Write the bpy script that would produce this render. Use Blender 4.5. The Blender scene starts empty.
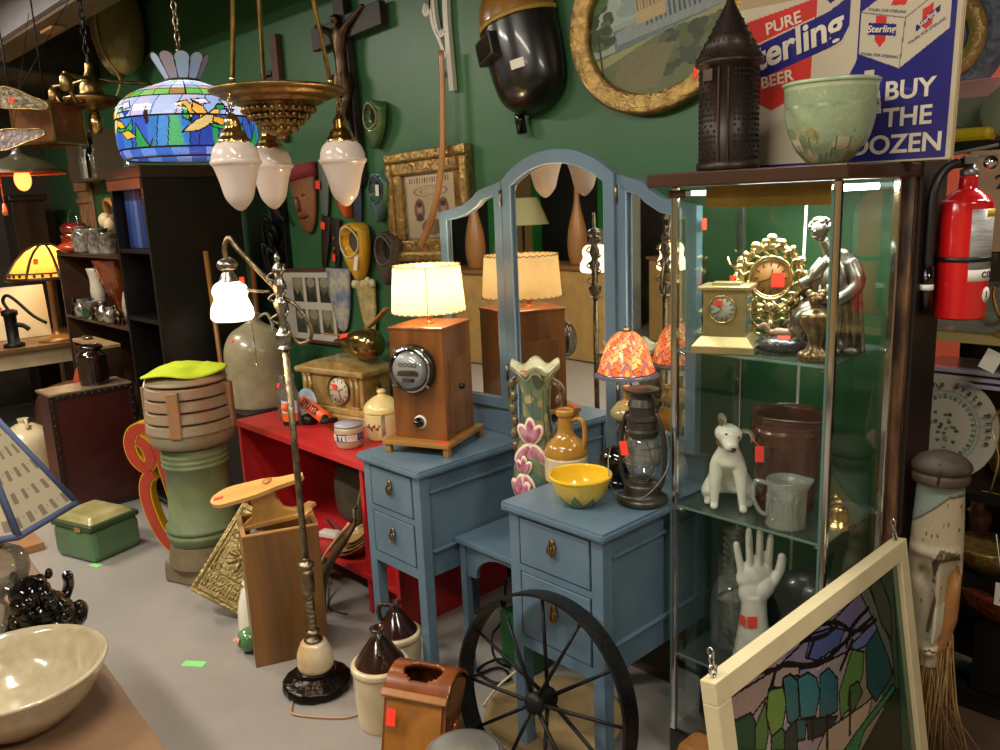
import bpy, bmesh, math, random
import numpy as np
from mathutils import Vector, Matrix
PI = math.pi
R_ = math.radians
random.seed(7)
rng = np.random.RandomState(5)
SC = bpy.context.scene
COL = SC.collection
# ---------------------------------------------------------------- camera, world, lights, exposure
F_PX, CAM_H, YAW, PITCH, ROLL = 830.0, 1.62, 47.0, 12.0, 2.4
cy_, cp_, cr_ = R_(YAW), R_(PITCH), R_(ROLL)
vf = Vector((-math.sin(cy_)*math.cos(cp_), math.cos(cy_)*math.cos(cp_), -math.sin(cp_)))
vr = Vector((math.cos(cy_), math.sin(cy_), 0))
vu = vr.cross(vf)
r2 = vr*math.cos(cr_)-vu*math.sin(cr_)
u2 = vu*math.cos(cr_)+vr*math.sin(cr_)
cam = bpy.data.cameras.new('camera')
cam.sensor_width = 36
cam.lens = F_PX/1000*36
cam.clip_start = 0.05
co = bpy.data.objects.new('camera', cam)
COL.objects.link(co)
co.matrix_world = Matrix(((r2.x, u2.x, -vf.x, 0), (r2.y, u2.y, -vf.y, 0), (r2.z, u2.z, -vf.z, CAM_H), (0, 0, 0, 1)))
SC.camera = co
w = bpy.data.worlds.new('world')
SC.world = w
w.use_nodes = True
w.node_tree.nodes['Background'].inputs[0].default_value = (0.9, 0.8, 0.65, 1)
w.node_tree.nodes['Background'].inputs[1].default_value = 0.02
SC.view_settings.view_transform = 'Standard'
SC.view_settings.look = 'None'
SC.view_settings.gamma = 1
SC.view_settings.use_curve_mapping = False
SC.view_settings.exposure = 0.0
SC.cycles.max_bounces = 10
SC.cycles.transparent_max_bounces = 24
SC.cycles.sample_clamp_indirect = 3.0
def area(name, loc, size, power, col, rot=(0, 0, 0)):
    l = bpy.data.lights.new(name, 'AREA')
    l.shape = 'RECTANGLE'
    l.size, l.size_y = size
    l.energy = power
    l.color = col
    o = bpy.data.objects.new(name, l)
    o.location = loc
    o.rotation_euler = rot
    COL.objects.link(o)
    return o
def point(name, loc, power, col, r=0.03):
    l = bpy.data.lights.new(name, 'POINT')
    l.energy = power
    l.color = col
    l.shadow_soft_size = r
    o = bpy.data.objects.new(name, l)
    o.location = loc
    COL.objects.link(o)
    return o
# fluorescent ceiling fixtures of the shop (their housings are built with the ceiling)
FIX = [(-1.2, 0.35, 2.86), (-3.3, -0.6, 2.86), (-5.3, 0.3, 2.86), (0.9, 0.9, 2.86), (-0.6, -1.6, 2.86), (-0.2, 3.6, 2.86)]
FIXP = [36, 88, 80, 40, 45, 75]
for f_, p_ in zip(FIX, FIXP):
    area('ceiling_light', (f_[0], f_[1], f_[2]-0.012), (1.15, 0.16), p_, (1.0, 0.93, 0.80))
# ---------------------------------------------------------------- colour and materials
def lin(h):
    h = h.lstrip('#')
    v = [int(h[i:i+2], 16)/255 for i in (0, 2, 4)]
    return tuple(x/12.92 if x <= 0.04045 else ((x+0.055)/1.055)**2.4 for x in v)
MATS = {}
def mat(name, col, rough=0.5, metal=0.0, var=0.0, vscale=8.0, bump=0.0, bscale=40.0, col2=None, spec=0.5,
        trans=0.0, coat=0.0, wood=False, stretch=None, em=None, emp=0.0, sss=0.0, alpha=1.0):
    if name in MATS:
        return MATS[name]
    m = bpy.data.materials.new(name)
    m.use_nodes = True
    nt = m.node_tree
    N, L = nt.nodes, nt.links
    b = N['Principled BSDF']
    c1 = lin(col)
    b.inputs['Base Color'].default_value = (*c1, 1)
    b.inputs['Roughness'].default_value = rough
    b.inputs['Metallic'].default_value = metal
    b.inputs['Specular IOR Level'].default_value = spec
    b.inputs['Coat Weight'].default_value = coat
    b.inputs['Coat Roughness'].default_value = 0.08
    b.inputs['Transmission Weight'].default_value = trans
    b.inputs['Alpha'].default_value = alpha
    if em:
        b.inputs['Emission Color'].default_value = (*lin(em), 1)
        b.inputs['Emission Strength'].default_value = emp
    if var or col2 or wood or bump:
        tc = N.new('ShaderNodeTexCoord')
        mp = N.new('ShaderNodeMapping')
        L.new(tc.outputs['Object'], mp.inputs[0])
        if stretch:
            mp.inputs['Scale'].default_value = stretch
    if var or col2 or wood:
        nz = N.new('ShaderNodeTexNoise')
        nz.inputs['Scale'].default_value = vscale
        nz.inputs['Detail'].default_value = 6
        nz.inputs['Roughness'].default_value = 0.6
        L.new(mp.outputs[0], nz.inputs[0])
        if wood:
            nz.inputs['Distortion'].default_value = 1.2
        rp = N.new('ShaderNodeValToRGB')
        c2 = lin(col2) if col2 else tuple(x*(1-var) for x in c1)
        c3 = c1 if col2 else tuple(min(1, x*(1+var)) for x in c1)
        rp.color_ramp.elements[0].position = 0.36
        rp.color_ramp.elements[0].color = (*c2, 1)
        rp.color_ramp.elements[1].position = 0.66
        rp.color_ramp.elements[1].color = (*c3, 1)
        L.new(nz.outputs[0], rp.inputs[0])
        L.new(rp.outputs[0], b.inputs['Base Color'])
    if bump:
        nb = N.new('ShaderNodeTexNoise')
        nb.inputs['Scale'].default_value = bscale
        nb.inputs['Detail'].default_value = 4
        L.new(mp.outputs[0], nb.inputs[0])
        bp = N.new('ShaderNodeBump')
        bp.inputs['Strength'].default_value = bump
        bp.inputs['Distance'].default_value = 0.01
        L.new(nb.outputs[0], bp.inputs['Height'])
        L.new(bp.outputs[0], b.inputs['Normal'])
    MATS[name] = m
    return m
def glassmat(name, tint=(0.93, 0.97, 0.95), refl=0.10, rough=0.02, body=0.0, bodycol=(0.8, 0.85, 0.82), fres=0.7):
    """thin glass: see-through, mirror at grazing angles, optional milky body"""
    if name in MATS:
        return MATS[name]
    m = bpy.data.materials.new(name)
    m.use_nodes = True
    N, L = m.node_tree.nodes, m.node_tree.links
    N.clear()
    out = N.new('ShaderNodeOutputMaterial')
    tr = N.new('ShaderNodeBsdfTransparent')
    tr.inputs[0].default_value = (*tint, 1)
    gl = N.new('ShaderNodeBsdfGlossy')
    gl.inputs['Roughness'].default_value = rough
    lw = N.new('ShaderNodeLayerWeight')
    lw.inputs[0].default_value = 0.35
    mm = N.new('ShaderNodeMath')
    mm.operation = 'MULTIPLY_ADD'
    mm.inputs[1].default_value = fres
    mm.inputs[2].default_value = refl
    mm.use_clamp = True
    L.new(lw.outputs['Fresnel'], mm.inputs[0])
    mx = N.new('ShaderNodeMixShader')
    L.new(mm.outputs[0], mx.inputs[0])
    last = tr.outputs[0]
    if body:
        df = N.new('ShaderNodeBsdfDiffuse')
        df.inputs[0].default_value = (*bodycol, 1)
        m2 = N.new('ShaderNodeMixShader')
        m2.inputs[0].default_value = body
        L.new(tr.outputs[0], m2.inputs[1])
        L.new(df.outputs[0], m2.inputs[2])
        last = m2.outputs[0]
    L.new(last, mx.inputs[1])
    L.new(gl.outputs[0], mx.inputs[2])
    L.new(mx.outputs[0], out.inputs[0])
    MATS[name] = m
    return m
def shademat(name, col, trl=0.6, attr=False, em=0.0, noise=0.0):
    """lamp-shade: diffuse plus translucent, lit by the bulb inside it; em for glowing lit glass"""
    if name in MATS:
        return MATS[name]
    m = bpy.data.materials.new(name)
    m.use_nodes = True
    N, L = m.node_tree.nodes, m.node_tree.links
    N.clear()
    out = N.new('ShaderNodeOutputMaterial')
    df = N.new('ShaderNodeBsdfDiffuse')
    tr = N.new('ShaderNodeBsdfTranslucent')
    gl = N.new('ShaderNodeBsdfGlossy')
    gl.inputs['Roughness'].default_value = 0.15
    c = (*lin(col), 1)
    for s in (df, tr):
        s.inputs[0].default_value = c
    if attr:
        a = N.new('ShaderNodeAttribute')
        a.attribute_name = 'Paint'
        for s in (df, tr):
            L.new(a.outputs['Color'], s.inputs[0])
    elif noise:
        tc = N.new('ShaderNodeTexCoord')
        nz = N.new('ShaderNodeTexNoise')
        nz.inputs['Scale'].default_value = 30
        L.new(tc.outputs['Object'], nz.inputs[0])
        rp = N.new('ShaderNodeValToRGB')
        rp.color_ramp.elements[0].position = 0.35
        rp.color_ramp.elements[0].color = tuple(x*(1-noise) for x in c[:3])+(1,)
        rp.color_ramp.elements[1].color = c
        L.new(nz.outputs[0], rp.inputs[0])
        for s in (df, tr):
            L.new(rp.outputs[0], s.inputs[0])
    mx = N.new('ShaderNodeMixShader')
    mx.inputs[0].default_value = trl
    L.new(df.outputs[0], mx.inputs[1])
    L.new(tr.outputs[0], mx.inputs[2])
    m2 = N.new('ShaderNodeMixShader')
    m2.inputs[0].default_value = 0.05
    L.new(mx.outputs[0], m2.inputs[1])
    L.new(gl.outputs[0], m2.inputs[2])
    last = m2.outputs[0]
    if em:
        e = N.new('ShaderNodeEmission')
        e.inputs[0].default_value = c
        e.inputs[1].default_value = em
        ad = N.new('ShaderNodeAddShader')
        L.new(last, ad.inputs[0])
        L.new(e.outputs[0], ad.inputs[1])
        last = ad.outputs[0]
    L.new(last, out.inputs[0])
    MATS[name] = m
    return m
def paintmat(name, rough=0.5, coat=0.0, metal=0.0, bump=0.0, bscale=30):
    """surface colour read from the mesh's painted colours"""
    if name in MATS:
        return MATS[name]
    m = mat(name, '#808080', rough, metal, coat=coat, bump=bump, bscale=bscale)
    N, L = m.node_tree.nodes, m.node_tree.links
    a = N.new('ShaderNodeAttribute')
    a.attribute_name = 'Paint'
    L.new(a.outputs['Color'], N['Principled BSDF'].inputs['Base Color'])
    return m
# ---------------------------------------------------------------- mesh builder
def V(*a):
    return Vector(a)
class B:
    def __init__(s):
        s.bm = bmesh.new()
        s.M = None
    def _fin(s, vs, fs, smooth):
        if s.M is not None:
            for v in vs:
                v.co = s.M @ v.co
        for f in fs:
            f.smooth = smooth
    def box(s, c, d, rot=None, bev=0.0, taper=1.0):
        r = bmesh.ops.create_cube(s.bm, size=1)
        vs = r['verts']
        fs = set(f for v in vs for f in v.link_faces)
        for v in vs:
            v.co.x *= d[0]; v.co.y *= d[1]; v.co.z *= d[2]
            if taper != 1.0 and v.co.z > 0:
                v.co.x *= taper; v.co.y *= taper
        if bev:
            es = list(set(e for v in vs for e in v.link_edges))
            rr = bmesh.ops.bevel(s.bm, geom=es, offset=bev, segments=2, affect='EDGES', profile=0.5)
            vs = list(set(rr['verts']) | set(v for v in vs if v.is_valid))
            fs = set(f for v in vs for f in v.link_faces)
        M = Matrix.Translation(Vector(c))
        if rot is not None:
            M = M @ (rot if isinstance(rot, Matrix) else Matrix.Rotation(rot, 4, 'Z'))
        for v in vs:
            v.co = M @ v.co
        s._fin(vs, fs, False)
        return s
    def lathe(s, prof, seg=32, c=(0, 0, 0), sx=1.0, sy=1.0, fn=None, cap=True, rot=None, a0=0, a1=2*PI, smooth=True):
        full = abs(a1-a0-2*PI) < 1e-6
        n = seg if full else seg+1
        rings = []
        allv = []
        for j, (r, z) in enumerate(prof):
            ring = []
            for i in range(n):
                a = a0+(a1-a0)*i/seg
                rr = r
                zz = z
                if fn:
                    rr, zz = fn(a, r, z, j)
                v = s.bm.verts.new((rr*math.cos(a)*sx, rr*math.sin(a)*sy, zz))
                ring.append(v)
                allv.append(v)
            rings.append(ring)
        fs = []
        for j in range(len(rings)-1):
            for i in range(n if full else n-1):
                k = (i+1) % n
                fs.append(s.bm.faces.new((rings[j][i], rings[j][k], rings[j+1][k], rings[j+1][i])))
        if cap and full:
            if prof[0][0] > 1e-5:
                fs.append(s.bm.faces.new(list(reversed(rings[0]))))
            if prof[-1][0] > 1e-5:
                fs.append(s.bm.faces.new(rings[-1]))
        M = Matrix.Translation(Vector(c))
        if rot is not None:
            M = M @ rot
        for v in allv:
            v.co = M @ v.co
        s._fin(allv, fs, smooth)
        for f in fs:
            if len(f.verts) > 4:
                f.smooth = False
        return s
    def tube(s, pts, r, seg=10, close=False, flat=1.0, up=None):
        pts = [Vector(p) for p in pts]
        n = len(pts)
        rs = r if isinstance(r, (list, tuple)) else [r]*n
        rings = []
        allv, fs = [], []
        prevx = None
        for i, p in enumerate(pts):
            if close:
                t = (pts[(i+1) % n]-pts[i-1])
            else:
                t = pts[min(i+1, n-1)]-pts[max(i-1, 0)]
            if t.length < 1e-9:
                t = Vector((0, 0, 1))
            t.normalize()
            if prevx is None:
                ref = Vector(up) if up else (Vector((0, 0, 1)) if abs(t.z) < 0.9 else Vector((1, 0, 0)))
                x = ref.cross(t)
            else:
                x = prevx-t*prevx.dot(t)
            if x.length < 1e-6:
                x = t.orthogonal()
            x.normalize()
            prevx = x
            y = t.cross(x)
            ring = []
            for k in range(seg):
                a = 2*PI*k/seg
                v = s.bm.verts.new(p+x*math.cos(a)*rs[i]+y*math.sin(a)*rs[i]*flat)
                ring.append(v)
                allv.append(v)
            rings.append(ring)
        m = n if close else n-1
        for i in range(m):
            A, Bq = rings[i], rings[(i+1) % n]
            for k in range(seg):
                q = (k+1) % seg
                fs.append(s.bm.faces.new((A[k], A[q], Bq[q], Bq[k])))
        if not close:
            fs.append(s.bm.faces.new(list(reversed(rings[0]))))
            fs.append(s.bm.faces.new(rings[-1]))
        s._fin(allv, fs, True)
        return s
    def ball(s, c, r, seg=20, rot=None):
        if not isinstance(r, (list, tuple)):
            r = (r, r, r)
        rr = bmesh.ops.create_uvsphere(s.bm, u_segments=seg, v_segments=max(6, seg*2//3), radius=1)
        vs = rr['verts']
        fs = set(f for v in vs for f in v.link_faces)
        M = Matrix.Translation(Vector(c))
        if rot is not None:
            M = M @ rot
        for v in vs:
            v.co = M @ Vector((v.co.x*r[0], v.co.y*r[1], v.co.z*r[2]))
        s._fin(vs, fs, True)
        return s
    def prism(s, poly, d, M=None, smooth=False):
        """polygon in local XY, thickness d in local Z"""
        M = M or Matrix.Identity(4)
        lo = [s.bm.verts.new(M @ Vector((x, y, 0))) for x, y in poly]
        hi = [s.bm.verts.new(M @ Vector((x, y, d))) for x, y in poly]
        fs = [s.bm.faces.new(list(reversed(lo))), s.bm.faces.new(hi)]
        n = len(poly)
        for i in range(n):
            j = (i+1) % n
            fs.append(s.bm.faces.new((lo[i], lo[j], hi[j], hi[i])))
        s._fin(lo+hi, fs, smooth)
        return s
    def ribbon(s, pts, w, d, M=None, close=False):
        """flat band of width w following 2-D points, extruded by d"""
        M = M or Matrix.Identity(4)
        P = [Vector((p[0], p[1])) for p in pts]
        n = len(P)
        Lv, Rv = [], []
        for i in range(n):
            t = (P[(i+1) % n]-P[i-1]) if close else (P[min(i+1, n-1)]-P[max(i-1, 0)])
            t.normalize()
            nn = Vector((-t.y, t.x))
            ww = w[i] if isinstance(w, (list, tuple)) else w
            Lv.append(P[i]+nn*ww/2)
            Rv.append(P[i]-nn*ww/2)
        q = []
        for lst, z in ((Lv, 0), (Rv, 0), (Lv, d), (Rv, d)):
            q.append([s.bm.verts.new(M @ Vector((p.x, p.y, z))) for p in lst])
        fs = []
        for i in range(n if close else n-1):
            j = (i+1) % n
            fs.append(s.bm.faces.new((q[0][i], q[0][j], q[1][j], q[1][i])))
            fs.append(s.bm.faces.new((q[2][i], q[3][i], q[3][j], q[2][j])))
            fs.append(s.bm.faces.new((q[0][i], q[2][i], q[2][j], q[0][j])))
            fs.append(s.bm.faces.new((q[1][i], q[1][j], q[3][j], q[3][i])))
        if not close:
            for i in (0, n-1):
                fs.append(s.bm.faces.new((q[0][i], q[1][i], q[3][i], q[2][i])))
        s._fin([v for l in q for v in l], fs, False)
        return s
    def out(s, name, m, parent=None, loc=None, rz=0, rot=None):
        bmesh.ops.recalc_face_normals(s.bm, faces=s.bm.faces)
        me = bpy.data.meshes.new(name)
        s.bm.to_mesh(me)
        s.bm.free()
        me.materials.append(m)
        o = bpy.data.objects.new(name, me)
        COL.objects.link(o)
        if parent:
            o.parent = parent
        if loc:
            o.location = loc
        o.rotation_euler = rot if rot else (0, 0, rz)
        return o
def tag(o, label=None, cat=None, group=None, kind=None):
    if label: o['label'] = label
    if cat: o['category'] = cat
    if group: o['group'] = group
    if kind: o['kind'] = kind
    return o
def T(name, label, cat, loc, rz=0.0, group=None, rot=None, s=1.0):
    o = bpy.data.objects.new(name, None)
    o.empty_display_size = 0.05
    COL.objects.link(o)
    o.location = loc
    o.rotation_euler = rot if rot else (0, 0, rz)
    o.scale = (s, s, s)
    return tag(o, label, cat, group)
def one(b, name, m, label, cat, loc, rz=0.0, group=None, rot=None):
    return tag(b.out(name, m, None, loc, rz, rot), label, cat, group)
def struct(b, name, m):
    return tag(b.out(name, m), kind='structure')
def dup(root, loc, rz, label, group=None):
    r = root.copy(); COL.objects.link(r); r.location = loc; r.rotation_euler = (0, 0, rz)
    r['label'] = label
    if group: r['group'] = group
    for ch in list(root.children):
        c = ch.copy(); COL.objects.link(c); c.parent = r
        for g in list(ch.children):
            d = g.copy(); COL.objects.link(d); d.parent = c
    return r
def smooth_pts(pts, n=6, close=False):
    """Catmull-Rom through points"""
    P = [Vector(p) for p in pts]
    out = []
    m = len(P)
    for i in range(m if close else m-1):
        p0 = P[i-1] if (i > 0 or close) else P[0]
        p1 = P[i]; p2 = P[(i+1) % m]
        p3 = P[(i+2) % m] if (i+2 < m or close) else P[-1]
        for k in range(n):
            t = k/n
            out.append(0.5*((2*p1)+(-p0+p2)*t+(2*p0-5*p1+4*p2-p3)*t*t+(-p0+3*p1-3*p2+p3)*t**3))
    if not close:
        out.append(P[-1])
    return out
def text(s, size, m, parent, M, name='lettering', depth=0.0006, shear=0.0, bold=0.0, align='CENTER', sxx=1.0):
    cu = bpy.data.curves.new(name, 'FONT')
    cu.body = s
    cu.size = size
    cu.extrude = depth
    cu.shear = shear
    cu.offset = bold
    cu.align_x = align
    cu.align_y = 'CENTER'
    t = bpy.data.objects.new(name, cu)
    COL.objects.link(t)
    dg = bpy.context.evaluated_depsgraph_get()
    me = bpy.data.meshes.new_from_object(t.evaluated_get(dg))
    bpy.data.objects.remove(t)
    me.materials.clear()
    me.materials.append(m)
    o = bpy.data.objects.new(name, me)
    COL.objects.link(o)
    o.parent = parent
    o.matrix_local = M @ Matrix.Diagonal((sxx, 1, 1, 1))
    return o
def face(pos, yaw=0.0, tilt=0.0, spin=0.0):
    """frame whose local XY lies on an upright face looking along -Y (yaw turns it about Z)"""
    return Matrix.Translation(Vector(pos)) @ Matrix.Rotation(yaw, 4, 'Z') @ Matrix.Rotation(PI/2+tilt, 4, 'X') @ Matrix.Rotation(spin, 4, 'Z')
# ---------------------------------------------------------------- painted pictures (colours kept per mesh face)
class Cv:
    def __init__(s, w, h, bg):
        s.w, s.h = w, h
        s.a = np.zeros((h, w, 3)); s.a[:] = lin(bg)
        s.Y, s.X = np.mgrid[0:h, 0:w]
        s.X = (s.X+0.5)/w; s.Y = (s.Y+0.5)/h      # x to the right, y up, both 0..1
    def poly(s, pts, c, noise=0.0):
        ins = np.zeros((s.h, s.w), bool)
        n = len(pts)
        for i in range(n):
            x1, y1 = pts[i]; x2, y2 = pts[(i+1) % n]
            if y1 == y2: continue
            cnd = ((s.Y > min(y1, y2)) & (s.Y <= max(y1, y2)))
            xi = x1+(s.Y-y1)*(x2-x1)/(y2-y1)
            ins ^= cnd & (s.X < xi)
        s._put(ins, c, noise)
        return s
    def _put(s, m, c, noise=0.0):
        col = np.array(lin(c))
        if noise:
            s.a[m] = np.clip(col*(1+noise*rng.randn(int(m.sum()), 1)), 0, 1)
        else:
            s.a[m] = col
    def ell(s, cx, cy, rx, ry, c, ang=0.0, noise=0.0, ring=None):
        dx, dy = s.X-cx, (s.Y-cy)
        asp = s.h/s.w
        dy = dy*asp
        u = dx*math.cos(ang)+dy*math.sin(ang); v = -dx*math.sin(ang)+dy*math.cos(ang)
        q = (u/rx)**2+(v/(ry*asp))**2
        m = q <= 1
        if ring: m &= q >= ring
        s._put(m, c, noise)
        return s
    def line(s, pts, wd, c):
        asp = s.h/s.w
        m = np.zeros((s.h, s.w), bool)
        for (x1, y1), (x2, y2) in zip(pts[:-1], pts[1:]):
            ax, ay = x2-x1, (y2-y1)*asp
            L2 = max(ax*ax+ay*ay, 1e-12)
            t = np.clip(((s.X-x1)*ax+(s.Y-y1)*asp*ay)/L2, 0, 1)
            d = np.hypot(s.X-x1-t*ax, (s.Y-y1)*asp-t*ay)
            m |= d < wd
        s._put(m, c)
        return s
    def rect(s, x0, y0, x1, y1, c, noise=0.0):
        s._put((s.X > x0) & (s.X < x1) & (s.Y > y0) & (s.Y < y1), c, noise)
        return s
    def speck(s, amt):
        s.a = np.clip(s.a*(1+amt*rng.randn(s.h, s.w, 1)), 0, 1)
        return s
def painted(name, cv, fn, m, parent=None, keep=None, smooth=True, thick=0.0):
    """grid of faces; fn(u, v) gives the 3-D point, each face takes its canvas colour"""
    w_, h_ = cv.w, cv.h
    verts = [fn(i/w_, j/h_) for j in range(h_+1) for i in range(w_+1)]
    faces, cols = [], []
    for j in range(h_):
        for i in range(w_):
            if keep and not keep((i+.5)/w_, (j+.5)/h_):
                continue
            a = j*(w_+1)+i
            faces.append((a, a+1, a+w_+2, a+w_+1))
            cols.append(cv.a[j, i])
    me = bpy.data.meshes.new(name)
    me.from_pydata([tuple(v) for v in verts], [], faces)
    at = me.color_attributes.new('Paint', 'FLOAT_COLOR', 'CORNER')
    c4 = np.ones((len(faces)*4, 4))
    c4[:, :3] = np.repeat(np.array(cols), 4, axis=0)
    at.data.foreach_set('color', c4.ravel())
    me.polygons.foreach_set('use_smooth', [smooth]*len(faces))
    me.materials.append(m)
    me.update()
    o = bpy.data.objects.new(name, me)
    COL.objects.link(o)
    if parent: o.parent = parent
    return o
def lathe_uv(prof, off=0.0, a0=0.0, turns=1.0, fn=None):
    """point function over a lathe profile for painted()"""
    P = [Vector((r, z)) for r, z in prof]
    Ls = [0]
    for i in range(1, len(P)):
        Ls.append(Ls[-1]+(P[i]-P[i-1]).length)
    def f(u, v):
        d = v*Ls[-1]
        k = 0
        while k < len(P)-2 and d > Ls[k+1]:
            k += 1
        t = (d-Ls[k])/max(Ls[k+1]-Ls[k], 1e-9)
        q = P[k].lerp(P[k+1], min(max(t, 0), 1))
        a = a0+u*2*PI*turns
        r, z = q.x+off, q.y
        if fn: r, z = fn(a, r, z, v)
        return (r*math.cos(a), r*math.sin(a), z)
    return f
def prof_smooth(pts, n=4):
    return [(max(p.x, 0.0), p.y) for p in smooth_pts([(a, b, 0) for a, b in pts], n)]
# shared materials
TAGM = mat('price_sticker_orange', '#ff3c22', 0.7)
WTAG = mat('white_paper_tag', '#e9e4d8', 0.8)
BRASS = mat('polished_brass', '#cfae6a', 0.22, 1.0, var=0.25, vscale=20)
OLDBRASS = mat('aged_brass', '#957a4c', 0.35, 1.0, var=0.4, vscale=25, bump=0.3, bscale=60)
GOLD = mat('gilt', '#dcc48c', 0.25, 1.0, var=0.2, vscale=30)
CHROME = mat('chrome', '#c9c9c9', 0.12, 1.0)
SILVER = mat('silvered_metal', '#9a958c', 0.28, 1.0, var=0.4, vscale=30)
BRONZE = mat('bronze', '#4a3a2a', 0.35, 0.9, var=0.5, vscale=25)
PEWTER = mat('pewter_pole', '#8d7f66', 0.32, 1.0, var=0.4, vscale=40, bump=0.3, bscale=120)
IRON = mat('black_iron', '#1d1c1b', 0.5, 0.6, var=0.4, vscale=20, bump=0.3, bscale=80)
BLACK = mat('black_gloss', '#0a0908', 0.12, 0.0, coat=0.5)
DKWOOD = mat('dark_brown_wood', '#2a1a12', 0.35, var=0.5, vscale=6, wood=True, stretch=(1, 1, 0.12), coat=0.2)
CREAM = mat('cream_stoneware', '#c9b894', 0.28, var=0.12, vscale=9, coat=0.4)
WHITECER = mat('white_ceramic', '#e4ddcb', 0.15, coat=0.6, var=0.04)
CLEAR = glassmat('clear_glass', refl=0.09)
BOTTLE = glassmat('bottle_glass', (0.86, 0.9, 0.86), 0.12, body=0.10)
def sticker(parent, pos, nrm, w=0.02, h=0.028, m=None, name='price_tag', spin=0.0):
    n = Vector(nrm).normalized()
    q = n.to_track_quat('Z', 'Y').to_matrix().to_4x4()
    b = B(); b.box((0, 0, 0), (w, h, 0.0012))
    o = b.out(name, m or TAGM, parent)
    o.matrix_local = Matrix.Translation(Vector(pos)+n*0.0008) @ q @ Matrix.Rotation(spin, 4, 'Z')
    return o
# ================================================================ ROOM
def wallmat():
    m = mat('green_wall_paint', '#37633f', 0.42, var=0.12, vscale=1.3, bump=0.08, bscale=14)
    return m
GREEN = wallmat()
b = B(); b.box((-2.6, -0.4, -0.05), (12.4, 10.6, 0.1))
struct(b, 'floor', mat('grey_painted_concrete', '#928c86', 0.32, var=0.10, vscale=1.6, bump=0.05, bscale=9, coat=0.15))
b = B(); b.box((-4.5425, 2.35, 1.475), (7.415, 0.1, 2.95))
struct(b, 'wall_back', GREEN)
b = B(); b.box((-8.25, -0.3, 1.475), (0.1, 5.4, 2.95))
struct(b, 'wall_left', mat('brown_panelled_wall', '#3d352c', 0.6, var=0.3, vscale=3))
b = B(); b.box((-2.6, -3.25, 1.475), (11.3, 0.1, 2.95))
struct(b, 'wall_front', mat('tan_wall_behind', '#a88a58', 0.6, var=0.1, vscale=2))
b = B(); b.box((3.05, 0.9, 1.475), (0.1, 8.2, 2.95))
struct(b, 'wall_right', mat('beige_wall', '#b5a283', 0.6, var=0.1, vscale=2))
b = B(); b.box((0.6, 4.85, 1.475), (5.0, 0.1, 2.95))
struct(b, 'wall_far', mat('salmon_wall', '#c2553c', 0.6, var=0.08, vscale=2))
b = B(); b.box((-1.85, 3.6, 1.475), (0.1, 2.4, 2.95))
struct(b, 'wall_side', mat('beige_wall2', '#8a7a60', 0.6, var=0.1, vscale=2))
b = B(); b.box((-2.6, 0.8, 3.0), (11.4, 8.2, 0.1))
struct(b, 'ceiling', mat('dark_ceiling', '#4a3a2e', 0.7, var=0.35, vscale=1.2, wood=True, stretch=(0.15, 2, 1)))
# boxed beam under the ceiling, seen from below at the upper left
bw = mat('beam_boards', '#7c6a58', 0.5, var=0.3, vscale=3, wood=True, stretch=(0.2, 2, 2))
b = B(); b.box((-2.6, 1.62, 2.805), (11.2, 0.18, 0.29), bev=0.004)
struct(b, 'trim_1', bw)
# pale duct panel on the room side of the beam
b = B(); b.box((-2.6, 1.515, 2.815), (11.2, 0.03, 0.27))
struct(b, 'trim_2', mat('pale_panel', '#a9a7ab', 0.5, var=0.15, vscale=2))
# bulkhead at the far left under the ceiling
b = B(); b.box((-7.4, 1.74, 2.79), (1.6, 1.1, 0.34))
b.box((-7.4, 1.74, 2.605), (1.62, 1.1, 0.03))
struct(b, 'trim_3', mat('bulkhead_boards', '#3a3026', 0.6, var=0.4, vscale=4, wood=True, stretch=(0.3, 3, 3)))
# small boards and a hook on the underside of the beam
BRD = mat('pale_wood_block', '#b98d5c', 0.5)
for x_, s_ in ((-5.3, 0.2), (-7.0, 0.25)):
    b = B(); b.box((0, 0, 0), (s_, 0.07, 0.02), bev=0.002)
    one(b, 'wood_block', BRD, 'pale wood block screwed under the ceiling beam, ' + ('nearer the hanging chain' if x_ > -6 else 'farther and lower one'), 'block', (x_, 1.62, 2.648))
# wall end post (dark wood) beside the glass case
b = B()
b.box((-0.8125, 2.245, 1.1), (0.044, 0.165, 2.2), bev=0.004)
struct(b, 'trim_4', mat('dark_post', '#1d120c', 0.45, var=0.5, vscale=5, wood=True, stretch=(1, 1, 0.1)))
b = B(); b.box((-0.816, 2.153, 1.1), (0.028, 0.018, 2.2))
struct(b, 'trim_5', mat('worn_edge', '#7a5636', 0.6, col2='#2a150c', vscale=30, stretch=(1, 1, 0.2)))
# brown floor of the next room
b = B(); b.box((0.6, 3.45, 0.002), (4.6, 2.7, 0.006))
struct(b, 'floor_2', mat('brown_floor', '#5a4638', 0.45, var=0.25, vscale=4, bump=0.1))
# ceiling fluorescent fixtures
TUBE = mat('tube_glow', '#ffffff', 0.4, em='#fff1d8', emp=6.0)
HOUS = mat('white_housing', '#d8d4cc', 0.5)
for i, f_ in enumerate(FIX):
    wh = ['over the blue vanity', 'over the middle of the shop floor', 'over the back left corner', 'near the right hand aisle', 'behind the viewer', 'in the next room past the glass case'][i]
    t = T('ceiling_light', 'long white fluorescent fixture on the ceiling ' + wh, 'light', (f_[0], f_[1], f_[2]), 0, 'fluorescent fixtures')
    b = B(); b.box((0, 0, 0.045), (1.25, 0.2, 0.08), bev=0.01); b.out('housing', HOUS, t)
    for y_ in (-0.05, 0.05):
        b = B(); b.tube([(-0.58, y_, -0.0), (0.58, y_, -0.0)], 0.009, 8); b.out('tube', TUBE, t)
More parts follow.
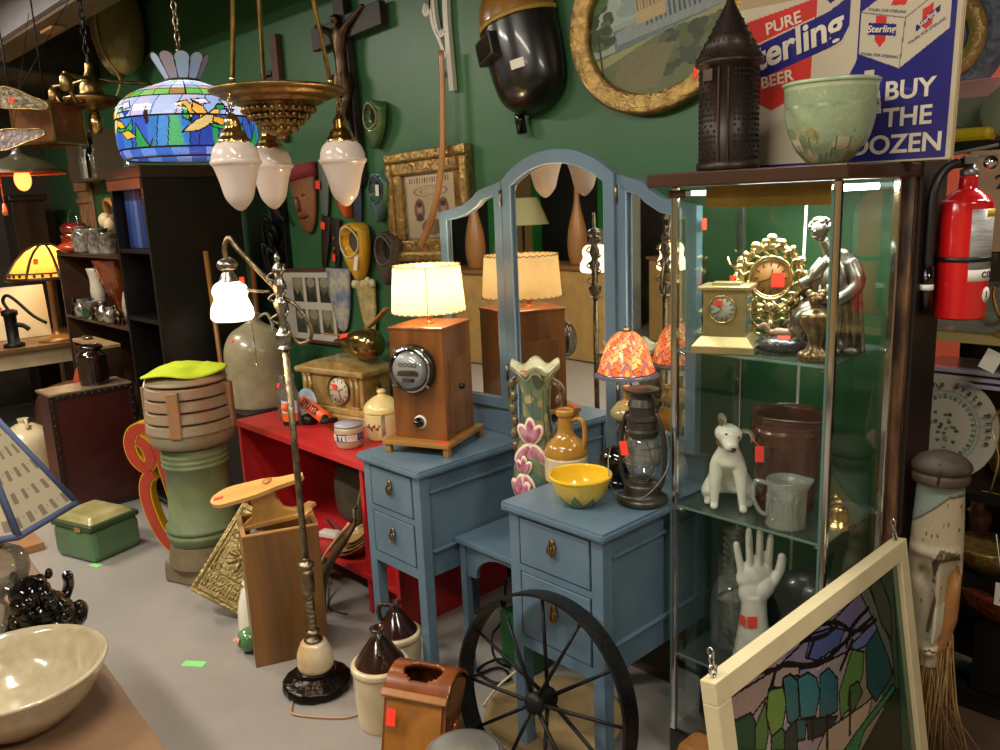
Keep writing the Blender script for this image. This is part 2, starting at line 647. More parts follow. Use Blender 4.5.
# things reflected in the mirrors: green framed dark doorway, tan wall, dresser
b = B()
b.box((0, 0, 1.05), (0.95, 0.03, 2.1))
tag(b.out('door_1', mat('dark_doorway', '#0d0c0a', 0.5)), kind='structure').location = (-6.85, -3.18, 0)
b = B()
for x_ in (-0.54, 0.54):
    b.box((x_, 0, 1.05), (0.12, 0.06, 2.1))
b.box((0, 0, 2.16), (1.2, 0.06, 0.12))
o = struct(b, 'trim_6', mat('green_door_frame', '#1d7a30', 0.4)); o.location = (-6.85, -3.16, 0)
# green tape marks on the floor
TAPE = mat('green_tape', '#7fd67a', 0.6)
b = B(); b.box((0, 0, 0.0008), (0.085, 0.036, 0.0016))
one(b, 'floor_tape', TAPE, 'short light green tape strip on the open grey floor', 'tape', (-2.814, 1.033, 0), R_(38))
b = B(); b.box((0, 0, 0.0008), (0.06, 0.03, 0.0016))
one(b, 'floor_tape', TAPE, 'small mint tape scrap peeking out beside the green tin box', 'tape', (-4.02, 1.08, 0), R_(20))
# ================================================================ BLUE VANITY
BLUE = mat('slate_blue_paint', '#5c7486', 0.36, var=0.10, vscale=5, coat=0.12, bump=0.05, bscale=30)
BLUED = mat('blue_groove', '#24384a', 0.5)
MIRR = mat('mirror_silver', '#e9e9e4', 0.015, 1.0)
van = T('vanity_table', 'slate blue painted vanity with two drawer pedestals and three part mirror', 'vanity', (-1.8135, 1.53, 0.0), s=0.9)
LEGX = 0.18      # extra leg length below the reference line; meshes are lifted by this at the end
def pedestal(x0, x1, apron, nm, knob_w, splits, topz=0.685):
    cx, w_ = (x0+x1)/2, x1-x0
    b = B()
    h = topz-0.028
    b.box((cx, 0.27, (h+apron)/2), (w_-0.03, 0.46, h-apron))
    for xx in (x0+0.022, x1-0.022):
        for yy in (0.022, 0.5):
            b.box((xx, yy, (h-LEGX)/2), (0.044, 0.044, h+LEGX), bev=0.003)
    # side mouldings
    sx = x1 if cx < 0 else x1
    for zz in (h-0.07, apron+0.10):
        b.box((x1-0.009, 0.26, zz), (0.014, 0.42, 0.010), bev=0.002)
    b.box((cx, 0.006, splits[0]), (w_-0.08, 0.012, 0.022))
    b.box((cx, 0.006, apron+0.02), (w_-0.08, 0.012, 0.04))
    b.out('pedestal_body', BLUE, van)
    # top with a moulded edge, rounded front corners
    b = B()
    e = 0.022
    yb = 0.54
    pts = []
    for (ax, ay, s0) in ((x0-e, -e, 180), (x1+e, -e, 270)):
        r = 0.02
        ccx = ax+r if s0 == 180 else ax-r
        for k in range(5):
            a = R_(s0+k*22.5)
            pts.append((ccx+r*math.cos(a), ay+r+r*math.sin(a)))
    pts += [(x1+e, yb), (x0-e, yb)]
    def ins(p, d):
        return [(min(max(x, x0-e+d), x1+e-d), min(max(y, -e+d), yb)) for x, y in p]
    b.prism(ins(pts, 0.006), 0.008, Matrix.Translation((0, 0, topz-0.028)))
    b.prism(pts, 0.012, Matrix.Translation((0, 0, topz-0.020)))
    b.prism(ins(pts, 0.007), 0.008, Matrix.Translation((0, 0, topz-0.008)))
    b.out(nm, BLUE, van)
    zs = [h-0.012]+[splits[0]]+[apron+0.04]
    for k in range(2):
        z1 = zs[k]-(0.0 if k == 0 else 0.011); z0 = zs[k+1]+(0.011 if k == 0 else 0)
        d = B(); d.box((cx, 0.006, (z0+z1)/2), (w_-0.10, 0.016, z1-z0-0.008), bev=0.003)
        do = d.out('drawer', BLUE, van)
        g = B()
        for (xa, xb_, za, zb) in ((x0+0.046, x1-0.046, z1-0.003, z1), (x0+0.046, x1-0.046, z0, z0+0.003)):
            g.box(((xa+xb_)/2, 0.004, (za+zb)/2), (xb_-xa, 0.006, zb-za))
        for xx in (x0+0.0475, x1-0.0475):
            g.box((xx, 0.004, (z0+z1)/2), (0.003, 0.006, z1-z0))
        g.out('drawer_gap', BLUED, van)
        kb = B()
        zk = (z0+z1)/2+0.01
        kb.lathe([(0.0, 0), (0.008, 0.0), (0.012, 0.004), (0.010, 0.008), (0, 0.009)], 16, (cx, -0.003, zk+0.018), rot=Matrix.Rotation(PI/2, 4, 'X'), sy=1.5)
        kb.tube(smooth_pts([(cx-0.010, -0.008, zk+0.018), (cx-0.014, -0.014, zk), (cx-0.006, -0.016, zk-0.016), (cx+0.006, -0.016, zk-0.016), (cx+0.014, -0.014, zk), (cx+0.010, -0.008, zk+0.018)], 4), 0.003, 8)
        kb.ball((cx, -0.012, zk-0.004), (0.008, 0.005, 0.016), 12)
        kb.out('drawer_pull', OLDBRASS if knob_w else PEWTER, do)
pedestal(-0.605, -0.255, 0.255, 'left_top', 0, [0.475])
pedestal(0.205, 0.588, 0.20, 'right_top', 1, [0.475])
# centre shelf with arched apron and slim legs
b = B()
b.box((-0.025, 0.335, 0.375), (0.462, 0.37, 0.022), bev=0.004)
arch = [(-0.235, 0), (-0.235, -0.03)]
for k in range(13):
    a = PI-PI*k/12
    arch.append((-0.02+0.15*math.cos(a), -0.105+0.085*math.sin(a)))
arch = [(-0.24, 0), (-0.24, -0.13), (-0.17, -0.13)]+[(-0.02+0.15*math.cos(PI-PI*k/12), -0.12+0.095*math.sin(PI-PI*k/12)) for k in range(13)]+[(0.13, -0.13), (0.2, -0.13), (0.2, 0)]
b.prism(arch, 0.016, Matrix.Translation((0, 0.19, 0.364)) @ Matrix.Rotation(PI/2, 4, 'X'))
b.box((-0.232, 0.178, 0.10), (0.03, 0.03, 0.56), bev=0.002)
b.box((-0.232, 0.50, 0.10), (0.03, 0.03, 0.56), bev=0.002)
b.box((0.192, 0.50, 0.10), (0.02, 0.03, 0.56), bev=0.002)
b.out('centre_shelf', BLUE, van)
# back rail that carries the mirror
b = B(); b.box((-0.02, 0.525, 0.56), (0.50, 0.02, 0.34)); b.box((-0.43, 0.53, 0.735), (0.36, 0.022, 0.10), bev=0.004); b.box((0.40, 0.53, 0.735), (0.38, 0.022, 0.10), bev=0.004)
b.out('back_rail', BLUE, van)
# mirrors: outline curves in X,Z
def mirror_panel(nm, outer, inner, y, yaw=0.0, piv=0.0):
    M = Matrix.Translation((piv, y, 0)) @ Matrix.Rotation(yaw, 4, 'Z') @ Matrix.Translation((-piv, 0, 0)) @ Matrix.Rotation(PI/2, 4, 'X')
    bm = bmesh.new()
    n = len(outer)
    rows = []
    for lst, d in ((outer, 0.0), (outer, 0.026), (inner, 0.026), (inner, 0.008)):
        rows.append([bm.verts.new(M @ Vector((x, z, d))) for x, z in lst])
    for a in range(3):
        for i in range(n):
            j = (i+1) % n
            bm.faces.new((rows[a][i], rows[a][j], rows[a+1][j], rows[a+1][i]))
    bm.faces.new(rows[0])
    bb = B(); bb.bm.free(); bb.bm = bm
    fo = bb.out(nm, BLUE, van)
    g = B(); g.prism(inner, 0.002, M @ Matrix.Translation((0, 0, 0.009)))
    g.out('mirror_glass', MIRR, fo)
    bead = B(); bead.tube([M @ Vector((x, z, 0.022)) for x, z in inner], 0.004, 6, close=True)
    bead.out('mirror_bead', mat('blue_bead', '#86a0b6', 0.25, coat=0.3), fo)
def offs(poly, d):
    n = len(poly); out = []
    P = [Vector(p) for p in poly]
    for i in range(n):
        e1 = (P[i]-P[i-1]).normalized(); e2 = (P[(i+1) % n]-P[i]).normalized()
        n1 = Vector((-e1.y, e1.x)); n2 = Vector((-e2.y, e2.x))
        m = (n1+n2); m = m/max(m.length_squared, 0.3)*2*0.5*2
        bis = (n1+n2).normalized(); c = max(bis.dot(n1), 0.5)
        out.append(tuple(P[i]+bis*d/c))
    return out
cx0, cx1 = -0.305, 0.245
mid = (cx0+cx1)/2
arc = []
for k in range(17):
    t = k/16
    x = cx1+(cx0-cx1)*t
    z = 1.685+0.095*(1-abs(2*t-1)**2.2)
    arc.append((x, z))
outer = [(cx0, 0.40), (cx1, 0.40)]+arc
mirror_panel('centre_mirror_frame', outer, offs(outer, 0.045), 0.535, R_(-1.3), cx0)
def wing(x_in, x_out, s):
    # ogee top falling outwards
    prof = [(0, 1.682), (0.12, 1.672), (0.28, 1.66), (0.36, 1.652), (0.44, 1.628), (0.60, 1.600), (0.78, 1.588), (1.0, 1.575)]
    pts = [(x_in+(x_out-x_in)*t, z) for t, z in prof]
    poly = [(x_in, 0.80)]+pts+[(x_out, 0.80)]
    if s > 0:
        poly = poly[::-1]
    # ensure counter clockwise
    A = sum(poly[i-1][0]*poly[i][1]-poly[i][0]*poly[i-1][1] for i in range(len(poly)))
    if A < 0: poly = poly[::-1]
    return poly
wl = wing(cx0-0.004, -0.655, -1)
mirror_panel('left_mirror_frame', wl, offs(wl, 0.038), 0.535, R_(4), cx0)
wr = wing(cx1+0.004, 0.60, 1)
mirror_panel('right_mirror_frame', wr, offs(wr, 0.042), 0.535, R_(-9), cx1)
for zz in (0.95, 1.62):
    for xx in (cx1+0.002, cx0-0.002):
        b = B(); b.tube([(xx, 0.505, zz-0.03), (xx, 0.505, zz+0.03)], 0.006, 8); b.out('hinge', PEWTER, van)
for ch in van.children_recursive:
    ch.data.transform(Matrix.Translation((0, 0, LEGX)))
# ================================================================ GLASS DISPLAY CASE
CX0, CX1, CY0, CY1 = -1.26, -0.83, 1.80, 2.135
PANE = glassmat('case_glass', (0.95, 0.975, 0.955), refl=0.0, rough=0.01, fres=0.32)
EDGE = mat('green_glass_edge', '#4c6a60', 0.15, coat=0.6)
SHELFG = glassmat('shelf_glass', (0.90, 0.95, 0.92), refl=0.05, rough=0.03, body=0.08, bodycol=(0.5, 0.62, 0.58))
case = T('display_cabinet', 'tall clear glass display case with chrome corner posts and dark wood top', 'cabinet', ((CX0+CX1)/2, CY0, 0))
W2 = (CX1-CX0)/2; D = CY1-CY0
b = B()
for x_ in (-W2+0.004, W2-0.004):
    for y_ in (0.006, D-0.006):
        b.box((x_, y_, 0.86), (0.018, 0.016, 1.54), bev=0.003)
b.out('corner_posts', CHROME, case)
for nm, c, d in (('front_pane', (0, 0.002, 0.86), (2*W2-0.024, 0.004, 1.54)), ('back_pane', (0, D-0.002, 0.86), (2*W2-0.02, 0.004, 1.54)),
                 ('side_pane', (-W2, D/2, 0.86), (0.004, D-0.024, 1.54)), ('side_pane', (W2, D/2, 0.86), (0.004, D-0.024, 1.5))):
    b = B(); b.box(c, d); b.out(nm, PANE, case)
b = B()
b.box((W2-0.011, -0.001, 0.86), (0.006, 0.006, 1.5))
b.box((-W2-0.002, 0.0, 0.86), (0.004, 0.006, 1.5))
b.out('pane_edges', EDGE, case)
for z_ in (1.211, 0.776, 0.331):
    b = B(); b.box((0, D/2, z_), (2*W2-0.02, D-0.016, 0.006)); so = b.out('glass_shelf', SHELFG, case)
    b = B(); b.box((0, 0.0095, z_), (2*W2-0.022, 0.0015, 0.0062)); b.out('shelf_edge', mat('shelf_edge_glass', '#8fb0a6', 0.1, coat=0.5), so)
    for x_ in (-W2+0.018, W2-0.018):
        for y_ in (0.012, D-0.014):
            b = B(); b.tube([(x_-0.012, y_, z_-0.008), (x_+0.012, y_, z_-0.008)], 0.005, 10); b.out('shelf_pin', CHROME, so)
b = B()
b.box((0, D/2, 0.045), (2*W2+0.01, D+0.01, 0.09), bev=0.003)
b.out('base', mat('case_base', '#211814', 0.4), case)
b = B()
b.box((-0.01, D/2+0.012, 1.647), (2*W2+0.09, D+0.10, 0.034), bev=0.004)
b.out('wooden_top', mat('case_top', '#3d2417', 0.3, var=0.2, vscale=5, wood=True, stretch=(0.2, 2, 1), coat=0.3), case)
b = B()
b.box((-W2+0.012, 0.012, 1.612), (0.05, 0.03, 0.02), bev=0.003)
b.out('hinge_block', mat('bronze_block', '#4a3420', 0.4, 0.5), case)
# brass valance inside the top front
b = B(); b.box((0.025, 0.030, 1.602), (2*W2-0.11, 0.006, 0.052))
b.out('valance', mat('brass_valance', '#8a6b2a', 0.4, 0.7, var=0.25, vscale=9), case)
# light tube inside at the top
b = B(); b.tube([(-W2+0.03, D-0.06, 1.612), (W2-0.03, D-0.06, 1.612)], 0.008, 10); b.out('tube_light', mat('case_tube', '#ffffff', 0.4, em='#f4fff4', emp=12.0), case)
b = B(); b.tube([(W2-0.03, 0.04, 1.612), (W2-0.03, D-0.08, 1.612)], 0.008, 10); b.out('tube_light', MATS['case_tube'], case)
area('case_light', ((CX0+CX1)/2, CY0+D/2, 1.603), (0.34, 0.2), 5.0, (0.95, 1.0, 0.92))
b = B(); b.tube(smooth_pts([(-0.02, D-0.012, 1.57), (-0.022, D-0.014, 1.4), (-0.026, D-0.013, 1.0), (-0.03, D-0.012, 0.5), (-0.03, D-0.012, 0.1)], 4), 0.004, 8)
b.out('lamp_cord', mat('white_cord', '#d8d8d0', 0.4), case)
sticker(case, (-W2-0.003, 0.15, 1.53), (-1, 0, 0), 0.02, 0.03)
# plain tan cardboard standing behind the sign
b = B(); b.box((0, 0, 0.235), (0.54, 0.008, 0.47)); one(b, 'cardboard_sheet', mat('tan_cardboard', '#a08a66', 0.6, var=0.08), 'plain tan cardboard sheet standing behind the beer sign', 'cardboard', (-0.98, 2.095, 1.665), rot=(R_(-3), 0, R_(4)))
# ---------------------------------------------------------------- things on the case
# pierced tin lantern
t = T('punched_tin_lantern', 'dark brown pierced tin lantern with a cone roof on top of the glass case', 'lantern', (-1.165, 1.90, 1.665))
TIN = mat('dark_tin', '#2c1f19', 0.42, 0.4, var=0.4, vscale=20)
b = B()
b.lathe([(0.076, 0), (0.078, 0.006), (0.078, 0.02), (0.072, 0.022), (0.072, 0.248), (0.082, 0.252), (0.082, 0.262)], 36)
b.out('drum', TIN, t)
b = B()
b.lathe([(0.082, 0.262), (0.05, 0.32), (0.012, 0.392), (0.006, 0.41), (0.0, 0.412)], 36)
b.out('cone_roof', TIN, t)
HOLE = mat('lantern_hole', '#070504', 0.8)
b = B()
for i in range(46):
    a = 2*PI*i/46
    if abs(math.degrees(a)-292) < 14: continue
    for j in range(17):
        z = 0.03+j*0.0128
        if (i+j) % 2 and (j % 4 in (1, 2)): continue
        x, y = 0.0725*math.cos(a), 0.0725*math.sin(a)
        b.box((x, y, z), (0.002, 0.0048, 0.0062), rot=Matrix.Rotation(a, 4, 'Z'))
for i in range(30):
    a = 2*PI*i/30
    for j in range(6):
        k = j/7
        rr = 0.079*(1-k)+0.014*k
        z = 0.268+k*0.12
        b.box((rr*math.cos(a), rr*math.sin(a), z), (0.002, 0.003, 0.005), rot=Matrix.Rotation(a, 4, 'Z'))
h = b.out('pierced_holes', HOLE, t)
b = B()
for a in (R_(283), R_(300)):
    b.box((0.075*math.cos(a), 0.075*math.sin(a), 0.13), (0.006, 0.004, 0.22), rot=Matrix.Rotation(a, 4, 'Z'))
b.box((0.077*math.cos(R_(262)), 0.077*math.sin(R_(262)), 0.225), (0.006, 0.03, 0.03), rot=Matrix.Rotation(R_(262), 4, 'Z'), bev=0.002)
b.out('door_seam', mat('tin_seam', '#4a372c', 0.35, 0.6), t)
b = B(); b.tube(smooth_pts([(0, -0.0, 0.405), (-0.012, 0, 0.425), (0, 0, 0.445), (0.012, 0, 0.425), (0, 0, 0.405)], 4), 0.002, 6); b.out('ring', TIN, t)
sticker(t, (0.014, -0.016, 0.428), (0.3, -1, 0.2), 0.03, 0.02)
sticker(t, (-0.083, -0.02, 0.245), (-0.5, -0.8, 0), 0.018, 0.026)
# green jardiniere pot
cv = Cv(140, 60, '#8f9f7c').speck(0.04)
for i in range(26):
    x = rng.rand(); y = 0.08+rng.rand()*0.38
    cv.ell(x, y, 0.022+0.012*rng.rand(), 0.05+0.05*rng.rand(), ['#a89c74', '#7d8a62', '#b7b18c', '#8c8458'][i % 4], ang=rng.rand()*3)
for i in range(40):
    x = i/40
    cv.line([(x, 0), (x+0.012*math.sin(i*2), 0.30+0.2*rng.rand())], 0.0018, '#6f7050')
cv.rect(0, 0.93, 1, 1, '#a7b38f')
pp = prof_smooth([(0.035, 0.0), (0.05, 0.01), (0.078, 0.045), (0.093, 0.09), (0.099, 0.14), (0.100, 0.17), (0.104, 0.174)], 5)
t = T('jardiniere', 'pale green glazed flower pot with moulded leaves on top of the glass case', 'pot', (-0.905, 1.90, 1.665), R_(120))
POTM = paintmat('glazed_pot', 0.25, coat=0.5, bump=0.5, bscale=28)
painted('pot_body', cv, lathe_uv(pp, fn=lambda a, r, z, v: (r*(1+0.02*math.sin(9*a+v*9)*(v < 0.75)), z)), POTM, t)
b = B(); b.lathe([(0.104, 0.174), (0.106, 0.179), (0.102, 0.182), (0.095, 0.178), (0.09, 0.11), (0.05, 0.03), (0, 0.025)], 40, cap=False)
b.lathe([(0, 0.0), (0.036, 0.0)], 40, cap=False); b.out('pot_lining', mat('celadon', '#9fb08e', 0.25, coat=0.4), t)
# beer sign (cardboard in shrink wrap) leaning behind
sg = T('beer_sign', 'wrapped cardboard beer sign reading Sterling, buy the dozen, on top of the case', 'sign', (-0.966, 2.024, 1.666), R_(6), rot=(R_(-3), 0, R_(4)))
SW, SH = 0.545, 0.40
U0 = 0.15
b = B(); b.box((0, 0.012, SH/2), (SW, 0.018, SH), bev=0.002)
b.out('board', mat('cardboard_edge', '#a8946a', 0.6), sg)
sgc = Cv(320, 200, '#bfb49e')
NV = '#2b2a70'; RD = '#c23a34'; OW = '#bfb49e'
# right navy field
sgc.poly([(0.655, 1), (1, 1), (1, 0), (0.52, 0), (0.52, 0.03), (0.60, 0.4), (0.66, 0.60)], NV)
sgc.poly([(0.45, 1.0), (0.66, 1.0), (0.66, 0.74), (0.62, 0.83)], OW)
# shield left
sgc.poly([(0.22, 0.92), (0.50, 0.99), (0.50, 0.86), (0.22, 0.72)], RD)
sgc.poly([(0.22, 0.60), (0.49, 0.66), (0.49, 0.47), (0.34, 0.36), (0.22, 0.46)], RD)
sgc.poly([(0.19, 0.73), (0.55, 0.90), (0.625, 0.99), (0.625, 0.80), (0.60, 0.72), (0.56, 0.69), (0.19, 0.52)], NV)
sgc.line([(0.20, 0.745), (0.49, 0.875)], 0.003, OW)
sgc.line([(0.51, 0.955), (0.57, 0.93), (0.625, 0.985)], 0.006, OW)
sgc.poly([(0.525, 0.99), (0.60, 0.99), (0.55, 0.94)], NV)
# case of beer drawing
sgc.poly([(0.665, 0.86), (0.80, 0.995), (0.965, 0.95), (0.965, 0.70), (0.81, 0.52), (0.665, 0.63)], OW)
sgc.line([(0.665, 0.86), (0.82, 0.79), (0.965, 0.95)], 0.002, '#6f685c')
sgc.line([(0.82, 0.79), (0.81, 0.52)], 0.002, '#6f685c')
sgc.poly([(0.72, 0.83), (0.755, 0.815), (0.755, 0.68), (0.738, 0.65), (0.72, 0.69)], RD)
sgc.poly([(0.695, 0.795), (0.79, 0.765), (0.79, 0.70), (0.692, 0.73)], NV)
sgc.poly([(0.80, 0.97), (0.85, 0.975), (0.815, 0.86), (0.765, 0.87)], RD)
sgc.poly([(0.75, 0.905), (0.79, 0.94), (0.89, 0.93), (0.84, 0.89)], NV)
sgc.poly([(0.875, 0.82), (0.91, 0.85), (0.91, 0.74), (0.89, 0.71), (0.875, 0.73)], RD)
sgc.poly([(0.855, 0.735), (0.93, 0.83), (0.93, 0.795), (0.855, 0.70)], NV)
# bottle top drawing and glass of beer
sgc.poly([(0.66, 0.28), (0.665, 0.40), (0.69, 0.47), (0.69, 0.53), (0.725, 0.53), (0.725, 0.47), (0.75, 0.40), (0.76, 0.28)], OW)
sgc.poly([(0.67, 0.33), (0.69, 0.44), (0.695, 0.48), (0.72, 0.48), (0.73, 0.44), (0.75, 0.33)], '#6a5a58')
sgc.ell(0.708, 0.44, 0.008, 0.01, OW)
sgc.rect(0.2, 0.0, 0.56, 0.025, NV)
sgc.rect(0.985, 0, 1, 1, '#b9ad92'); sgc.rect(0, 0, 1, 0.012, '#b9ad92')
painted('printed_face', sgc, lambda u, v: (((u-U0)/(1-U0)-0.5)*SW, 0.0024, v*SH), paintmat('print_gloss', 0.12, coat=0.6), sg, smooth=False, keep=lambda u, v: u > U0)
LW = mat('sign_lettering', '#cdc3ac', 0.3)
LNV = mat('sign_navy', '#2b2a70', 0.3); LRD = mat('sign_red', '#c23a34', 0.3)
def onsign(u, v, dz=0.0016, spin=0):
    return face((((u-U0)/(1-U0)-0.5)*SW, dz, v*SH), 0, 0, spin)
text('PURE', 0.040, LW, sg, onsign(0.37, 0.875, spin=R_(11)), bold=0.0006)
text('BEER', 0.040, LW, sg, onsign(0.355, 0.545, spin=R_(8)), bold=0.0006)
text('Sterling', 0.088, LW, sg, onsign(0.395, 0.735, spin=R_(15)), bold=0.0022, shear=0.15)
text('BUY', 0.058, LW, sg, onsign(0.85, 0.395), bold=0.0012)
text('THE', 0.058, LW, sg, onsign(0.85, 0.245), bold=0.0012)
text('DOZEN', 0.058, LW, sg, onsign(0.815, 0.095), bold=0.0012)
text('Sterling', 0.021, LW, sg, onsign(0.741, 0.748, spin=R_(-8)), bold=0.0004)
text('Sterling', 0.019, LW, sg, onsign(0.82, 0.915, 0.0014, spin=R_(-2)), bold=0.0003)
text('Sterling', 0.014, LW, sg, onsign(0.893, 0.766, spin=R_(38)), bold=0.0002)
text('YOURS. FOR STERLING', 0.0085, LNV, sg, onsign(0.738, 0.605, spin=R_(-13)))
text('YOURS. FOR STERLING', 0.0085, LNV, sg, onsign(0.755, 0.845, spin=R_(-13)))
text('YOURS. FOR STERLING', 0.0085, LNV, sg, onsign(0.893, 0.70, spin=R_(30)))
# ================================================================ INSIDE THE CASE
S1, S2, S3 = 1.2145, 0.7795, 0.3345
def dial(parent, c, r, M, face_c='#d8d2c0', roman=True, rim=GOLD, hands=(140, 215)):
    """clock dial: disc, numerals as ticks, two hands, rim"""
    b = B(); b.M = M; b.lathe([(0, 0), (r, 0), (r, 0.002), (0, 0.002)], 36, cap=False); d = b.out('dial', mat('dial'+face_c, face_c, 0.35), parent)
    b = B(); b.M = M
    for k in range(12):
        a = 2*PI*k/12
        b.box((math.cos(a)*r*0.78, math.sin(a)*r*0.78, 0.003), (r*0.2, r*0.06, 0.001), rot=Matrix.Rotation(a, 4, 'Z'))
    b.out('numerals', mat('ink', '#1c1a18', 0.5), d)
    b = B(); b.M = M
    for k, (ang, ln) in enumerate(zip(hands, (0.5, 0.72))):
        a = R_(ang)
        b.box((math.cos(a)*r*ln/2, math.sin(a)*r*ln/2, 0.004+k*0.001), (r*ln, r*0.06, 0.001), rot=Matrix.Rotation(a, 4, 'Z'))
    b.out('hands', MATS['ink'], d)
    b = B(); b.M = M; b.lathe([(r, 0), (r*1.1, 0.0), (r*1.12, 0.004), (r*1.04, 0.007), (r*0.98, 0.004)], 36, cap=False); b.out('bezel', rim, d)
    return d
CBR = mat('clock_brass', '#b09f72', 0.35, 0.7, var=0.15, vscale=12)
t = T('carriage_clock', 'small brass carriage clock with a square case, left front of the top case shelf', 'clock', (-1.135, 1.86, S1), R_(20))
b = B()
b.box((0, 0, 0.010), (0.155, 0.125, 0.02), bev=0.002)
b.box((0, 0, 0.031), (0.150, 0.12, 0.022), taper=0.76)
b.out('base', CBR, t)
b = B(); b.box((0, 0, 0.10), (0.105, 0.085, 0.118), bev=0.002); b.out('body', CBR, t)
b = B(); b.box((0, 0, 0.164), (0.128, 0.106, 0.01), bev=0.002); b.box((0, 0, 0.172), (0.07, 0.05, 0.006)); b.out('top', CBR, t)
b = B(); b.box((0.053, 0, 0.10), (0.002, 0.055, 0.09)); b.out('side_glass', mat('smoky_glass', '#6a6f70', 0.1, coat=0.8), t)
dial(t, None, 0.032, face((-0.004, -0.044, 0.112)), '#b9b2a2')
sticker(t, (-0.012, -0.05, 0.128), (0, -1, 0), 0.02, 0.012)
# ornate gilt clock
t = T('ornate_clock', 'round gilt rococo clock with scrolls, behind the brass carriage clock', 'clock', (-1.085, 1.985, S1), R_(24))
b = B()
b.tube(smooth_pts([(0.073*math.cos(a), 0, 0.176+0.082*math.sin(a)) for a in [2*PI*k/24 for k in range(24)]], 2, True), 0.012, 10, close=True)
b.tube(smooth_pts([(0.052*math.cos(a), -0.012, 0.176+0.055*math.sin(a)) for a in [2*PI*k/24 for k in range(24)]], 2, True), 0.006, 8, close=True)
for k in range(16):
    a = 2*PI*k/16+0.1
    r = 0.083
    b.ball((r*math.cos(a), -0.008, 0.176+0.093*math.sin(a)), (0.010+0.005*(k % 2), 0.008, 0.012), 10)
    b.tube(smooth_pts([(0.055*math.cos(a), -0.014, 0.176+0.06*math.sin(a)), (0.068*math.cos(a+.16), -0.018, 0.176+0.075*math.sin(a+.16)), (0.08*math.cos(a+.05), -0.014, 0.176+0.088*math.sin(a+.05))], 4), 0.004, 6)
b.ball((0, -0.006, 0.276), (0.016, 0.01, 0.014), 10)
b.ball((-0.016, -0.006, 0.268), (0.012, 0.008, 0.010), 10); b.ball((0.016, -0.006, 0.268), (0.012, 0.008, 0.010), 10)
b.out('scroll_frame', GOLD, t)
b = B()
for s in (-1, 1):
    b.tube(smooth_pts([(s*0.035, 0, 0.105), (s*0.05, -0.004, 0.075), (s*0.035, -0.006, 0.045), (s*0.055, -0.002, 0.018), (s*0.065, 0, 0.006)], 5), [0.007]*21, 8)
    for z in (0.02, 0.04, 0.06, 0.08):
        b.tube(smooth_pts([(s*0.008, 0, z), (s*0.03, -0.012, z+0.012), (s*0.05, 0, z-0.004), (s*0.03, 0.004, z-0.008)], 4), 0.004, 6)
b.tube([(0, 0, 0.1), (0, 0, 0.004)], [0.012, 0.006], 8)
b.tube([(-0.06, 0, 0.006), (0.06, 0, 0.006)], 0.006, 8)
b.ball((0, -0.01, 0.10), (0.02, 0.012, 0.016), 10); b.ball((0, -0.008, 0.05), (0.014, 0.01, 0.02), 10)
b.out('pierced_stand', GOLD, t)
dial(t, None, 0.046, face((0, -0.008, 0.176)), '#a8763e', rim=GOLD, hands=(80, 200))
sticker(t, (0.018, -0.018, 0.172), (0, -1, 0), 0.032, 0.036)
# gold cherub candlestick
t = T('cherub_candlestick', 'slim gilt cherub figure candlestick at the left rear of the top case shelf', 'candlestick', (-1.205, 2.03, S1), R_(20))
b = B()
b.lathe(prof_smooth([(0.035, 0), (0.032, 0.012), (0.012, 0.02), (0.010, 0.05), (0.02, 0.065), (0.008, 0.08), (0.01, 0.11), (0.018, 0.12)], 4), 20)
b.out('stem', GOLD, t)
b = B()
b.tube(smooth_pts([(0, 0, 0.118), (0.004, 0, 0.145), (-0.004, 0, 0.175), (0.004, 0, 0.195)], 4), [0.008, 0.012, 0.014, 0.014, 0.013, 0.013, 0.015, 0.016, 0.015, 0.012, 0.009, 0.007, 0.006], 10)
b.ball((0.006, 0, 0.214), 0.015, 12)
b.tube([(0.006, 0, 0.19), (0.03, -0.01, 0.18), (0.036, -0.01, 0.155)], [0.006, 0.005, 0.004], 8)
b.tube([(0, 0, 0.19), (-0.025, -0.008, 0.205), (-0.03, -0.008, 0.225)], [0.006, 0.005, 0.004], 8)
b.tube([(0.002, 0, 0.13), (0.02, -0.01, 0.115), (0.03, 0, 0.09)], [0.008, 0.007, 0.004], 8)
b.out('cherub_figure', GOLD, t)
sticker(t, (-0.012, -0.02, 0.16), (0, -1, 0), 0.016, 0.03)
# silvered statue: robed woman bending over child
t = T('robed_woman_statue', 'silvered statue of a curly haired robed woman bending forward on the top case shelf', 'statue', (-0.925, 1.975, S1), R_(20))
b = B()
b.lathe(prof_smooth([(0.052, 0.0), (0.05, 0.03), (0.046, 0.07), (0.044, 0.11), (0.05, 0.15), (0.052, 0.18), (0.046, 0.21), (0.035, 0.235), (0.02, 0.25), (0.0, 0.256)], 5), 36, (0.02, 0, 0), sx=1.05, sy=0.85,
        fn=lambda a, r, z, j: (r*(1+0.09*math.sin(7*a+z*26)+0.05*math.sin(13*a-z*40))*(1+0.1*(z < 0.03)), z))
b.tube(smooth_pts([(0.012, -0.004, 0.22), (-0.004, -0.008, 0.255), (-0.018, -0.012, 0.275)], 4), [0.024, 0.022, 0.02, 0.018, 0.016, 0.014, 0.013, 0.012, 0.012], 12)
b.tube(smooth_pts([(0.045, -0.02, 0.225), (0.065, -0.04, 0.17), (0.02, -0.058, 0.135), (-0.035, -0.055, 0.145)], 5), [0.02]*5+[0.017]*5+[0.012]*5+[0.009], 12)
b.tube(smooth_pts([(-0.01, -0.02, 0.225), (-0.04, -0.035, 0.185), (-0.065, -0.045, 0.17)], 5), [0.018]*5+[0.012]*5+[0.008], 12)
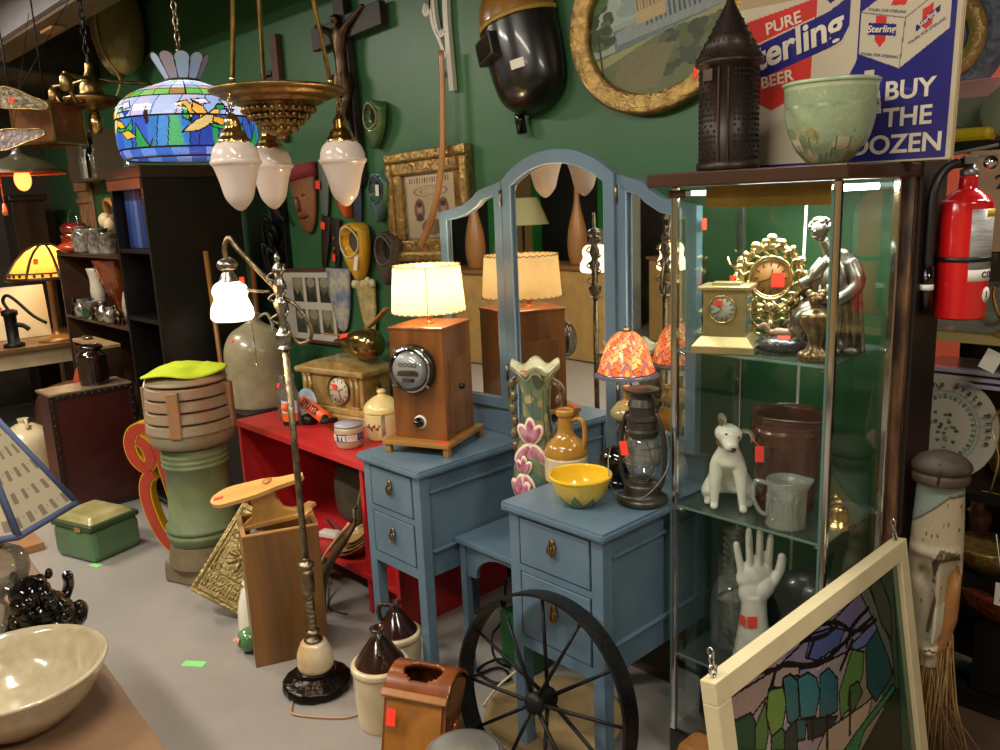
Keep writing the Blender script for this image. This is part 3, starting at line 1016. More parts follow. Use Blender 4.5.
b.tube(smooth_pts([(0.0, -0.03, 0.11), (-0.05, -0.04, 0.10), (-0.065, -0.04, 0.05), (-0.06, -0.045, 0.01)], 5), [0.026]*5+[0.024]*5+[0.016]*6, 12)
for k in range(6):
    b.tube(smooth_pts([(0.07-0.018*k, -0.035, 0.17), (0.078-0.016*k, -0.045, 0.09), (0.085-0.02*k, -0.04, 0.01)], 4), 0.006, 6)
b.ball((0.06, -0.045, 0.012), (0.022, 0.014, 0.012), 10); b.ball((0.02, -0.05, 0.012), (0.022, 0.014, 0.012), 10)
b.out('robed_body', SILVER, t)
b = B()
b.ball((-0.026, -0.018, 0.298), (0.020, 0.022, 0.026), 16)
b.ball((-0.034, -0.038, 0.296), (0.004, 0.006, 0.006), 8)
b.ball((-0.033, -0.035, 0.284), (0.006, 0.004, 0.002), 8)
for s in (-1, 1): b.ball((-0.032+s*0.008, -0.034, 0.302), (0.003, 0.003, 0.002), 8)
hd = b.out('head', SILVER, t)
b = B()
for k in range(42):
    a = rng.rand()*2*PI; e = rng.rand()*1.2
    if math.sin(a) < -0.35 and e < 0.75: continue
    b.ball((-0.024+0.022*math.cos(a)*math.cos(e), -0.012+0.022*math.sin(a)*math.cos(e), 0.302+0.024*math.sin(e)), 0.008, 8)
b.out('curly_hair', SILVER, hd)
# bronze child figure
BRZ2 = mat('warm_bronze', '#8a6f52', 0.3, 0.8, var=0.5, vscale=30)
t = T('bronze_bust_figurine', 'small bronze lady bust on a leafy foot, front right of the top case shelf', 'figurine', (-0.903, 1.863, S1), R_(20))
b = B()
b.lathe(prof_smooth([(0.032, 0), (0.03, 0.015), (0.016, 0.03), (0.014, 0.05), (0.026, 0.075), (0.032, 0.095), (0.03, 0.11), (0.012, 0.12), (0.010, 0.13)], 5), 28, fn=lambda a, r, z, j: (r*(1+0.12*math.sin(6*a+z*50)), z))
for k in range(9):
    a = k*0.7
    b.ball((0.028*math.cos(a), 0.024*math.sin(a), 0.012), (0.012, 0.012, 0.009), 8)
b.out('bust', BRZ2, t)
b = B(); b.ball((-0.002, -0.002, 0.143), (0.014, 0.016, 0.018), 14); b.ball((-0.004, -0.018, 0.141), (0.003, 0.004, 0.004), 6)
hd = b.out('head', BRZ2, t)
b = B()
for k in range(18):
    a = k*1.1
    b.ball((0.016*math.cos(a), 0.004+0.013*math.sin(a), 0.152+0.008*math.sin(k*2.3)), 0.008, 8)
b.out('flower_hair', BRZ2, hd)
# seated dark boy figure behind
t = T('seated_boy_figurine', 'dark bronze seated boy reaching out, left of the silvered statue', 'figurine', (-1.005, 2.02, S1), R_(30))
b = B()
b.tube(smooth_pts([(0, 0, 0.04), (-0.005, 0, 0.09), (0.0, 0, 0.12)], 5), [0.026, 0.025, 0.022, 0.02, 0.02, 0.022, 0.024, 0.022, 0.018, 0.012, 0.01], 12)
b.ball((-0.002, 0, 0.145), (0.017, 0.018, 0.021), 12)
b.tube(smooth_pts([(0.01, -0.01, 0.04), (-0.04, -0.03, 0.05), (-0.045, -0.03, 0.005)], 5), [0.018]*4+[0.014]*4+[0.009]*3, 10)
b.tube(smooth_pts([(0.0, 0.01, 0.04), (-0.045, 0.0, 0.062), (-0.06, 0.0, 0.008)], 5), [0.018]*4+[0.014]*4+[0.009]*3, 10)
b.tube(smooth_pts([(0.0, -0.012, 0.115), (0.02, -0.04, 0.10), (0.05, -0.05, 0.12)], 5), [0.010]*4+[0.008]*4+[0.006]*3, 10)
b.tube(smooth_pts([(0.0, 0.012, 0.115), (-0.03, 0.0, 0.09), (-0.03, -0.01, 0.07)], 5), [0.010]*4+[0.008]*4+[0.006]*3, 10)
b.out('boy_body', BRONZE, t)
b = B(); b.ball((0, 0, 0.03), (0.04, 0.032, 0.03), 14); b.out('rock_seat', BRONZE, t)
# dark cushion shaped dish with small figure
t = T('reclining_figure_dish', 'dark mottled pillow shaped dish with a reclining figure, centre of the top case shelf', 'figurine', (-1.005, 1.895, S1), R_(20))
b = B(); b.ball((0, 0, 0.022), (0.066, 0.04, 0.022), 24); b.out('cushion', mat('mottled_dark_glaze', '#2c2a30', 0.2, var=0.6, vscale=40, coat=0.6, bump=0.5, bscale=50), t)
b = B()
b.tube(smooth_pts([(-0.03, 0.01, 0.05), (0.0, 0.012, 0.05), (0.035, 0.01, 0.044)], 5), [0.008]*3+[0.012]*5+[0.01]*3, 10)
b.ball((0.045, 0.01, 0.05), 0.012, 12)
b.tube(smooth_pts([(-0.028, 0.01, 0.05), (-0.042, 0.008, 0.07), (-0.055, 0.006, 0.06)], 4), [0.006]*9, 8)
b.out('figure', mat('tan_figure', '#96705a', 0.3, coat=0.4), t)
sticker(t, (0.01, -0.022, 0.0425), (0.1, -0.7, 0.7), 0.03, 0.012)
# ---- middle shelf: white dog
t = T('dog_figurine', 'white ceramic terrier sitting with its head cocked on the middle case shelf', 'dog figurine', (-1.145, 1.895, S2), R_(28))
t.scale = (1.2, 1.2, 1.0)
DOGM = mat('dog_white', '#ece6da', 0.28, coat=0.4, var=0.05)
def skin_body(name, verts, edges, radii, m, parent, sub=2, root=0):
    me = bpy.data.meshes.new(name)
    me.from_pydata(verts, edges, [])
    o = bpy.data.objects.new(name, me)
    COL.objects.link(o)
    md = o.modifiers.new('skin', 'SKIN'); md.use_smooth_shade = True
    for i, r in enumerate(radii):
        sv = me.skin_vertices[0].data[i]
        sv.radius = r if isinstance(r, (tuple, list)) else (r, r)
        sv.use_root = (i == root)
    ms = o.modifiers.new('sub', 'SUBSURF'); ms.levels = sub; ms.render_levels = sub
    dg = bpy.context.evaluated_depsgraph_get()
    nm = bpy.data.meshes.new_from_object(o.evaluated_get(dg))
    bpy.data.objects.remove(o)
    nm.materials.clear(); nm.materials.append(m)
    for p in nm.polygons: p.use_smooth = True
    o = bpy.data.objects.new(name, nm)
    COL.objects.link(o)
    if parent: o.parent = parent
    return o
vs = [(0, 0.045, 0.045), (0, 0.035, 0.085), (0, 0.008, 0.125), (0, -0.012, 0.155), (0, -0.02, 0.182), (0, -0.03, 0.206),
      (-0.026, -0.024, 0.115), (-0.028, -0.030, 0.06), (-0.028, -0.034, 0.014), (-0.028, -0.050, 0.009),
      (0.026, -0.024, 0.115), (0.03, -0.030, 0.06), (0.034, -0.036, 0.014), (0.036, -0.054, 0.009),
      (-0.032, 0.035, 0.045), (-0.045, -0.002, 0.035), (-0.042, 0.012, 0.012), (-0.045, -0.016, 0.009),
      (0.032, 0.035, 0.045), (0.045, 0.0, 0.035), (0.042, 0.012, 0.012), (0.046, -0.016, 0.009),
      (0.012, 0.075, 0.02), (0.03, 0.09, 0.012)]
ed = [(0, 1), (1, 2), (2, 3), (3, 4), (4, 5), (2, 6), (6, 7), (7, 8), (8, 9), (2, 10), (10, 11), (11, 12), (12, 13),
      (0, 14), (14, 15), (15, 16), (16, 17), (0, 18), (18, 19), (19, 20), (20, 21), (0, 22), (22, 23)]
rd = [0.036, 0.036, 0.036, 0.028, 0.021, 0.02, 0.017, 0.012, 0.009, 0.009, 0.017, 0.012, 0.009, 0.009, 0.028, 0.022, 0.012, 0.008, 0.028, 0.022, 0.012, 0.008, 0.008, 0.004]
skin_body('dog_body', vs, ed, rd, DOGM, t)
b = B()
Mh = Matrix.Translation((0.0, -0.032, 0.212)) @ Matrix.Rotation(R_(22), 4, 'Y') @ Matrix.Rotation(R_(18), 4, 'Z')
b.M = Mh
b.ball((0, 0, 0), (0.030, 0.032, 0.026), 20)
b.tube([(0, -0.014, -0.006), (0, -0.044, -0.014), (0, -0.056, -0.016)], [0.022, 0.016, 0.011], 14)
hd = b.out('head', DOGM, t)
b = B(); b.M = Mh
b.ball((0, -0.067, -0.012), (0.006, 0.005, 0.005), 10)
for s in (-1, 1): b.ball((s*0.014, -0.025, 0.007), (0.004, 0.003, 0.003), 8)
b.tube([(-0.009, -0.057, -0.022), (0, -0.064, -0.021), (0.009, -0.057, -0.022)], 0.0012, 6)
b.out('face_features', MATS['ink'], hd)
DE = mat('dog_ear', '#7a6f62', 0.3, coat=0.3)
b = B(); b.M = Mh
b.tube(smooth_pts([(-0.022, 0.006, 0.016), (-0.034, 0.004, 0.036), (-0.030, -0.012, 0.040), (-0.026, -0.022, 0.030)], 4), [0.009, 0.011, 0.012, 0.012, 0.011, 0.011, 0.010, 0.009, 0.008, 0.006, 0.005, 0.004, 0.003], 10, flat=0.4)
b.out('ear', DE, hd)
b = B(); b.M = Mh
b.tube(smooth_pts([(0.024, 0.006, 0.012), (0.042, 0.004, 0.018), (0.050, -0.012, 0.010), (0.046, -0.022, 0.002)], 4), [0.009, 0.011, 0.012, 0.012, 0.011, 0.011, 0.010, 0.009, 0.008, 0.006, 0.005, 0.004, 0.003], 10, flat=0.4)
b.out('ear', DE, hd)
b = B(); b.tube([(0.023*math.cos(a), -0.024+0.023*math.sin(a), 0.186+0.006*math.sin(a)) for a in [2*PI*k/20 for k in range(20)]], 0.0035, 8, close=True)
b.out('collar', mat('collar_brown', '#6a4630', 0.4), t)
b = B(); b.box((0.066, -0.05, 0.168), (0.018, 0.003, 0.042)); b.tube([(0.05, -0.04, 0.205), (0.066, -0.05, 0.188)], 0.001, 5); b.out('price_tag', TAGM, t)
# brown pitcher
BRG = mat('brown_salt_glaze', '#4f2412', 0.2, coat=0.7, var=0.3, vscale=10, bump=0.15, bscale=25)
t = T('brown_pitcher', 'large ridged dark brown pottery pitcher behind the white dog', 'pitcher', (-1.035, 2.00, S2), R_(-20))
def spout(a, r, z, j):
    d = math.cos(a)
    k = max(0, d)**8*max(0, (z-0.20)/0.055)
    return r*(1+0.30*k)+0.0008*math.sin(z*420), z
b = B()
b.lathe(prof_smooth([(0.072, 0), (0.076, 0.004), (0.080, 0.06), (0.086, 0.14), (0.090, 0.20), (0.084, 0.225), (0.088, 0.25), (0.092, 0.256), (0.086, 0.257), (0.078, 0.22), (0.078, 0.06), (0, 0.03)], 6), 48, fn=spout)
b.out('pitcher_body', BRG, t)
b = B(); b.tube(smooth_pts([(-0.086, 0, 0.238), (-0.115, 0, 0.25), (-0.128, 0, 0.19), (-0.112, 0, 0.12), (-0.084, 0, 0.10)], 6), 0.012, 12, flat=0.8); b.out('handle', BRG, t)
# pressed glass mug
MUGG = glassmat('pressed_glass', (0.92, 0.94, 0.92), 0.10, 0.08, body=0.28, bodycol=(0.72, 0.74, 0.70))
t = T('glass_creamer', 'clear pressed glass creamer with handle, front right of the middle case shelf', 'jug', (-0.962, 1.865, S2), R_(18))
b = B()
b.lathe([(0.0, 0.004), (0.048, 0.0), (0.050, 0.006), (0.046, 0.016), (0.046, 0.10), (0.050, 0.122), (0.047, 0.124), (0.042, 0.10), (0.042, 0.014), (0, 0.01)], 40,
        fn=lambda a, r, z, j: (r*(1+0.35*max(0, math.cos(a))**10*max(0, (z-0.09)/0.035)*(r > 0.03))*(1+0.03*math.sin(11*a)*(0.02 < z < 0.09)), z+0.006*max(0, math.cos(a))**10*(z > 0.11)))
b.out('glass_body', MUGG, t)
b = B()
for k in range(9):
    a = 2*PI*k/9
    b.tube([(0.047*math.cos(a+0.25*math.sin(q)), 0.047*math.sin(a+0.25*math.sin(q)), 0.055+0.03*math.cos(q)) for q in [2*PI*i/10 for i in range(10)]], 0.0018, 6, close=True)
b.out('pressed_pattern', MUGG, t)
b = B(); b.tube(smooth_pts([(-0.045, 0, 0.105), (-0.075, 0, 0.108), (-0.083, 0, 0.07), (-0.065, 0, 0.03), (-0.046, 0, 0.022)], 6), 0.006, 10); b.out('handle', MUGG, t)
b = B(); b.box((0.005, -0.01, 0.06), (0.03, 0.02, 0.001)); b.out('price_tag', TAGM, t)
# brass bells
def bell(label, loc, s, rz=0):
    t = T('brass_bell', label, 'bell', loc, rz, 'brass bells in the case')
    b = B(); b.lathe(prof_smooth([(0.042*s, 0), (0.036*s, 0.006*s), (0.027*s, 0.02*s), (0.022*s, 0.04*s), (0.014*s, 0.05*s), (0.005*s, 0.054*s)], 5), 28); b.out('bell_body', BRASS, t)
    b = B(); b.lathe([(0.004*s, 0.052*s), (0.013*s, 0.056*s), (0.014*s, 0.06*s), (0.006*s, 0.066*s), (0.0, 0.068*s)], 16); b.out('knob', BRASS, t)
bell('larger brass bell by the right side pane of the middle case shelf', (-0.868, 1.955, S2), 1.05)
bell('smaller brass bell half behind the clear glass creamer', (-0.905, 2.02, S2), 0.8)
# ---- lower shelf: glove mould hand
HANDM = mat('glove_form_white', '#e8e2da', 0.25, coat=0.4, var=0.03)
t = T('hand_mould', 'white porcelain glove mould shaped as an upright hand on the lower case shelf', 'hand form', (-1.055, 1.885, S3), R_(44))
def C3(p): return p
vs = []; ed = []; rd = []
def chain(pts, rs, start=None):
    i0 = start
    for p, r in zip(pts, rs):
        vs.append(p); rd.append(r)
        k = len(vs)-1
        if i0 is not None: ed.append((i0, k))
        i0 = k
    return i0
b = B()
b.lathe(prof_smooth([(0.056, 0.0), (0.058, 0.006), (0.055, 0.03), (0.046, 0.09), (0.037, 0.15), (0.034, 0.19), (0.036, 0.215)], 6), 36, sx=1.0, sy=0.72)
b.ball((0.0, 0, 0.225), (0.043, 0.022, 0.05), 24)
b.ball((0.0, 0, 0.265), (0.050, 0.019, 0.045), 24)
b.ball((0.022, -0.006, 0.235), (0.028, 0.022, 0.042), 18, rot=Matrix.Rotation(R_(28), 4, 'Y'))
b.tube(smooth_pts([(0.018, -0.004, 0.225), (0.045, -0.006, 0.252), (0.062, -0.008, 0.285), (0.068, -0.008, 0.315), (0.067, -0.008, 0.338)], 5), [0.018, 0.018, 0.018, 0.017, 0.016, 0.015, 0.0145, 0.014, 0.0137, 0.0135, 0.0133, 0.0132, 0.013, 0.013, 0.0128, 0.0125, 0.012, 0.0115, 0.0105, 0.008, 0.003], 14)
for x0, x1, ln in ((-0.036, -0.052, 0.085), (-0.013, -0.019, 0.125), (0.011, 0.011, 0.128), (0.034, 0.040, 0.105)):
    z0 = 0.285
    pts = smooth_pts([(x0, 0, z0-0.03), (x0, 0, z0), ((x0+x1)/2, 0, z0+ln*0.5), (x1, -0.002, z0+ln)], 6)
    n = len(pts)
    rr = [0.0125-0.003*(i/n) for i in range(n)]
    for q, kq in enumerate((0.95, 0.8, 0.35)): rr[n-3+q] *= kq
    b.tube(pts, rr, 14, flat=0.95)
bm_ = b.bm
hm = b.out('hand_body', HANDM, t)
rm = hm.modifiers.new('remesh', 'REMESH'); rm.mode = 'VOXEL'; rm.voxel_size = 0.0028; rm.use_smooth_shade = True
sm = hm.modifiers.new('smooth', 'SMOOTH'); sm.iterations = 6; sm.factor = 0.6
sticker(t, (-0.012, -0.030, 0.15), (0, -1, 0.08), 0.026, 0.032)
sticker(t, (-0.036, -0.022, 0.152), (-0.8, -0.6, 0.05), 0.016, 0.03)
# bottle with beaded glass
t = T('glass_decanter', 'tall clear glass bottle with beaded neck, left of the white hand', 'bottle', (-1.165, 1.96, S3))
b = B(); b.lathe(prof_smooth([(0.0, 0.004), (0.055, 0.0), (0.06, 0.03), (0.06, 0.12), (0.05, 0.18), (0.024, 0.22), (0.022, 0.26), (0.02, 0.33), (0.028, 0.345), (0.028, 0.35)], 5), 32, cap=False)
b.out('bottle_body', BOTTLE, t)
b = B()
for j in range(6):
    for k in range(14):
        a = 2*PI*(k+0.5*(j % 2))/14
        b.ball((0.024*math.cos(a), 0.024*math.sin(a), 0.22+j*0.02), 0.005, 6)
b.out('beads', BOTTLE, t)
# insulator like spindles at the right
for k, (x, y, z, lab) in enumerate(((-0.93, 1.99, 0.16, 'upper'), (-0.90, 1.93, 0.10, 'lower'))):
    t = T('steel_spindle', 'dark steel spindle with end caps lying behind the hand, the %s one' % lab, 'spindle', (x, y, S3+z-0.07), R_(20))
    b = B(); b.tube([(-0.05, 0, 0), (0.05, 0, 0)], 0.009, 12); b.out('rod', mat('rosewood', '#4a2318', 0.3, coat=0.3), t)
    for s in (-1, 1):
        b = B(); b.tube([(s*0.05, 0, 0), (s*0.062, 0, 0)], 0.016, 14); b.tube([(s*0.066, 0, 0), (s*0.072, 0, 0)], 0.022, 14); b.out('end_cap', CHROME, t)
    b = B(); b.box((-0.035, 0, -(z-0.07)/2-0.01+0.0), (0.012, 0.03, max(z-0.06, 0.02))); b.box((0.035, 0, -(z-0.07)/2-0.01), (0.012, 0.03, max(z-0.06, 0.02))); b.box((0, 0, -z+0.076), (0.08, 0.03, 0.006)); b.out('cradle', IRON, t)
# round dark advertising tin lid with white letters behind the hand
t = T('round_sign_disc', 'dark green round disc with pale lettering, behind the hand on the lower case shelf', 'disc', (-0.985, 2.06, S3), R_(18))
b = B(); b.lathe([(0, 0), (0.12, 0), (0.12, 0.01), (0, 0.01)], 48, (0, 0.0, 0.125), rot=Matrix.Rotation(PI/2-0.1, 4, 'X'), cap=False); b.out('disc', mat('dark_green_enamel', '#12231c', 0.3, coat=0.4), t)
for i, chh in enumerate('OHIO'):
    a = R_(235+i*22)
    text(chh, 0.045, mat('pale_letter', '#8b9c92', 0.5), t, face((0.095*math.cos(a), -0.012, 0.125+0.095*math.sin(a)), 0, -0.1, a+PI/2))
# ================================================================ RED SHELF UNIT AND WHAT STANDS ON IT
REDP = mat('red_paint', '#c4292c', 0.38, var=0.12, vscale=6, coat=0.15)
RX0, RX1, RY0, RZ = -3.66, -2.42, 1.68, 0.645
t = T('red_shelf_unit', 'bright red painted open shelf unit against the green wall, left of the vanity', 'shelf unit', ((RX0+RX1)/2, RY0, 0))
hw = (RX1-RX0)/2
b = B(); b.box((0, 0.29, RZ-0.014), (2*hw, 0.58, 0.028), bev=0.002); b.out('top_board', REDP, t)
b = B(); b.box((0, 0.29, 0.16), (2*hw-0.05, 0.56, 0.02), bev=0.002); b.out('lower_shelf', REDP, t)
for s in (-1, 1):
    b = B(); b.box((s*(hw-0.0125), 0.29, (RZ-0.03)/2), (0.025, 0.56, RZ-0.03), bev=0.002); b.out('side_panel', REDP, t)
b = B(); b.box((hw-0.225, 0.29, (RZ-0.03)/2), (0.022, 0.54, RZ-0.03), bev=0.002); b.out('divider', REDP, t)
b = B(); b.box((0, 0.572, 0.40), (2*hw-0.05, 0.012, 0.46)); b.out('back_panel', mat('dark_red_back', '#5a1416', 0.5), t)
Z1 = RZ+0.0005
# big stoneware jug
t = T('stoneware_jug', 'very large grey beige stoneware jug with a domed shoulder on the red shelf', 'jug', (-3.86, 1.925, 0.6465), R_(35))
SG = mat('grey_beige_stoneware', '#a59a7c', 0.3, var=0.15, vscale=6, coat=0.4, col2='#857a5e')
b = B(); b.lathe(prof_smooth([(0.145, 0), (0.152, 0.01), (0.158, 0.10), (0.160, 0.24), (0.150, 0.31), (0.115, 0.37), (0.06, 0.405), (0.035, 0.425), (0.033, 0.45), (0.038, 0.462), (0.02, 0.465)], 5), 48)
b.out('jug_body', SG, t)
b = B(); b.tube(smooth_pts([(0.03, 0, 0.44), (0.075, 0, 0.46), (0.10, 0, 0.42), (0.105, 0, 0.375)], 6), 0.011, 12, flat=0.7); b.out('handle', SG, t)
sticker(t, (-0.045, -0.118, 0.352), (-0.25, -0.65, 0.7), 0.02, 0.04, spin=-0.6)
# bottles
def bottle(label, loc, prof, m, cat='bottle', name='glass_bottle', group=None, rz=0):
    t = T(name, label, cat, loc, rz, group)
    b = B(); b.lathe(prof_smooth(prof, 5), 28); b.out('bottle_body', m, t)
    return t
t = bottle('slim empty clear glass bottle beside the big stoneware jug', (-3.47, 1.84, Z1), [(0.026, 0), (0.029, 0.005), (0.029, 0.09), (0.026, 0.13), (0.014, 0.165), (0.012, 0.19), (0.014, 0.20), (0.014, 0.212)], BOTTLE)
sticker(t, (0.0, -0.0175, 0.165), (0, -0.9, 0.3), 0.024, 0.02)
t = bottle('clear quart bottle with a blue printed emblem and orange carton base label', (-3.345, 1.81, Z1), [(0.038, 0), (0.042, 0.005), (0.042, 0.12), (0.038, 0.145), (0.022, 0.19), (0.020, 0.215), (0.025, 0.222), (0.025, 0.235), (0.018, 0.238)], BOTTLE)
cv = Cv(80, 60, '#1c2858')
cv.rect(0, 0, 1, 0.16, '#17161a'); cv.rect(0, 0.16, 1, 0.50, '#e8641c'); cv.rect(0, 0.16, 0.33, 0.50, '#1d1a18')
cv.rect(0, 0.50, 1, 0.56, '#e8e0d0'); cv.rect(0, 0.56, 1, 1.0, '#c9cede')
for k in range(7): cv.ell(0.2+0.1*k, 0.78, 0.04, 0.12, '#2a3e9a'); cv.ell(0.22+0.1*k, 0.80, 0.018, 0.07, '#e2e2ea')
painted('printed_label', cv, lambda u, v: (0.0425*math.cos(-PI*0.95+u*PI), 0.0425*math.sin(-PI*0.95+u*PI), 0.006+v*0.115), paintmat('label_paint', 0.35), t)
text('ET', 0.028, mat('label_orange', '#f0882c', 0.5), t, face((-0.026, -0.0375, 0.040), R_(-32)), bold=0.001)
b = B(); b.ball((0.024, -0.045, 0.095), 0.018, 14); b.out('orange_ball', mat('orange_tag', '#f06a2a', 0.5), t)
# onyx mantel clock
ONX = mat('gold_veined_stone', '#b79a5e', 0.3, col2='#7c6230', vscale=9, coat=0.5, bump=0.45, bscale=16)
t = T('mantel_clock', 'heavy gold veined stone mantel clock with pilasters on the red shelf', 'clock', (-3.27, 2.06, Z1), R_(12))
b = B()
b.box((0, 0, 0.02), (0.46, 0.24, 0.04), bev=0.008)
b.box((0, 0, 0.055), (0.43, 0.215, 0.03), bev=0.006); b.out('plinth', ONX, t)
b = B(); b.box((0, 0, 0.145), (0.39, 0.18, 0.15), bev=0.006); b.out('case', ONX, t)
b = B(); b.box((0, 0, 0.232), (0.44, 0.225, 0.026), bev=0.008); b.prism([(-0.21, 0), (0.21, 0), (0.10, 0.035), (-0.10, 0.035)], 0.2, Matrix.Translation((0, 0.1, 0.245)) @ Matrix.Rotation(PI/2, 4, 'X')); b.out('cornice', ONX, t)
for x_ in (-0.165, -0.135, 0.135, 0.165):
    b = B(); b.tube([(x_, -0.092, 0.075), (x_, -0.092, 0.215)], 0.0105, 10); b.box((x_, -0.094, 0.213), (0.026, 0.022, 0.014), bev=0.003); b.box((x_, -0.094, 0.076), (0.026, 0.022, 0.012), bev=0.003); b.out('pilaster', ONX, t)
b = B(); b.lathe([(0.0, 0.0), (0.012, 0.0), (0.02, 0.008), (0.012, 0.018), (0, 0.018)], 12, (0.196, 0.0, 0.155), rot=Matrix.Rotation(PI/2, 4, 'Y'), smooth=False); b.ball((0.205, 0, 0.165), (0.008, 0.024, 0.014), 10); b.ball((0.205, 0, 0.14), (0.008, 0.016, 0.018), 10); b.out('side_mask_ornament', OLDBRASS, t)
dial(t, None, 0.062, face((0.05, -0.094, 0.148)), '#cfc5ae', rim=OLDBRASS, hands=(20, 290))
sticker(t, (0.03, -0.1, 0.165), (0, -1, 0), 0.026, 0.026)
# blue floral plate leaning beside dial
cv = Cv(70, 70, '#a9bfc9')
cv.ell(0.5, 0.5, 0.48, 0.48, '#8fa9b8'); cv.ell(0.5, 0.5, 0.40, 0.40, '#b9c7c4')
for k in range(12): cv.ell(0.3+0.4*rng.rand(), 0.3+0.4*rng.rand(), 0.06, 0.04, ['#3f6a86', '#7f9a6a', '#c9866a', '#5b7fa0'][k % 4], ang=k)
t = T('floral_plate', 'small blue floral china plate leaning on the stone mantel clock', 'plate', (-3.35, 1.90, Z1+0.004), R_(8))
b = B(); b.lathe([(0, 0), (0.05, 0), (0.075, 0.008), (0.073, 0.011), (0.05, 0.004), (0, 0.004)], 36, cap=False, rot=Matrix.Translation((0, 0.0, 0.135-0.06)) @ Matrix.Rotation(PI/2-0.14, 4, 'X')); b.out('plate_rim', mat('blue_china', '#9fb3c4', 0.15, coat=0.6), t)
Mp = Matrix.Translation((0, -0.0045, 0.135-0.06)) @ Matrix.Rotation(PI/2-0.14, 4, 'X')
painted('painted_flowers', cv, lambda u, v: tuple(Mp @ Vector(((u-.5)*0.1, (v-.5)*0.1, 0.001))), paintmat('china_paint', 0.15, coat=0.6), t, keep=lambda u, v: (u-.5)**2+(v-.5)**2 < 0.25)
sticker(t, (0.006, -0.010, 0.062), (0, -1, 0.12), 0.022, 0.022)
# brass pear shaped vessel on top of clock
t = T('brass_egg_vessel', 'smoky brass egg shaped vessel lying on top of the stone clock', 'vessel', (-3.17, 2.09, Z1+0.2805), R_(12), s=1.1)
b = B(); b.lathe(prof_smooth([(0.0, -0.15), (0.008, -0.146), (0.02, -0.11), (0.042, -0.06), (0.062, 0.0), (0.067, 0.05), (0.055, 0.09), (0.03, 0.11), (0, 0.115)], 5), 32, (0, 0, 0.066), rot=Matrix.Rotation(PI/2, 4, 'Y'), fn=None)
b.out('vessel_body', mat('smoked_brass', '#8e7c4a', 0.16, 0.9, var=0.2, vscale=5), t)
sticker(t, (-0.05, -0.04, 0.10), (-0.2, -0.7, 0.7), 0.05, 0.02, spin=0.3)
# orange hand sprayer
t = T('garden_sprayer', 'orange tin hand pump sprayer lettered SPRAYER lying in front of the clock', 'sprayer', (-3.20, 1.845, Z1+0.044), R_(-16), s=1.18)
b = B(); b.tube([(-0.15, 0, 0.035), (0.13, 0, 0.035)], 0.024, 24); b.tube([(0.13, 0, 0.035), (0.134, 0, 0.035)], 0.026, 24); b.tube([(-0.154, 0, 0.035), (-0.15, 0, 0.035)], 0.026, 24); b.out('barrel', mat('sprayer_orange', '#e8602a', 0.35), t)
b = B(); b.tube([(0.134, 0, 0.035), (0.19, 0, 0.035)], 0.005, 8); b.tube([(0.134, 0, 0.035), (0.142, 0, 0.035)], 0.012, 10); b.out('plunger_rod', IRON, t)
b = B(); b.tube([(0.19, -0.03, 0.035), (0.19, 0.03, 0.035)], 0.009, 10); b.out('handle', IRON, t)
b = B(); b.lathe([(0.03, 0), (0.032, 0.004), (0.032, 0.03), (0.02, 0.036), (0.0, 0.036)], 20, (-0.09, 0, -0.037)); b.out('tank', mat('tin_black', '#1e1a1a', 0.4, 0.5), t)
for i, chh in enumerate('SPRAYER'):
    text(chh, 0.042, MATS['ink'], t, face((-0.095+i*0.031, -0.0200, 0.050), 0, -R_(38)), bold=0.0012, sxx=0.95)
# low jar with blue band
t = T('banded_glass_jar', 'low round jar with a blue lettered band at the right end of the red shelf', 'jar', (-2.845, 1.79, Z1), R_(0))
b = B(); b.lathe(prof_smooth([(0.044, 0), (0.052, 0.004), (0.06, 0.03), (0.06, 0.075), (0.056, 0.086)], 4), 32); b.out('jar_body', mat('milky_jar', '#b9a888', 0.2, coat=0.6), t)
cv = Cv(120, 24, '#d8d2c8'); cv.rect(0.0, 0.0, 1, 0.08, '#2b3a78'); cv.rect(0, 0.92, 1, 1, '#2b3a78')
for x0_ in (0.06, 0.56): cv.rect(x0_, 0.12, x0_+0.13, 0.9, '#23306e'); cv.rect(x0_+0.25, 0.12, x0_+0.38, 0.9, '#23306e')
painted('label_band', cv, lambda u, v: (0.0606*math.cos(u*2*PI-0.4), 0.0606*math.sin(u*2*PI-0.4), 0.030+v*0.034), paintmat('band_paint', 0.4), t)
b = B(); b.lathe([(0.052, 0.086), (0.058, 0.088), (0.058, 0.098), (0.0, 0.10)], 32); b.out('jar_lid', mat('lid_pink', '#b99a98', 0.4, col2='#8fa0b8', vscale=30), t)
for i, chh in enumerate('IT TE'):
    a = R_(238+i*17)
    text(chh, 0.028, mat('label_white', '#efe9dc', 0.5), t, Matrix.Translation((0.0614*math.cos(a), 0.0614*math.sin(a), 0.047)) @ Matrix.Rotation(a+PI/2, 4, 'Z') @ Matrix.Rotation(PI/2, 4, 'X'), bold=0.0012)
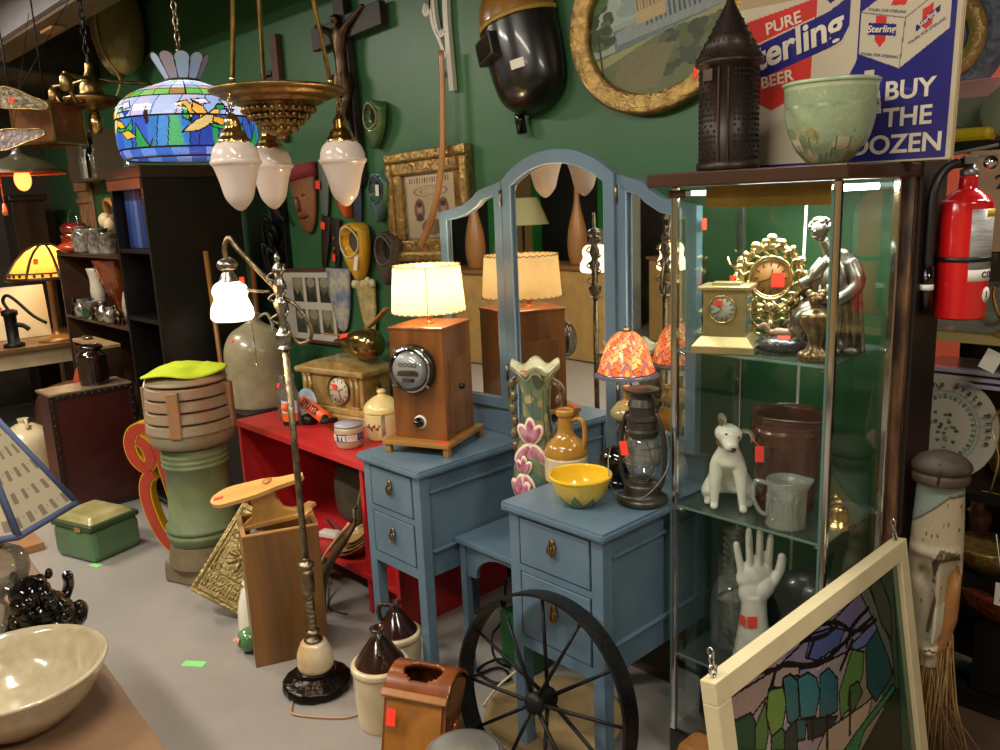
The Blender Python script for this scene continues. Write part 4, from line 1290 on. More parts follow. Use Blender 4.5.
# cookie jar
t = T('cookie_jar', 'cream cookie jar with a domed lid and small printed picture beside the meter lamp', 'jar', (-2.84, 1.96, Z1), R_(10))
CR2 = mat('cream_glaze', '#d9c894', 0.2, coat=0.5, var=0.05)
b = B(); b.lathe(prof_smooth([(0.062, 0), (0.074, 0.006), (0.08, 0.05), (0.08, 0.10), (0.077, 0.115)], 4), 36); b.out('jar_body', CR2, t)
b = B(); b.lathe(prof_smooth([(0.08, 0.116), (0.082, 0.122), (0.074, 0.145), (0.045, 0.172), (0.02, 0.185), (0.016, 0.192), (0.02, 0.202), (0.012, 0.21), (0, 0.212)], 4), 36); b.out('jar_lid', mat('butter_glaze', '#e0cc8a', 0.2, coat=0.5), t)
b = B()
for k in range(9):
    a = R_(262+k*5)
    b.ball((0.0795*math.cos(a), 0.0795*math.sin(a), 0.062+0.008*math.sin(k*1.7)), (0.005, 0.005, 0.006+0.003*(k % 2)), 8)
b.out('printed_picture', mat('print_brown', '#8a4a32', 0.4), t)
b = B()
for k in range(12):
    b.tube([(0.0805*math.cos(R_(308+q*4)), 0.0805*math.sin(R_(308+q*4)), 0.024+k*0.0075+q*0.004) for q in range(4)], 0.0013, 5)
b.out('striped_ribbon', MATS['ink'], t)
sticker(t, (-0.074, -0.03, 0.10), (-0.9, -0.4, 0), 0.03, 0.016)
# dark round teapot with red flowers behind it
t = T('dark_teapot', 'dark round teapot with red and gold trim half hidden behind the cookie jar', 'teapot', (-2.885, 2.17, Z1), R_(0))
b = B(); b.lathe(prof_smooth([(0.04, 0), (0.05, 0.005), (0.085, 0.06), (0.08, 0.12), (0.04, 0.16), (0.02, 0.17), (0.018, 0.18), (0, 0.185)], 5), 32); b.out('teapot_body', BLACK, t)
b = B(); b.tube(smooth_pts([(-0.06, 0, 0.14), (-0.05, -0.03, 0.21), (0.0, -0.04, 0.235), (0.05, -0.02, 0.20), (0.06, 0, 0.14)], 5), 0.006, 8); b.out('bail_handle', GOLD, t)
b = B(); b.lathe([(0.02, 0.20), (0.045, 0.205), (0.05, 0.215), (0.03, 0.232), (0, 0.235)], 12, (-0.01, -0.03, 0.0)); b.out('red_gold_lid', mat('red_gold', '#9a2a22', 0.3, 0.4, col2='#c9a050', vscale=60), t)
# inside the red unit: nested bowls, cable, power strip, grey bags
t = T('stacked_brown_bowls', 'nest of brown mixing bowls tilted inside the red shelf', 'bowls', (-2.86, 1.80, 0.235), rot=(R_(25), R_(-14), 0))
for k in range(4):
    r = 0.115-0.022*k
    b = B(); b.lathe(prof_smooth([(r*0.5, -r*0.45), (r*0.8, -r*0.2), (r, 0.0), (r*0.94, 0.0), (r*0.74, -r*0.2), (0, -r*0.38)], 4), 32, (0, 0, 0.004*k), cap=False); b.out('bowl', mat('brown_bowl%d' % (k % 2), ['#7a5530', '#a78a5a'][k % 2], 0.25, coat=0.4), t)
b = B(); b.box((0, 0, 0.018), (0.10, 0.05, 0.03), bev=0.008)
one(b, 'power_strip', WTAG, 'small white power strip on the lower red shelf', 'power strip', (-3.08, 1.80, 0.171), 0.4)
b = B(); b.tube(smooth_pts([(-3.05, 1.80, 0.22), (-3.0, 1.74, 0.30), (-2.92, 1.76, 0.25), (-2.97, 1.70, 0.14), (-2.9, 1.66, 0.02), (-2.8, 1.6, 0.006), (-2.7, 1.62, 0.006)], 6), 0.004, 6)
one(b, 'grey_cable', mat('grey_cable', '#3c3f40', 0.5), 'thin grey cable falling from the power strip in the red shelf', 'cable', (0, 0, 0))
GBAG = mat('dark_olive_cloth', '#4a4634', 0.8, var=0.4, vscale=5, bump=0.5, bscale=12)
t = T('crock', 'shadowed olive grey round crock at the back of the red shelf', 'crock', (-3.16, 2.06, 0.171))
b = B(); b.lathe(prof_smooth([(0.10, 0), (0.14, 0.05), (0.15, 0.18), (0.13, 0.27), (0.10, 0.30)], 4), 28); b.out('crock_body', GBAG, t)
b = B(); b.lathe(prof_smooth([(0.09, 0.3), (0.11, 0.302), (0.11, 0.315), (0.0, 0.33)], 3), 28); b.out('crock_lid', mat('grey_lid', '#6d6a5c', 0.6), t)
t = T('wooden_paddle', 'pale curved wooden paddle standing in the dark of the red shelf', 'paddle', (-2.98, 1.86, 0.171), rot=(R_(0), R_(22), 0))
b = B(); b.tube(smooth_pts([(0, 0, 0.0), (0.0, 0, 0.16), (0.01, 0, 0.3), (0.03, 0, 0.4)], 5), [0.022]*5+[0.028]*5+[0.032]*6, 10, flat=0.4); b.out('paddle_body', mat('weathered_wood', '#8d8158', 0.6, var=0.2), t)
# ================================================================ METER LAMP ON THE LEFT PEDESTAL
WAL = mat('walnut', '#945a26', 0.35, col2='#5f3617', vscale=3.2, wood=True, stretch=(2.2, 2.2, 0.25), coat=0.35)
LGT = mat('light_plinth_wood', '#b0803f', 0.35, col2='#8a5e2a', vscale=4, wood=True, stretch=(0.3, 2, 2), coat=0.3)
t = T('meter_lamp', 'walnut box lamp with a glass electric meter on its front and a laced parchment shade', 'lamp', (-2.235, 1.757, 0.779), R_(23), s=0.9)
b = B(); b.box((0, 0, 0.042), (0.285, 0.32, 0.018), bev=0.003); b.out('plinth', LGT, t)
for x_ in (-0.125, 0.125):
    for y_ in (-0.14, 0.14):
        b = B(); b.box((x_, y_, 0.0165), (0.024, 0.024, 0.033), bev=0.002); b.out('foot', LGT, t)
b = B(); b.box((0, 0.01, 0.26), (0.225, 0.235, 0.42), bev=0.003)
b.box((0, 0.01, 0.474), (0.232, 0.242, 0.012), bev=0.003); b.out('box', WAL, t)
b = B(); b.box((0.1145, 0.01, 0.21), (0.003, 0.16, 0.28), bev=0.0012); b.out('side_panel', mat('walnut_panel', '#9a662e', 0.35, col2='#6c4220', vscale=3, wood=True, stretch=(2, 2, 0.2), coat=0.3), t)
Mm = face((-0.012, -0.109, 0.325))
b = B(); b.M = Mm; b.lathe([(0, 0), (0.093, 0), (0.093, 0.022), (0.085, 0.028), (0, 0.028)], 40, cap=False); mo = b.out('meter_base', mat('bakelite', '#171514', 0.25, coat=0.4), t)
b = B(); b.M = Mm; b.lathe(prof_smooth([(0.080, 0.026), (0.078, 0.05), (0.068, 0.072), (0.04, 0.085), (0, 0.088)], 4), 36, cap=False); b.out('glass_dome', glassmat('meter_glass', (0.9, 0.92, 0.92), 0.12, 0.03), mo)
b = B(); b.M = Mm; b.lathe([(0, 0.046), (0.066, 0.046), (0.068, 0.03), (0.07, 0.028)], 32, cap=False); b.out('meter_face', mat('meter_grey', '#b9bcbd', 0.35, 0.1, var=0.15, vscale=30), mo)
b = B(); b.M = Mm
for k in range(4): b.lathe([(0.006, 0.048), (0.0085, 0.048), (0.0085, 0.0495), (0.006, 0.0495)], 16, (-0.03+k*0.02, 0.022, 0), cap=False)
b.box((0, -0.012, 0.048), (0.088, 0.016, 0.004)); b.box((0, -0.036, 0.0475), (0.05, 0.014, 0.003)); b.box((0, 0.0, 0.048), (0.07, 0.002, 0.002))
b.out('meter_dials', MATS['ink'], mo)
b = B(); b.M = Mm; b.lathe([(0.079, 0.028), (0.087, 0.028), (0.087, 0.038), (0.080, 0.040)], 40, cap=False); b.out('chrome_ring', CHROME, mo)
for a in (R_(52), R_(-40), R_(130), R_(220)):
    b = B(); b.M = Mm; b.box((0.092*math.cos(a), 0.092*math.sin(a), 0.03), (0.018, 0.010, 0.012), rot=Matrix.Rotation(a, 4, 'Z'), bev=0.002); b.out('ring_clip', CHROME, mo)
b = B(); b.M = face((0.002, -0.108, 0.118)); b.lathe([(0, 0), (0.026, 0), (0.026, 0.005), (0, 0.005)], 28, cap=False); b.out('knob_plate', WTAG, t)
b = B(); b.M = face((0.0, -0.113, 0.118)); b.lathe([(0, 0.0), (0.021, 0), (0.019, 0.014), (0.012, 0.018), (0.011, 0.028), (0, 0.03)], 24, cap=False); b.out('dimmer_knob', BLACK, t)
b = B(); b.M = Matrix.Translation((0.116, 0.02, 0.235)) @ Matrix.Rotation(PI/2, 4, 'Y'); b.lathe([(0, 0.0), (0.013, 0), (0.012, 0.012), (0, 0.014)], 20, cap=False); b.out('side_knob', BLACK, t)
b = B(); b.lathe([(0.0, 0.48), (0.022, 0.48), (0.022, 0.484), (0.01, 0.488), (0.009, 0.50), (0.013, 0.504), (0.013, 0.54), (0, 0.54)], 20, (0, 0.01, 0)); b.out('lamp_socket', mat('pinkish_copper', '#b06a4a', 0.35, 0.6), t)
sticker(t, (0.11, -0.14, 0.0512), (0, 0, 1), 0.05, 0.02)
# parchment shade: oval drum, laced edges, lit by a bulb inside
PAR = shademat('parchment', '#f0dcae', 0.55, noise=0.12)
b = B()
sh = [(0.142, 0.525), (0.128, 0.70)]
b.lathe([sh[0], ((sh[0][0]+sh[1][0])/2, 0.6125), sh[1]], 48, (0, 0.01, 0), cap=False)
so = b.out('lamp_shade', PAR, t)
b = B()
for zz, rr in ((0.526, 0.143), (0.699, 0.129)):
    n = 160
    b.tube([((rr+0.002*math.sin(k*PI))*math.cos(2*PI*k/n), 0.01+(rr)*math.sin(2*PI*k/n), zz+0.004*math.sin(2*PI*k/n*30)) for k in range(n)], 0.0018, 5, close=True)
b.out('shade_lacing', mat('lace_brown', '#6f4f28', 0.7), so)
b = B()
for a in (R_(-63),):
    b.tube([(0.143*math.cos(a), 0.01+0.143*math.sin(a), 0.526), (0.129*math.cos(a), 0.01+0.129*math.sin(a), 0.699)], 0.0016, 5)
b.out('shade_seam', MATS['lace_brown'], so)
b = B(); b.ball((0, 0.01, 0.60), (0.026, 0.026, 0.034), 16); b.out('bulb', mat('warm_bulb', '#ffffff', 0.4, em='#ffd49a', emp=30), t)
Mw = Matrix.Translation((-2.235, 1.757, 0.779)) @ Matrix.Rotation(R_(23), 4, 'Z') @ Matrix.Scale(0.9, 4)
pl = Mw @ Vector((0, 0.01, 0.62))
point('lamp_bulb_light', pl, 9, (1.0, 0.70, 0.38), 0.045)
# ================================================================ ON THE RIGHT PEDESTAL AND VANITY SHELF
PZ = 0.7793
cv = Cv(150, 260, '#6d7a5c').speck(0.06)
for k in range(60):
    cv.ell(rng.rand(), rng.rand(), 0.03+0.04*rng.rand(), 0.02+0.05*rng.rand(), ['#8f8a5e', '#54685a', '#a89a6a', '#4a5748'][k % 4], ang=rng.rand(), noise=0.05)
cv.rect(0, 0, 1, 0.06, '#6a4a26')
for k in range(8): cv.line([(k/8+0.03, 0.05), (k/8+0.05*math.sin(k), 0.9)], 0.006, '#47604a')
def iris(c, x, y, s, col, dark):
    out = '#e3cdb8'
    for ang, ln in ((90, 1.1), (55, 0.9), (125, 0.9), (-90, 1.3), (-60, 1.0), (-120, 1.0)):
        a = R_(ang)
        px, py = x+math.cos(a)*s*ln*0.5, y+math.sin(a)*s*ln*0.5*0.42
        c.ell(px, py, s*ln*0.52, s*0.16, out, ang=a)
    for ang, ln in ((90, 1.1), (55, 0.9), (125, 0.9), (-90, 1.3), (-60, 1.0), (-120, 1.0)):
        a = R_(ang)
        px, py = x+math.cos(a)*s*ln*0.5, y+math.sin(a)*s*ln*0.5*0.42
        c.ell(px, py, s*ln*0.46, s*0.12, col, ang=a); c.ell(px, py, s*ln*0.38, s*0.035, dark, ang=a)
iris(cv, 0.50, 0.62, 0.16, '#c98a9c', '#8f2a54')
iris(cv, 0.30, 0.33, 0.15, '#d3a3a4', '#8a3a58')
iris(cv, 0.95, 0.55, 0.14, '#c98a9c', '#8f2a54')
iris(cv, 0.78, 0.3, 0.14, '#d3a3a4', '#8a3a58')
vp = prof_smooth([(0.062, 0.0), (0.068, 0.02), (0.05, 0.06), (0.044, 0.10), (0.07, 0.19), (0.088, 0.27), (0.080, 0.36), (0.056, 0.47), (0.048, 0.56), (0.052, 0.63), (0.066, 0.68), (0.070, 0.70)], 5)
t = T('iris_vase', 'tall majolica vase with raised pink irises and a ruffled cream rim, between the pedestals', 'vase', (-1.745, 1.775, 0.5105), R_(58), s=0.9)
VZ = 0.94
VASEM = paintmat('majolica', 0.2, coat=0.6, bump=0.4, bscale=20)
painted('vase_body', cv, lathe_uv([(r, z*VZ) for r, z in vp], a0=PI), VASEM, t)
b = B()
b.lathe([(0.068, 0.685*VZ), (0.07, 0.70*VZ), (0.088, 0.715*VZ), (0.086, 0.722*VZ), (0.068, 0.712*VZ), (0.055, 0.69*VZ), (0.045, 0.6*VZ), (0.05, 0.3*VZ), (0, 0.1)], 72, cap=False,
        fn=lambda a, r, z, j: (r*(1+0.06*math.sin(6*a)*(r > 0.065)), z+0.012*math.sin(6*a)*(r > 0.065)))
b.out('ruffled_rim', mat('rim_cream', '#d9d5b4', 0.2, coat=0.5, col2='#b9b98e', vscale=18), t)
IRP = mat('iris_pink', '#c896a0', 0.25, coat=0.5, col2='#9a3c60', vscale=30)
IRD = mat('iris_edge', '#e2cdb6', 0.25, coat=0.5)
def relief(parent, a, z, r, s):
    c0 = Vector((r*math.cos(a), r*math.sin(a), z))
    Mf = Matrix.Translation(c0) @ Matrix.Rotation(a+PI/2, 4, 'Z') @ Matrix.Rotation(PI/2, 4, 'X')
    b1, b2 = B(), B()
    for ang, ln in ((90, 1.0), (60, 0.85), (120, 0.85), (-90, 1.15), (-50, 0.95), (-130, 0.95)):
        q = R_(ang)
        Mq = Mf @ Matrix.Rotation(q, 4, 'Z')
        b1.M = Mq; b2.M = Mq
        b1.ball((s*ln*0.55, 0, 0.0), (s*ln*0.58, s*0.26, 0.006), 12)
        b2.ball((s*ln*0.55, 0, 0.003), (s*ln*0.46, s*0.17, 0.006), 12)
    f_ = b1.out('iris_flower', IRD, parent); b2.out('petal_centres', IRP, f_)
relief(t, R_(236), 0.44*VZ, 0.066, 0.085)
relief(t, R_(212), 0.22, 0.088, 0.082)
relief(t, R_(222), 0.31, 0.084, 0.06)
b = B()
for s, a in ((1, R_(140)), (-1, R_(320))):
    ca, sa = math.cos(a), math.sin(a)
    for off in (0, 0.02):
        b.tube(smooth_pts([(0.052*ca, 0.052*sa, 0.62+off), ((0.085+off)*ca, (0.085+off)*sa, 0.60), (0.095*ca, 0.095*sa+off, 0.52), (0.078*ca, 0.078*sa, 0.42), (0.085*ca, 0.085*sa, 0.33)], 5), 0.006, 8)
    for k in range(6): b.ball(((0.085+0.006*(k % 2))*ca, 0.085*sa, 0.38+k*0.045), (0.014, 0.014, 0.02), 8)
b.out('vine_handles', mat('vine_green', '#5c6440', 0.25, coat=0.5, col2='#6a4838', vscale=25), t)
sticker(t, (-0.06, -0.082, 0.716*VZ), (0, -0.4, 1), 0.02, 0.01)
# little gilt base of the vase stands out as its own part
b = B(); b.lathe([(0.07, 0), (0.078, 0.004), (0.078, 0.014), (0.066, 0.022), (0.06, 0.03), (0.0, 0.03)], 32, fn=lambda a, r, z, j: (r*(1+0.06*math.sin(8*a)), z)); b.out('gilt_foot', OLDBRASS, t)
# two tone jug
t = T('two_tone_jug', 'tan and cream stoneware jug with a narrow neck behind the yellow bowl', 'jug', (-1.629, 1.7775, PZ), R_(20), s=0.9)
b = B(); b.lathe(prof_smooth([(0.068, 0), (0.072, 0.004), (0.073, 0.04), (0.072, 0.085)], 4), 36); b.out('cream_lower_body', CREAM, t)
b = B(); b.lathe(prof_smooth([(0.0725, 0.0852), (0.072, 0.10), (0.062, 0.125), (0.04, 0.145), (0.028, 0.165), (0.024, 0.19), (0.024, 0.215), (0.03, 0.222), (0.031, 0.236), (0.024, 0.24), (0.018, 0.2), (0, 0.18)], 5), 36, cap=False); b.out('tan_upper_body', mat('mustard_glaze', '#a87b30', 0.18, coat=0.6, var=0.12), t)
b = B(); b.tube(smooth_pts([(0.024, 0, 0.205), (0.055, 0, 0.212), (0.068, 0, 0.185), (0.068, 0, 0.135), (0.062, 0, 0.11)], 5), 0.011, 10, flat=0.7); b.out('handle', MATS['mustard_glaze'], t)
# black shiny jug with swan neck
t = T('black_swan_figurine', 'glossy black swan shaped figurine behind the barn lantern', 'figurine', (-1.476, 1.8315, PZ), R_(10), s=0.9)
b = B(); b.ball((0, 0, 0.075), (0.062, 0.05, 0.058), 24); b.lathe([(0.045, 0), (0.05, 0.01), (0.03, 0.03), (0, 0.03)], 24)
b.tube(smooth_pts([(0.03, -0.005, 0.10), (0.055, -0.005, 0.14), (0.05, -0.005, 0.18), (0.03, -0.005, 0.205), (0.012, -0.01, 0.20)], 5), [0.028]*4+[0.02]*5+[0.015]*6+[0.012]*4+[0.008, 0.005], 12)
b.out('swan_body', BLACK, t)
# small stained glass lamp
ORG = shademat('orange_glass_attr', '#ffffff', 0.6, attr=True)
cv = Cv(160, 60, '#d9703a').speck(0.12)
for i in range(32):
    for j in range(7):
        x = i/32; y = 0.22+j*0.12
        c_ = ['#e8a070', '#f2cc8c', '#e08468', '#ecb898', '#d87868'][(i*3+j*2) % 5]
        s_ = 0.05 if i % 2 else -0.05
        cv.poly([(x, y), (x+1/32, y+s_), (x+1/32, y+s_+0.11), (x, y+0.11)], c_, noise=0.08)
        cv.line([(x, y), (x+1/32, y+s_)], 0.0026, '#4a241c')
    cv.line([(i/32, 0.2), (i/32, 1)], 0.0014, '#6a3424')
for i in range(8):
    x = (i+0.5)/8
    cv.poly([(x-0.05, 0.10), (x, 0.34), (x+0.05, 0.10)], '#e06a6a', noise=0.08)
    cv.line([(x-0.055, 0.08), (x, 0.36), (x+0.055, 0.08)], 0.006, '#7a6a8a')
    cv.ell(x, 0.17, 0.012, 0.06, '#f0c060')
cv.rect(0, 0, 1, 0.10, '#6c6f86', noise=0.1); cv.rect(0, 0.095, 1, 0.115, '#2a2528')
t = T('stained_glass_table_lamp', 'small table lamp with a lit orange and pink stained glass bell shade', 'lamp', (-1.470, 1.872, PZ), s=0.97)
sp = prof_smooth([(0.100, 0.335), (0.086, 0.345), (0.072, 0.39), (0.055, 0.435), (0.03, 0.462), (0.012, 0.468)], 5)
so = painted('lamp_shade', cv, lathe_uv(sp, a0=0.3), ORG, t)
b = B(); b.lathe(prof_smooth([(0.05, 0), (0.052, 0.008), (0.03, 0.02), (0.012, 0.04), (0.010, 0.17), (0.02, 0.19), (0.046, 0.205), (0.05, 0.225), (0.03, 0.25), (0.012, 0.262), (0.012, 0.30), (0.0, 0.305)], 5), 28); b.out('lamp_base', mat('amber_base', '#a8824c', 0.2, coat=0.6, col2='#8a8a5c', vscale=12), t)
b = B(); b.lathe([(0.014, 0.466), (0.01, 0.476), (0.004, 0.482), (0, 0.484)], 16); b.tube([(0, 0, 0.30), (0, 0, 0.47)], 0.003, 6); b.out('cap', OLDBRASS, t)
b = B(); b.ball((0, 0, 0.365), (0.018, 0.018, 0.024), 14); b.out('bulb', MATS['warm_bulb'], t)
point('lamp_bulb_light', (-1.470, 1.872, PZ+0.36), 0.2, (1.0, 0.72, 0.42), 0.028)
# barn lantern
LM = mat('blackened_lantern', '#4a4742', 0.38, 0.7, var=0.3, vscale=20)
t = T('barn_lantern', 'blackened railway barn lantern with a clear globe and wire guard on the right pedestal', 'lantern', (-1.3365, 1.7685, PZ), R_(10), s=0.9)
b = B(); b.lathe(prof_smooth([(0.072, 0), (0.076, 0.006), (0.074, 0.02), (0.058, 0.03), (0.056, 0.055), (0.05, 0.065), (0.03, 0.072), (0.03, 0.08), (0, 0.082)], 3), 40); b.out('fuel_tank', LM, t)
b = B(); b.lathe(prof_smooth([(0.03, 0.082), (0.048, 0.11), (0.055, 0.15), (0.05, 0.19), (0.04, 0.215)], 5), 32, cap=False); b.out('glass_globe', BOTTLE, t)
b = B(); b.lathe([(0.044, 0.212), (0.05, 0.216), (0.052, 0.232), (0.046, 0.238), (0.046, 0.262), (0.05, 0.266), (0.048, 0.276), (0.04, 0.28), (0.04, 0.305), (0.044, 0.308), (0.036, 0.33), (0.03, 0.336), (0.030, 0.345), (0.05, 0.352), (0.052, 0.358), (0.02, 0.364), (0, 0.364)], 72, smooth=False); b.out('chimney_hood', LM, t)
b = B()
for s in (-1, 1):
    b.tube(smooth_pts([(s*0.056, 0, 0.05), (s*0.072, 0, 0.10), (s*0.072, 0, 0.2), (s*0.058, 0, 0.262), (s*0.045, 0, 0.285)], 5), 0.007, 10)
b.out('side_tubes', LM, t)
b = B()
b.tube([(0.058*math.cos(q), 0.058*math.sin(q), 0.135) for q in [2*PI*k/28 for k in range(28)]], 0.0018, 6, close=True)
b.tube([(0.054*math.cos(q), 0.054*math.sin(q), 0.185) for q in [2*PI*k/28 for k in range(28)]], 0.0018, 6, close=True)
for q in (R_(250), R_(70), R_(310), R_(130)):
    b.tube(smooth_pts([(0.045*math.cos(q), 0.045*math.sin(q), 0.075), (0.06*math.cos(q+0.3), 0.06*math.sin(q+0.3), 0.13), (0.048*math.cos(q), 0.048*math.sin(q), 0.215)], 6), 0.0016, 6)
b.out('wire_guard', mat('wire_grey', '#77746c', 0.35, 0.8), t)
b = B(); b.tube(smooth_pts([(-0.078, 0, 0.24), (-0.10, -0.03, 0.14), (-0.06, -0.085, 0.06), (0.0, -0.10, 0.045), (0.06, -0.085, 0.06), (0.10, -0.03, 0.14), (0.078, 0, 0.24)], 6), 0.002, 6); b.out('bail_handle', MATS['wire_grey'], t)
sticker(t, (-0.028, -0.064, 0.185), (-0.1, -1, 0), 0.026, 0.044, spin=0.2)
# yellow bowl
cv = Cv(120, 40, '#cdb23c').speck(0.04)
cv.rect(0, 0, 1, 0.22, '#6f7a3c', noise=0.1)
for k in range(9):
    x = k/9
    cv.poly([(x, 0.2), (x+0.055, 0.55+0.12*(k % 2)), (x+0.111, 0.2)], '#6b7a3a', noise=0.12)
cv.rect(0, 0.92, 1, 1, '#e0bc34')
t = T('yellow_bowl', 'yellow pottery bowl with green zigzag band at the front of the right pedestal', 'bowl', (-1.458, 1.647, PZ), R_(0), s=0.9)
bp_ = prof_smooth([(0.042, 0.0), (0.05, 0.004), (0.076, 0.035), (0.090, 0.07), (0.095, 0.088)], 5)
painted('bowl_outside', cv, lathe_uv(bp_), paintmat('bowl_paint', 0.18, coat=0.6), t)
b = B(); b.lathe(prof_smooth([(0.094, 0.086), (0.099, 0.09), (0.098, 0.097), (0.091, 0.096), (0.086, 0.07), (0.07, 0.036), (0.04, 0.012), (0, 0.01)], 4), 44, cap=False); b.lathe([(0, 0), (0.043, 0)], 40, cap=False); b.out('bowl_inside', mat('bright_yellow_glaze', '#e2b92c', 0.15, coat=0.6), t)
sticker(t, (0.055, 0.050, 0.062), (-0.7, -0.6, 0.45), 0.022, 0.034)
# ================================================================ WALL HANGINGS
YW = 2.2985
def wallobj(name, label, cat, x, z, rot=0.0, group=None, depth=0.0):
    return T(name, label, cat, (x, YW-depth, z), group=group, rot=(0, rot, 0))
# oval painting
GILT = mat('ornate_gilt', '#a98a52', 0.3, 0.75, var=0.35, vscale=28, bump=0.7, bscale=70)
t = wallobj('oval_painting', 'gilt oval framed landscape with a domed building, high beside the beer sign', 'painting', -1.665, 2.16, R_(-9))
N_ = 72
RXO, RZO = 0.345, 0.295
b = B()
prof = [(1.0, 0.0), (1.0, -0.03), (0.965, -0.045), (0.93, -0.038), (0.88, -0.045), (0.82, -0.03), (0.795, -0.032), (0.785, -0.012), (0.78, 0.0)]
bm = b.bm
rings = []
for k in range(N_):
    a = 2*PI*k/N_
    rings.append([bm.verts.new((RXO*math.cos(a)-(1-p)*RXO*0.9*math.cos(a), y, RZO*math.sin(a)-(1-p)*RXO*0.9*math.sin(a))) for p, y in prof])
for k in range(N_):
    A_, B_ = rings[k], rings[(k+1) % N_]
    for j in range(len(prof)-1):
        f_ = bm.faces.new((A_[j], B_[j], B_[j+1], A_[j+1])); f_.smooth = True
b.out('oval_frame', GILT, t)
cv = Cv(200, 170, '#8a9a8c')
cv.rect(0, 0.55, 1, 1, '#93a59a', noise=0.04)
for k in range(14): cv.ell(rng.rand(), 0.62+rng.rand()*0.3, 0.12, 0.05, ['#a9b0a0', '#7f9490'][k % 2], noise=0.04)
cv.rect(0.18, 0.38, 1, 0.52, '#5c6a6c', noise=0.12)
cv.poly([(0.20, 0.42), (0.20, 0.5), (0.55, 0.56), (0.95, 0.66), (0.95, 0.42)], '#7f8a88', noise=0.1)
for k in range(16):
    x = 0.42+k*0.032; h_ = 0.06+0.006*k
    cv.rect(x, 0.47, x+0.014, 0.47+h_+0.03, '#3f4c50')
cv.poly([(0.36, 0.5), (0.36, 0.70), (0.56, 0.73), (0.56, 0.5)], '#b09a6a', noise=0.08)
cv.ell(0.46, 0.76, 0.085, 0.11, '#b89c68', noise=0.1); cv.rect(0.43, 0.84, 0.49, 0.93, '#c9a85c')
for k in range(8): cv.rect(0.37+k*0.023, 0.58, 0.378+k*0.023, 0.68, '#5e5a48')
cv.rect(0, 0, 1, 0.38, '#59613c', noise=0.12)
cv.poly([(0.0, 0.28), (0.55, 0.40), (1, 0.36), (1, 0.42), (0, 0.36)], '#8a8a58', noise=0.06)
for k in range(60): cv.ell(0.5+0.5*rng.rand(), 0.12+0.26*rng.rand(), 0.04, 0.03, ['#33401f', '#4a5628', '#2a3420'][k % 3], noise=0.1)
for k in range(60): cv.ell(0.14*rng.rand()+0.02, 0.45+0.5*rng.rand(), 0.04, 0.03, ['#2e4420', '#456028', '#263618'][k % 3], noise=0.1)
cv.rect(0.06, 0.2, 0.075, 0.55, '#2c2618')
cv.poly([(0.1, 0.1), (0.45, 0.06), (0.6, 0.3), (0.35, 0.36), (0.2, 0.30)], '#6a6440', noise=0.1)
painted('painted_landscape', cv, lambda u, v: ((u-.5)*0.56, -0.006, (v-.5)*0.47), paintmat('oil_paint', 0.5), t, keep=lambda u, v: (u-.5)**2+(v-.5)**2 < 0.24, smooth=False)
# gilt framed print
t = wallobj('framed_print', 'gilt framed old certificate print with portraits, left of the vanity mirror', 'framed print', -2.84, 1.60, R_(-1.5))
W_, H_ = 0.55, 0.47
def rframe(t, W_, H_, wd, dp, m, nm='frame', steps=2, y0=0.0):
    b = B()
    for (cx_, cz_, sx_, sz_) in ((0, H_/2-wd/2, W_, wd), (0, -H_/2+wd/2, W_, wd), (-W_/2+wd/2, 0, wd, H_-2*wd), (W_/2-wd/2, 0, wd, H_-2*wd)):
        b.box((cx_, y0-dp/2, cz_), (sx_, dp, sz_), bev=dp*0.2)
    if steps > 1:
        ins = wd*0.45
        for (cx_, cz_, sx_, sz_) in ((0, H_/2-ins/2, W_+0.004, ins), (0, -H_/2+ins/2, W_+0.004, ins), (-W_/2+ins/2, 0, ins, H_-2*ins), (W_/2-ins/2, 0, ins, H_-2*ins)):
            b.box((cx_, y0-dp*0.7, cz_), (sx_, dp*1.4, sz_), bev=dp*0.3)
    return b.out(nm, m, t)
rframe(t, W_, H_, 0.095, 0.035, GILT)
cv = Cv(120, 90, '#c9b894').speck(0.05)
cv.rect(0, 0, 1, 1, '#8a8c7e'); cv.rect(0.04, 0.04, 0.96, 0.96, '#c6b593', noise=0.04)
for k in range(16): cv.rect(0.12+k*0.047, 0.84, 0.14+k*0.047, 0.92, '#6a4838')
cv.ell(0.5, 0.72, 0.32, 0.08, '#8f6a4c', ring=0.8); cv.ell(0.5, 0.72, 0.2, 0.05, '#a08060', ring=0.7)
for cx_ in (0.28, 0.72):
    cv.ell(cx_, 0.45, 0.10, 0.17, '#7d5f4a', noise=0.1); cv.ell(cx_, 0.47, 0.05, 0.08, '#c09878'); cv.ell(cx_, 0.53, 0.05, 0.04, '#4a3628'); cv.poly([(cx_-0.08, 0.3), (cx_, 0.42), (cx_+0.08, 0.3)], '#4a3c34')
cv.ell(0.5, 0.2, 0.2, 0.12, '#8a7050', noise=0.2)
painted('print', cv, lambda u, v: ((u-.5)*(W_-0.18), -0.012, (v-.5)*(H_-0.18)), paintmat('paper_print', 0.4), t, smooth=False)
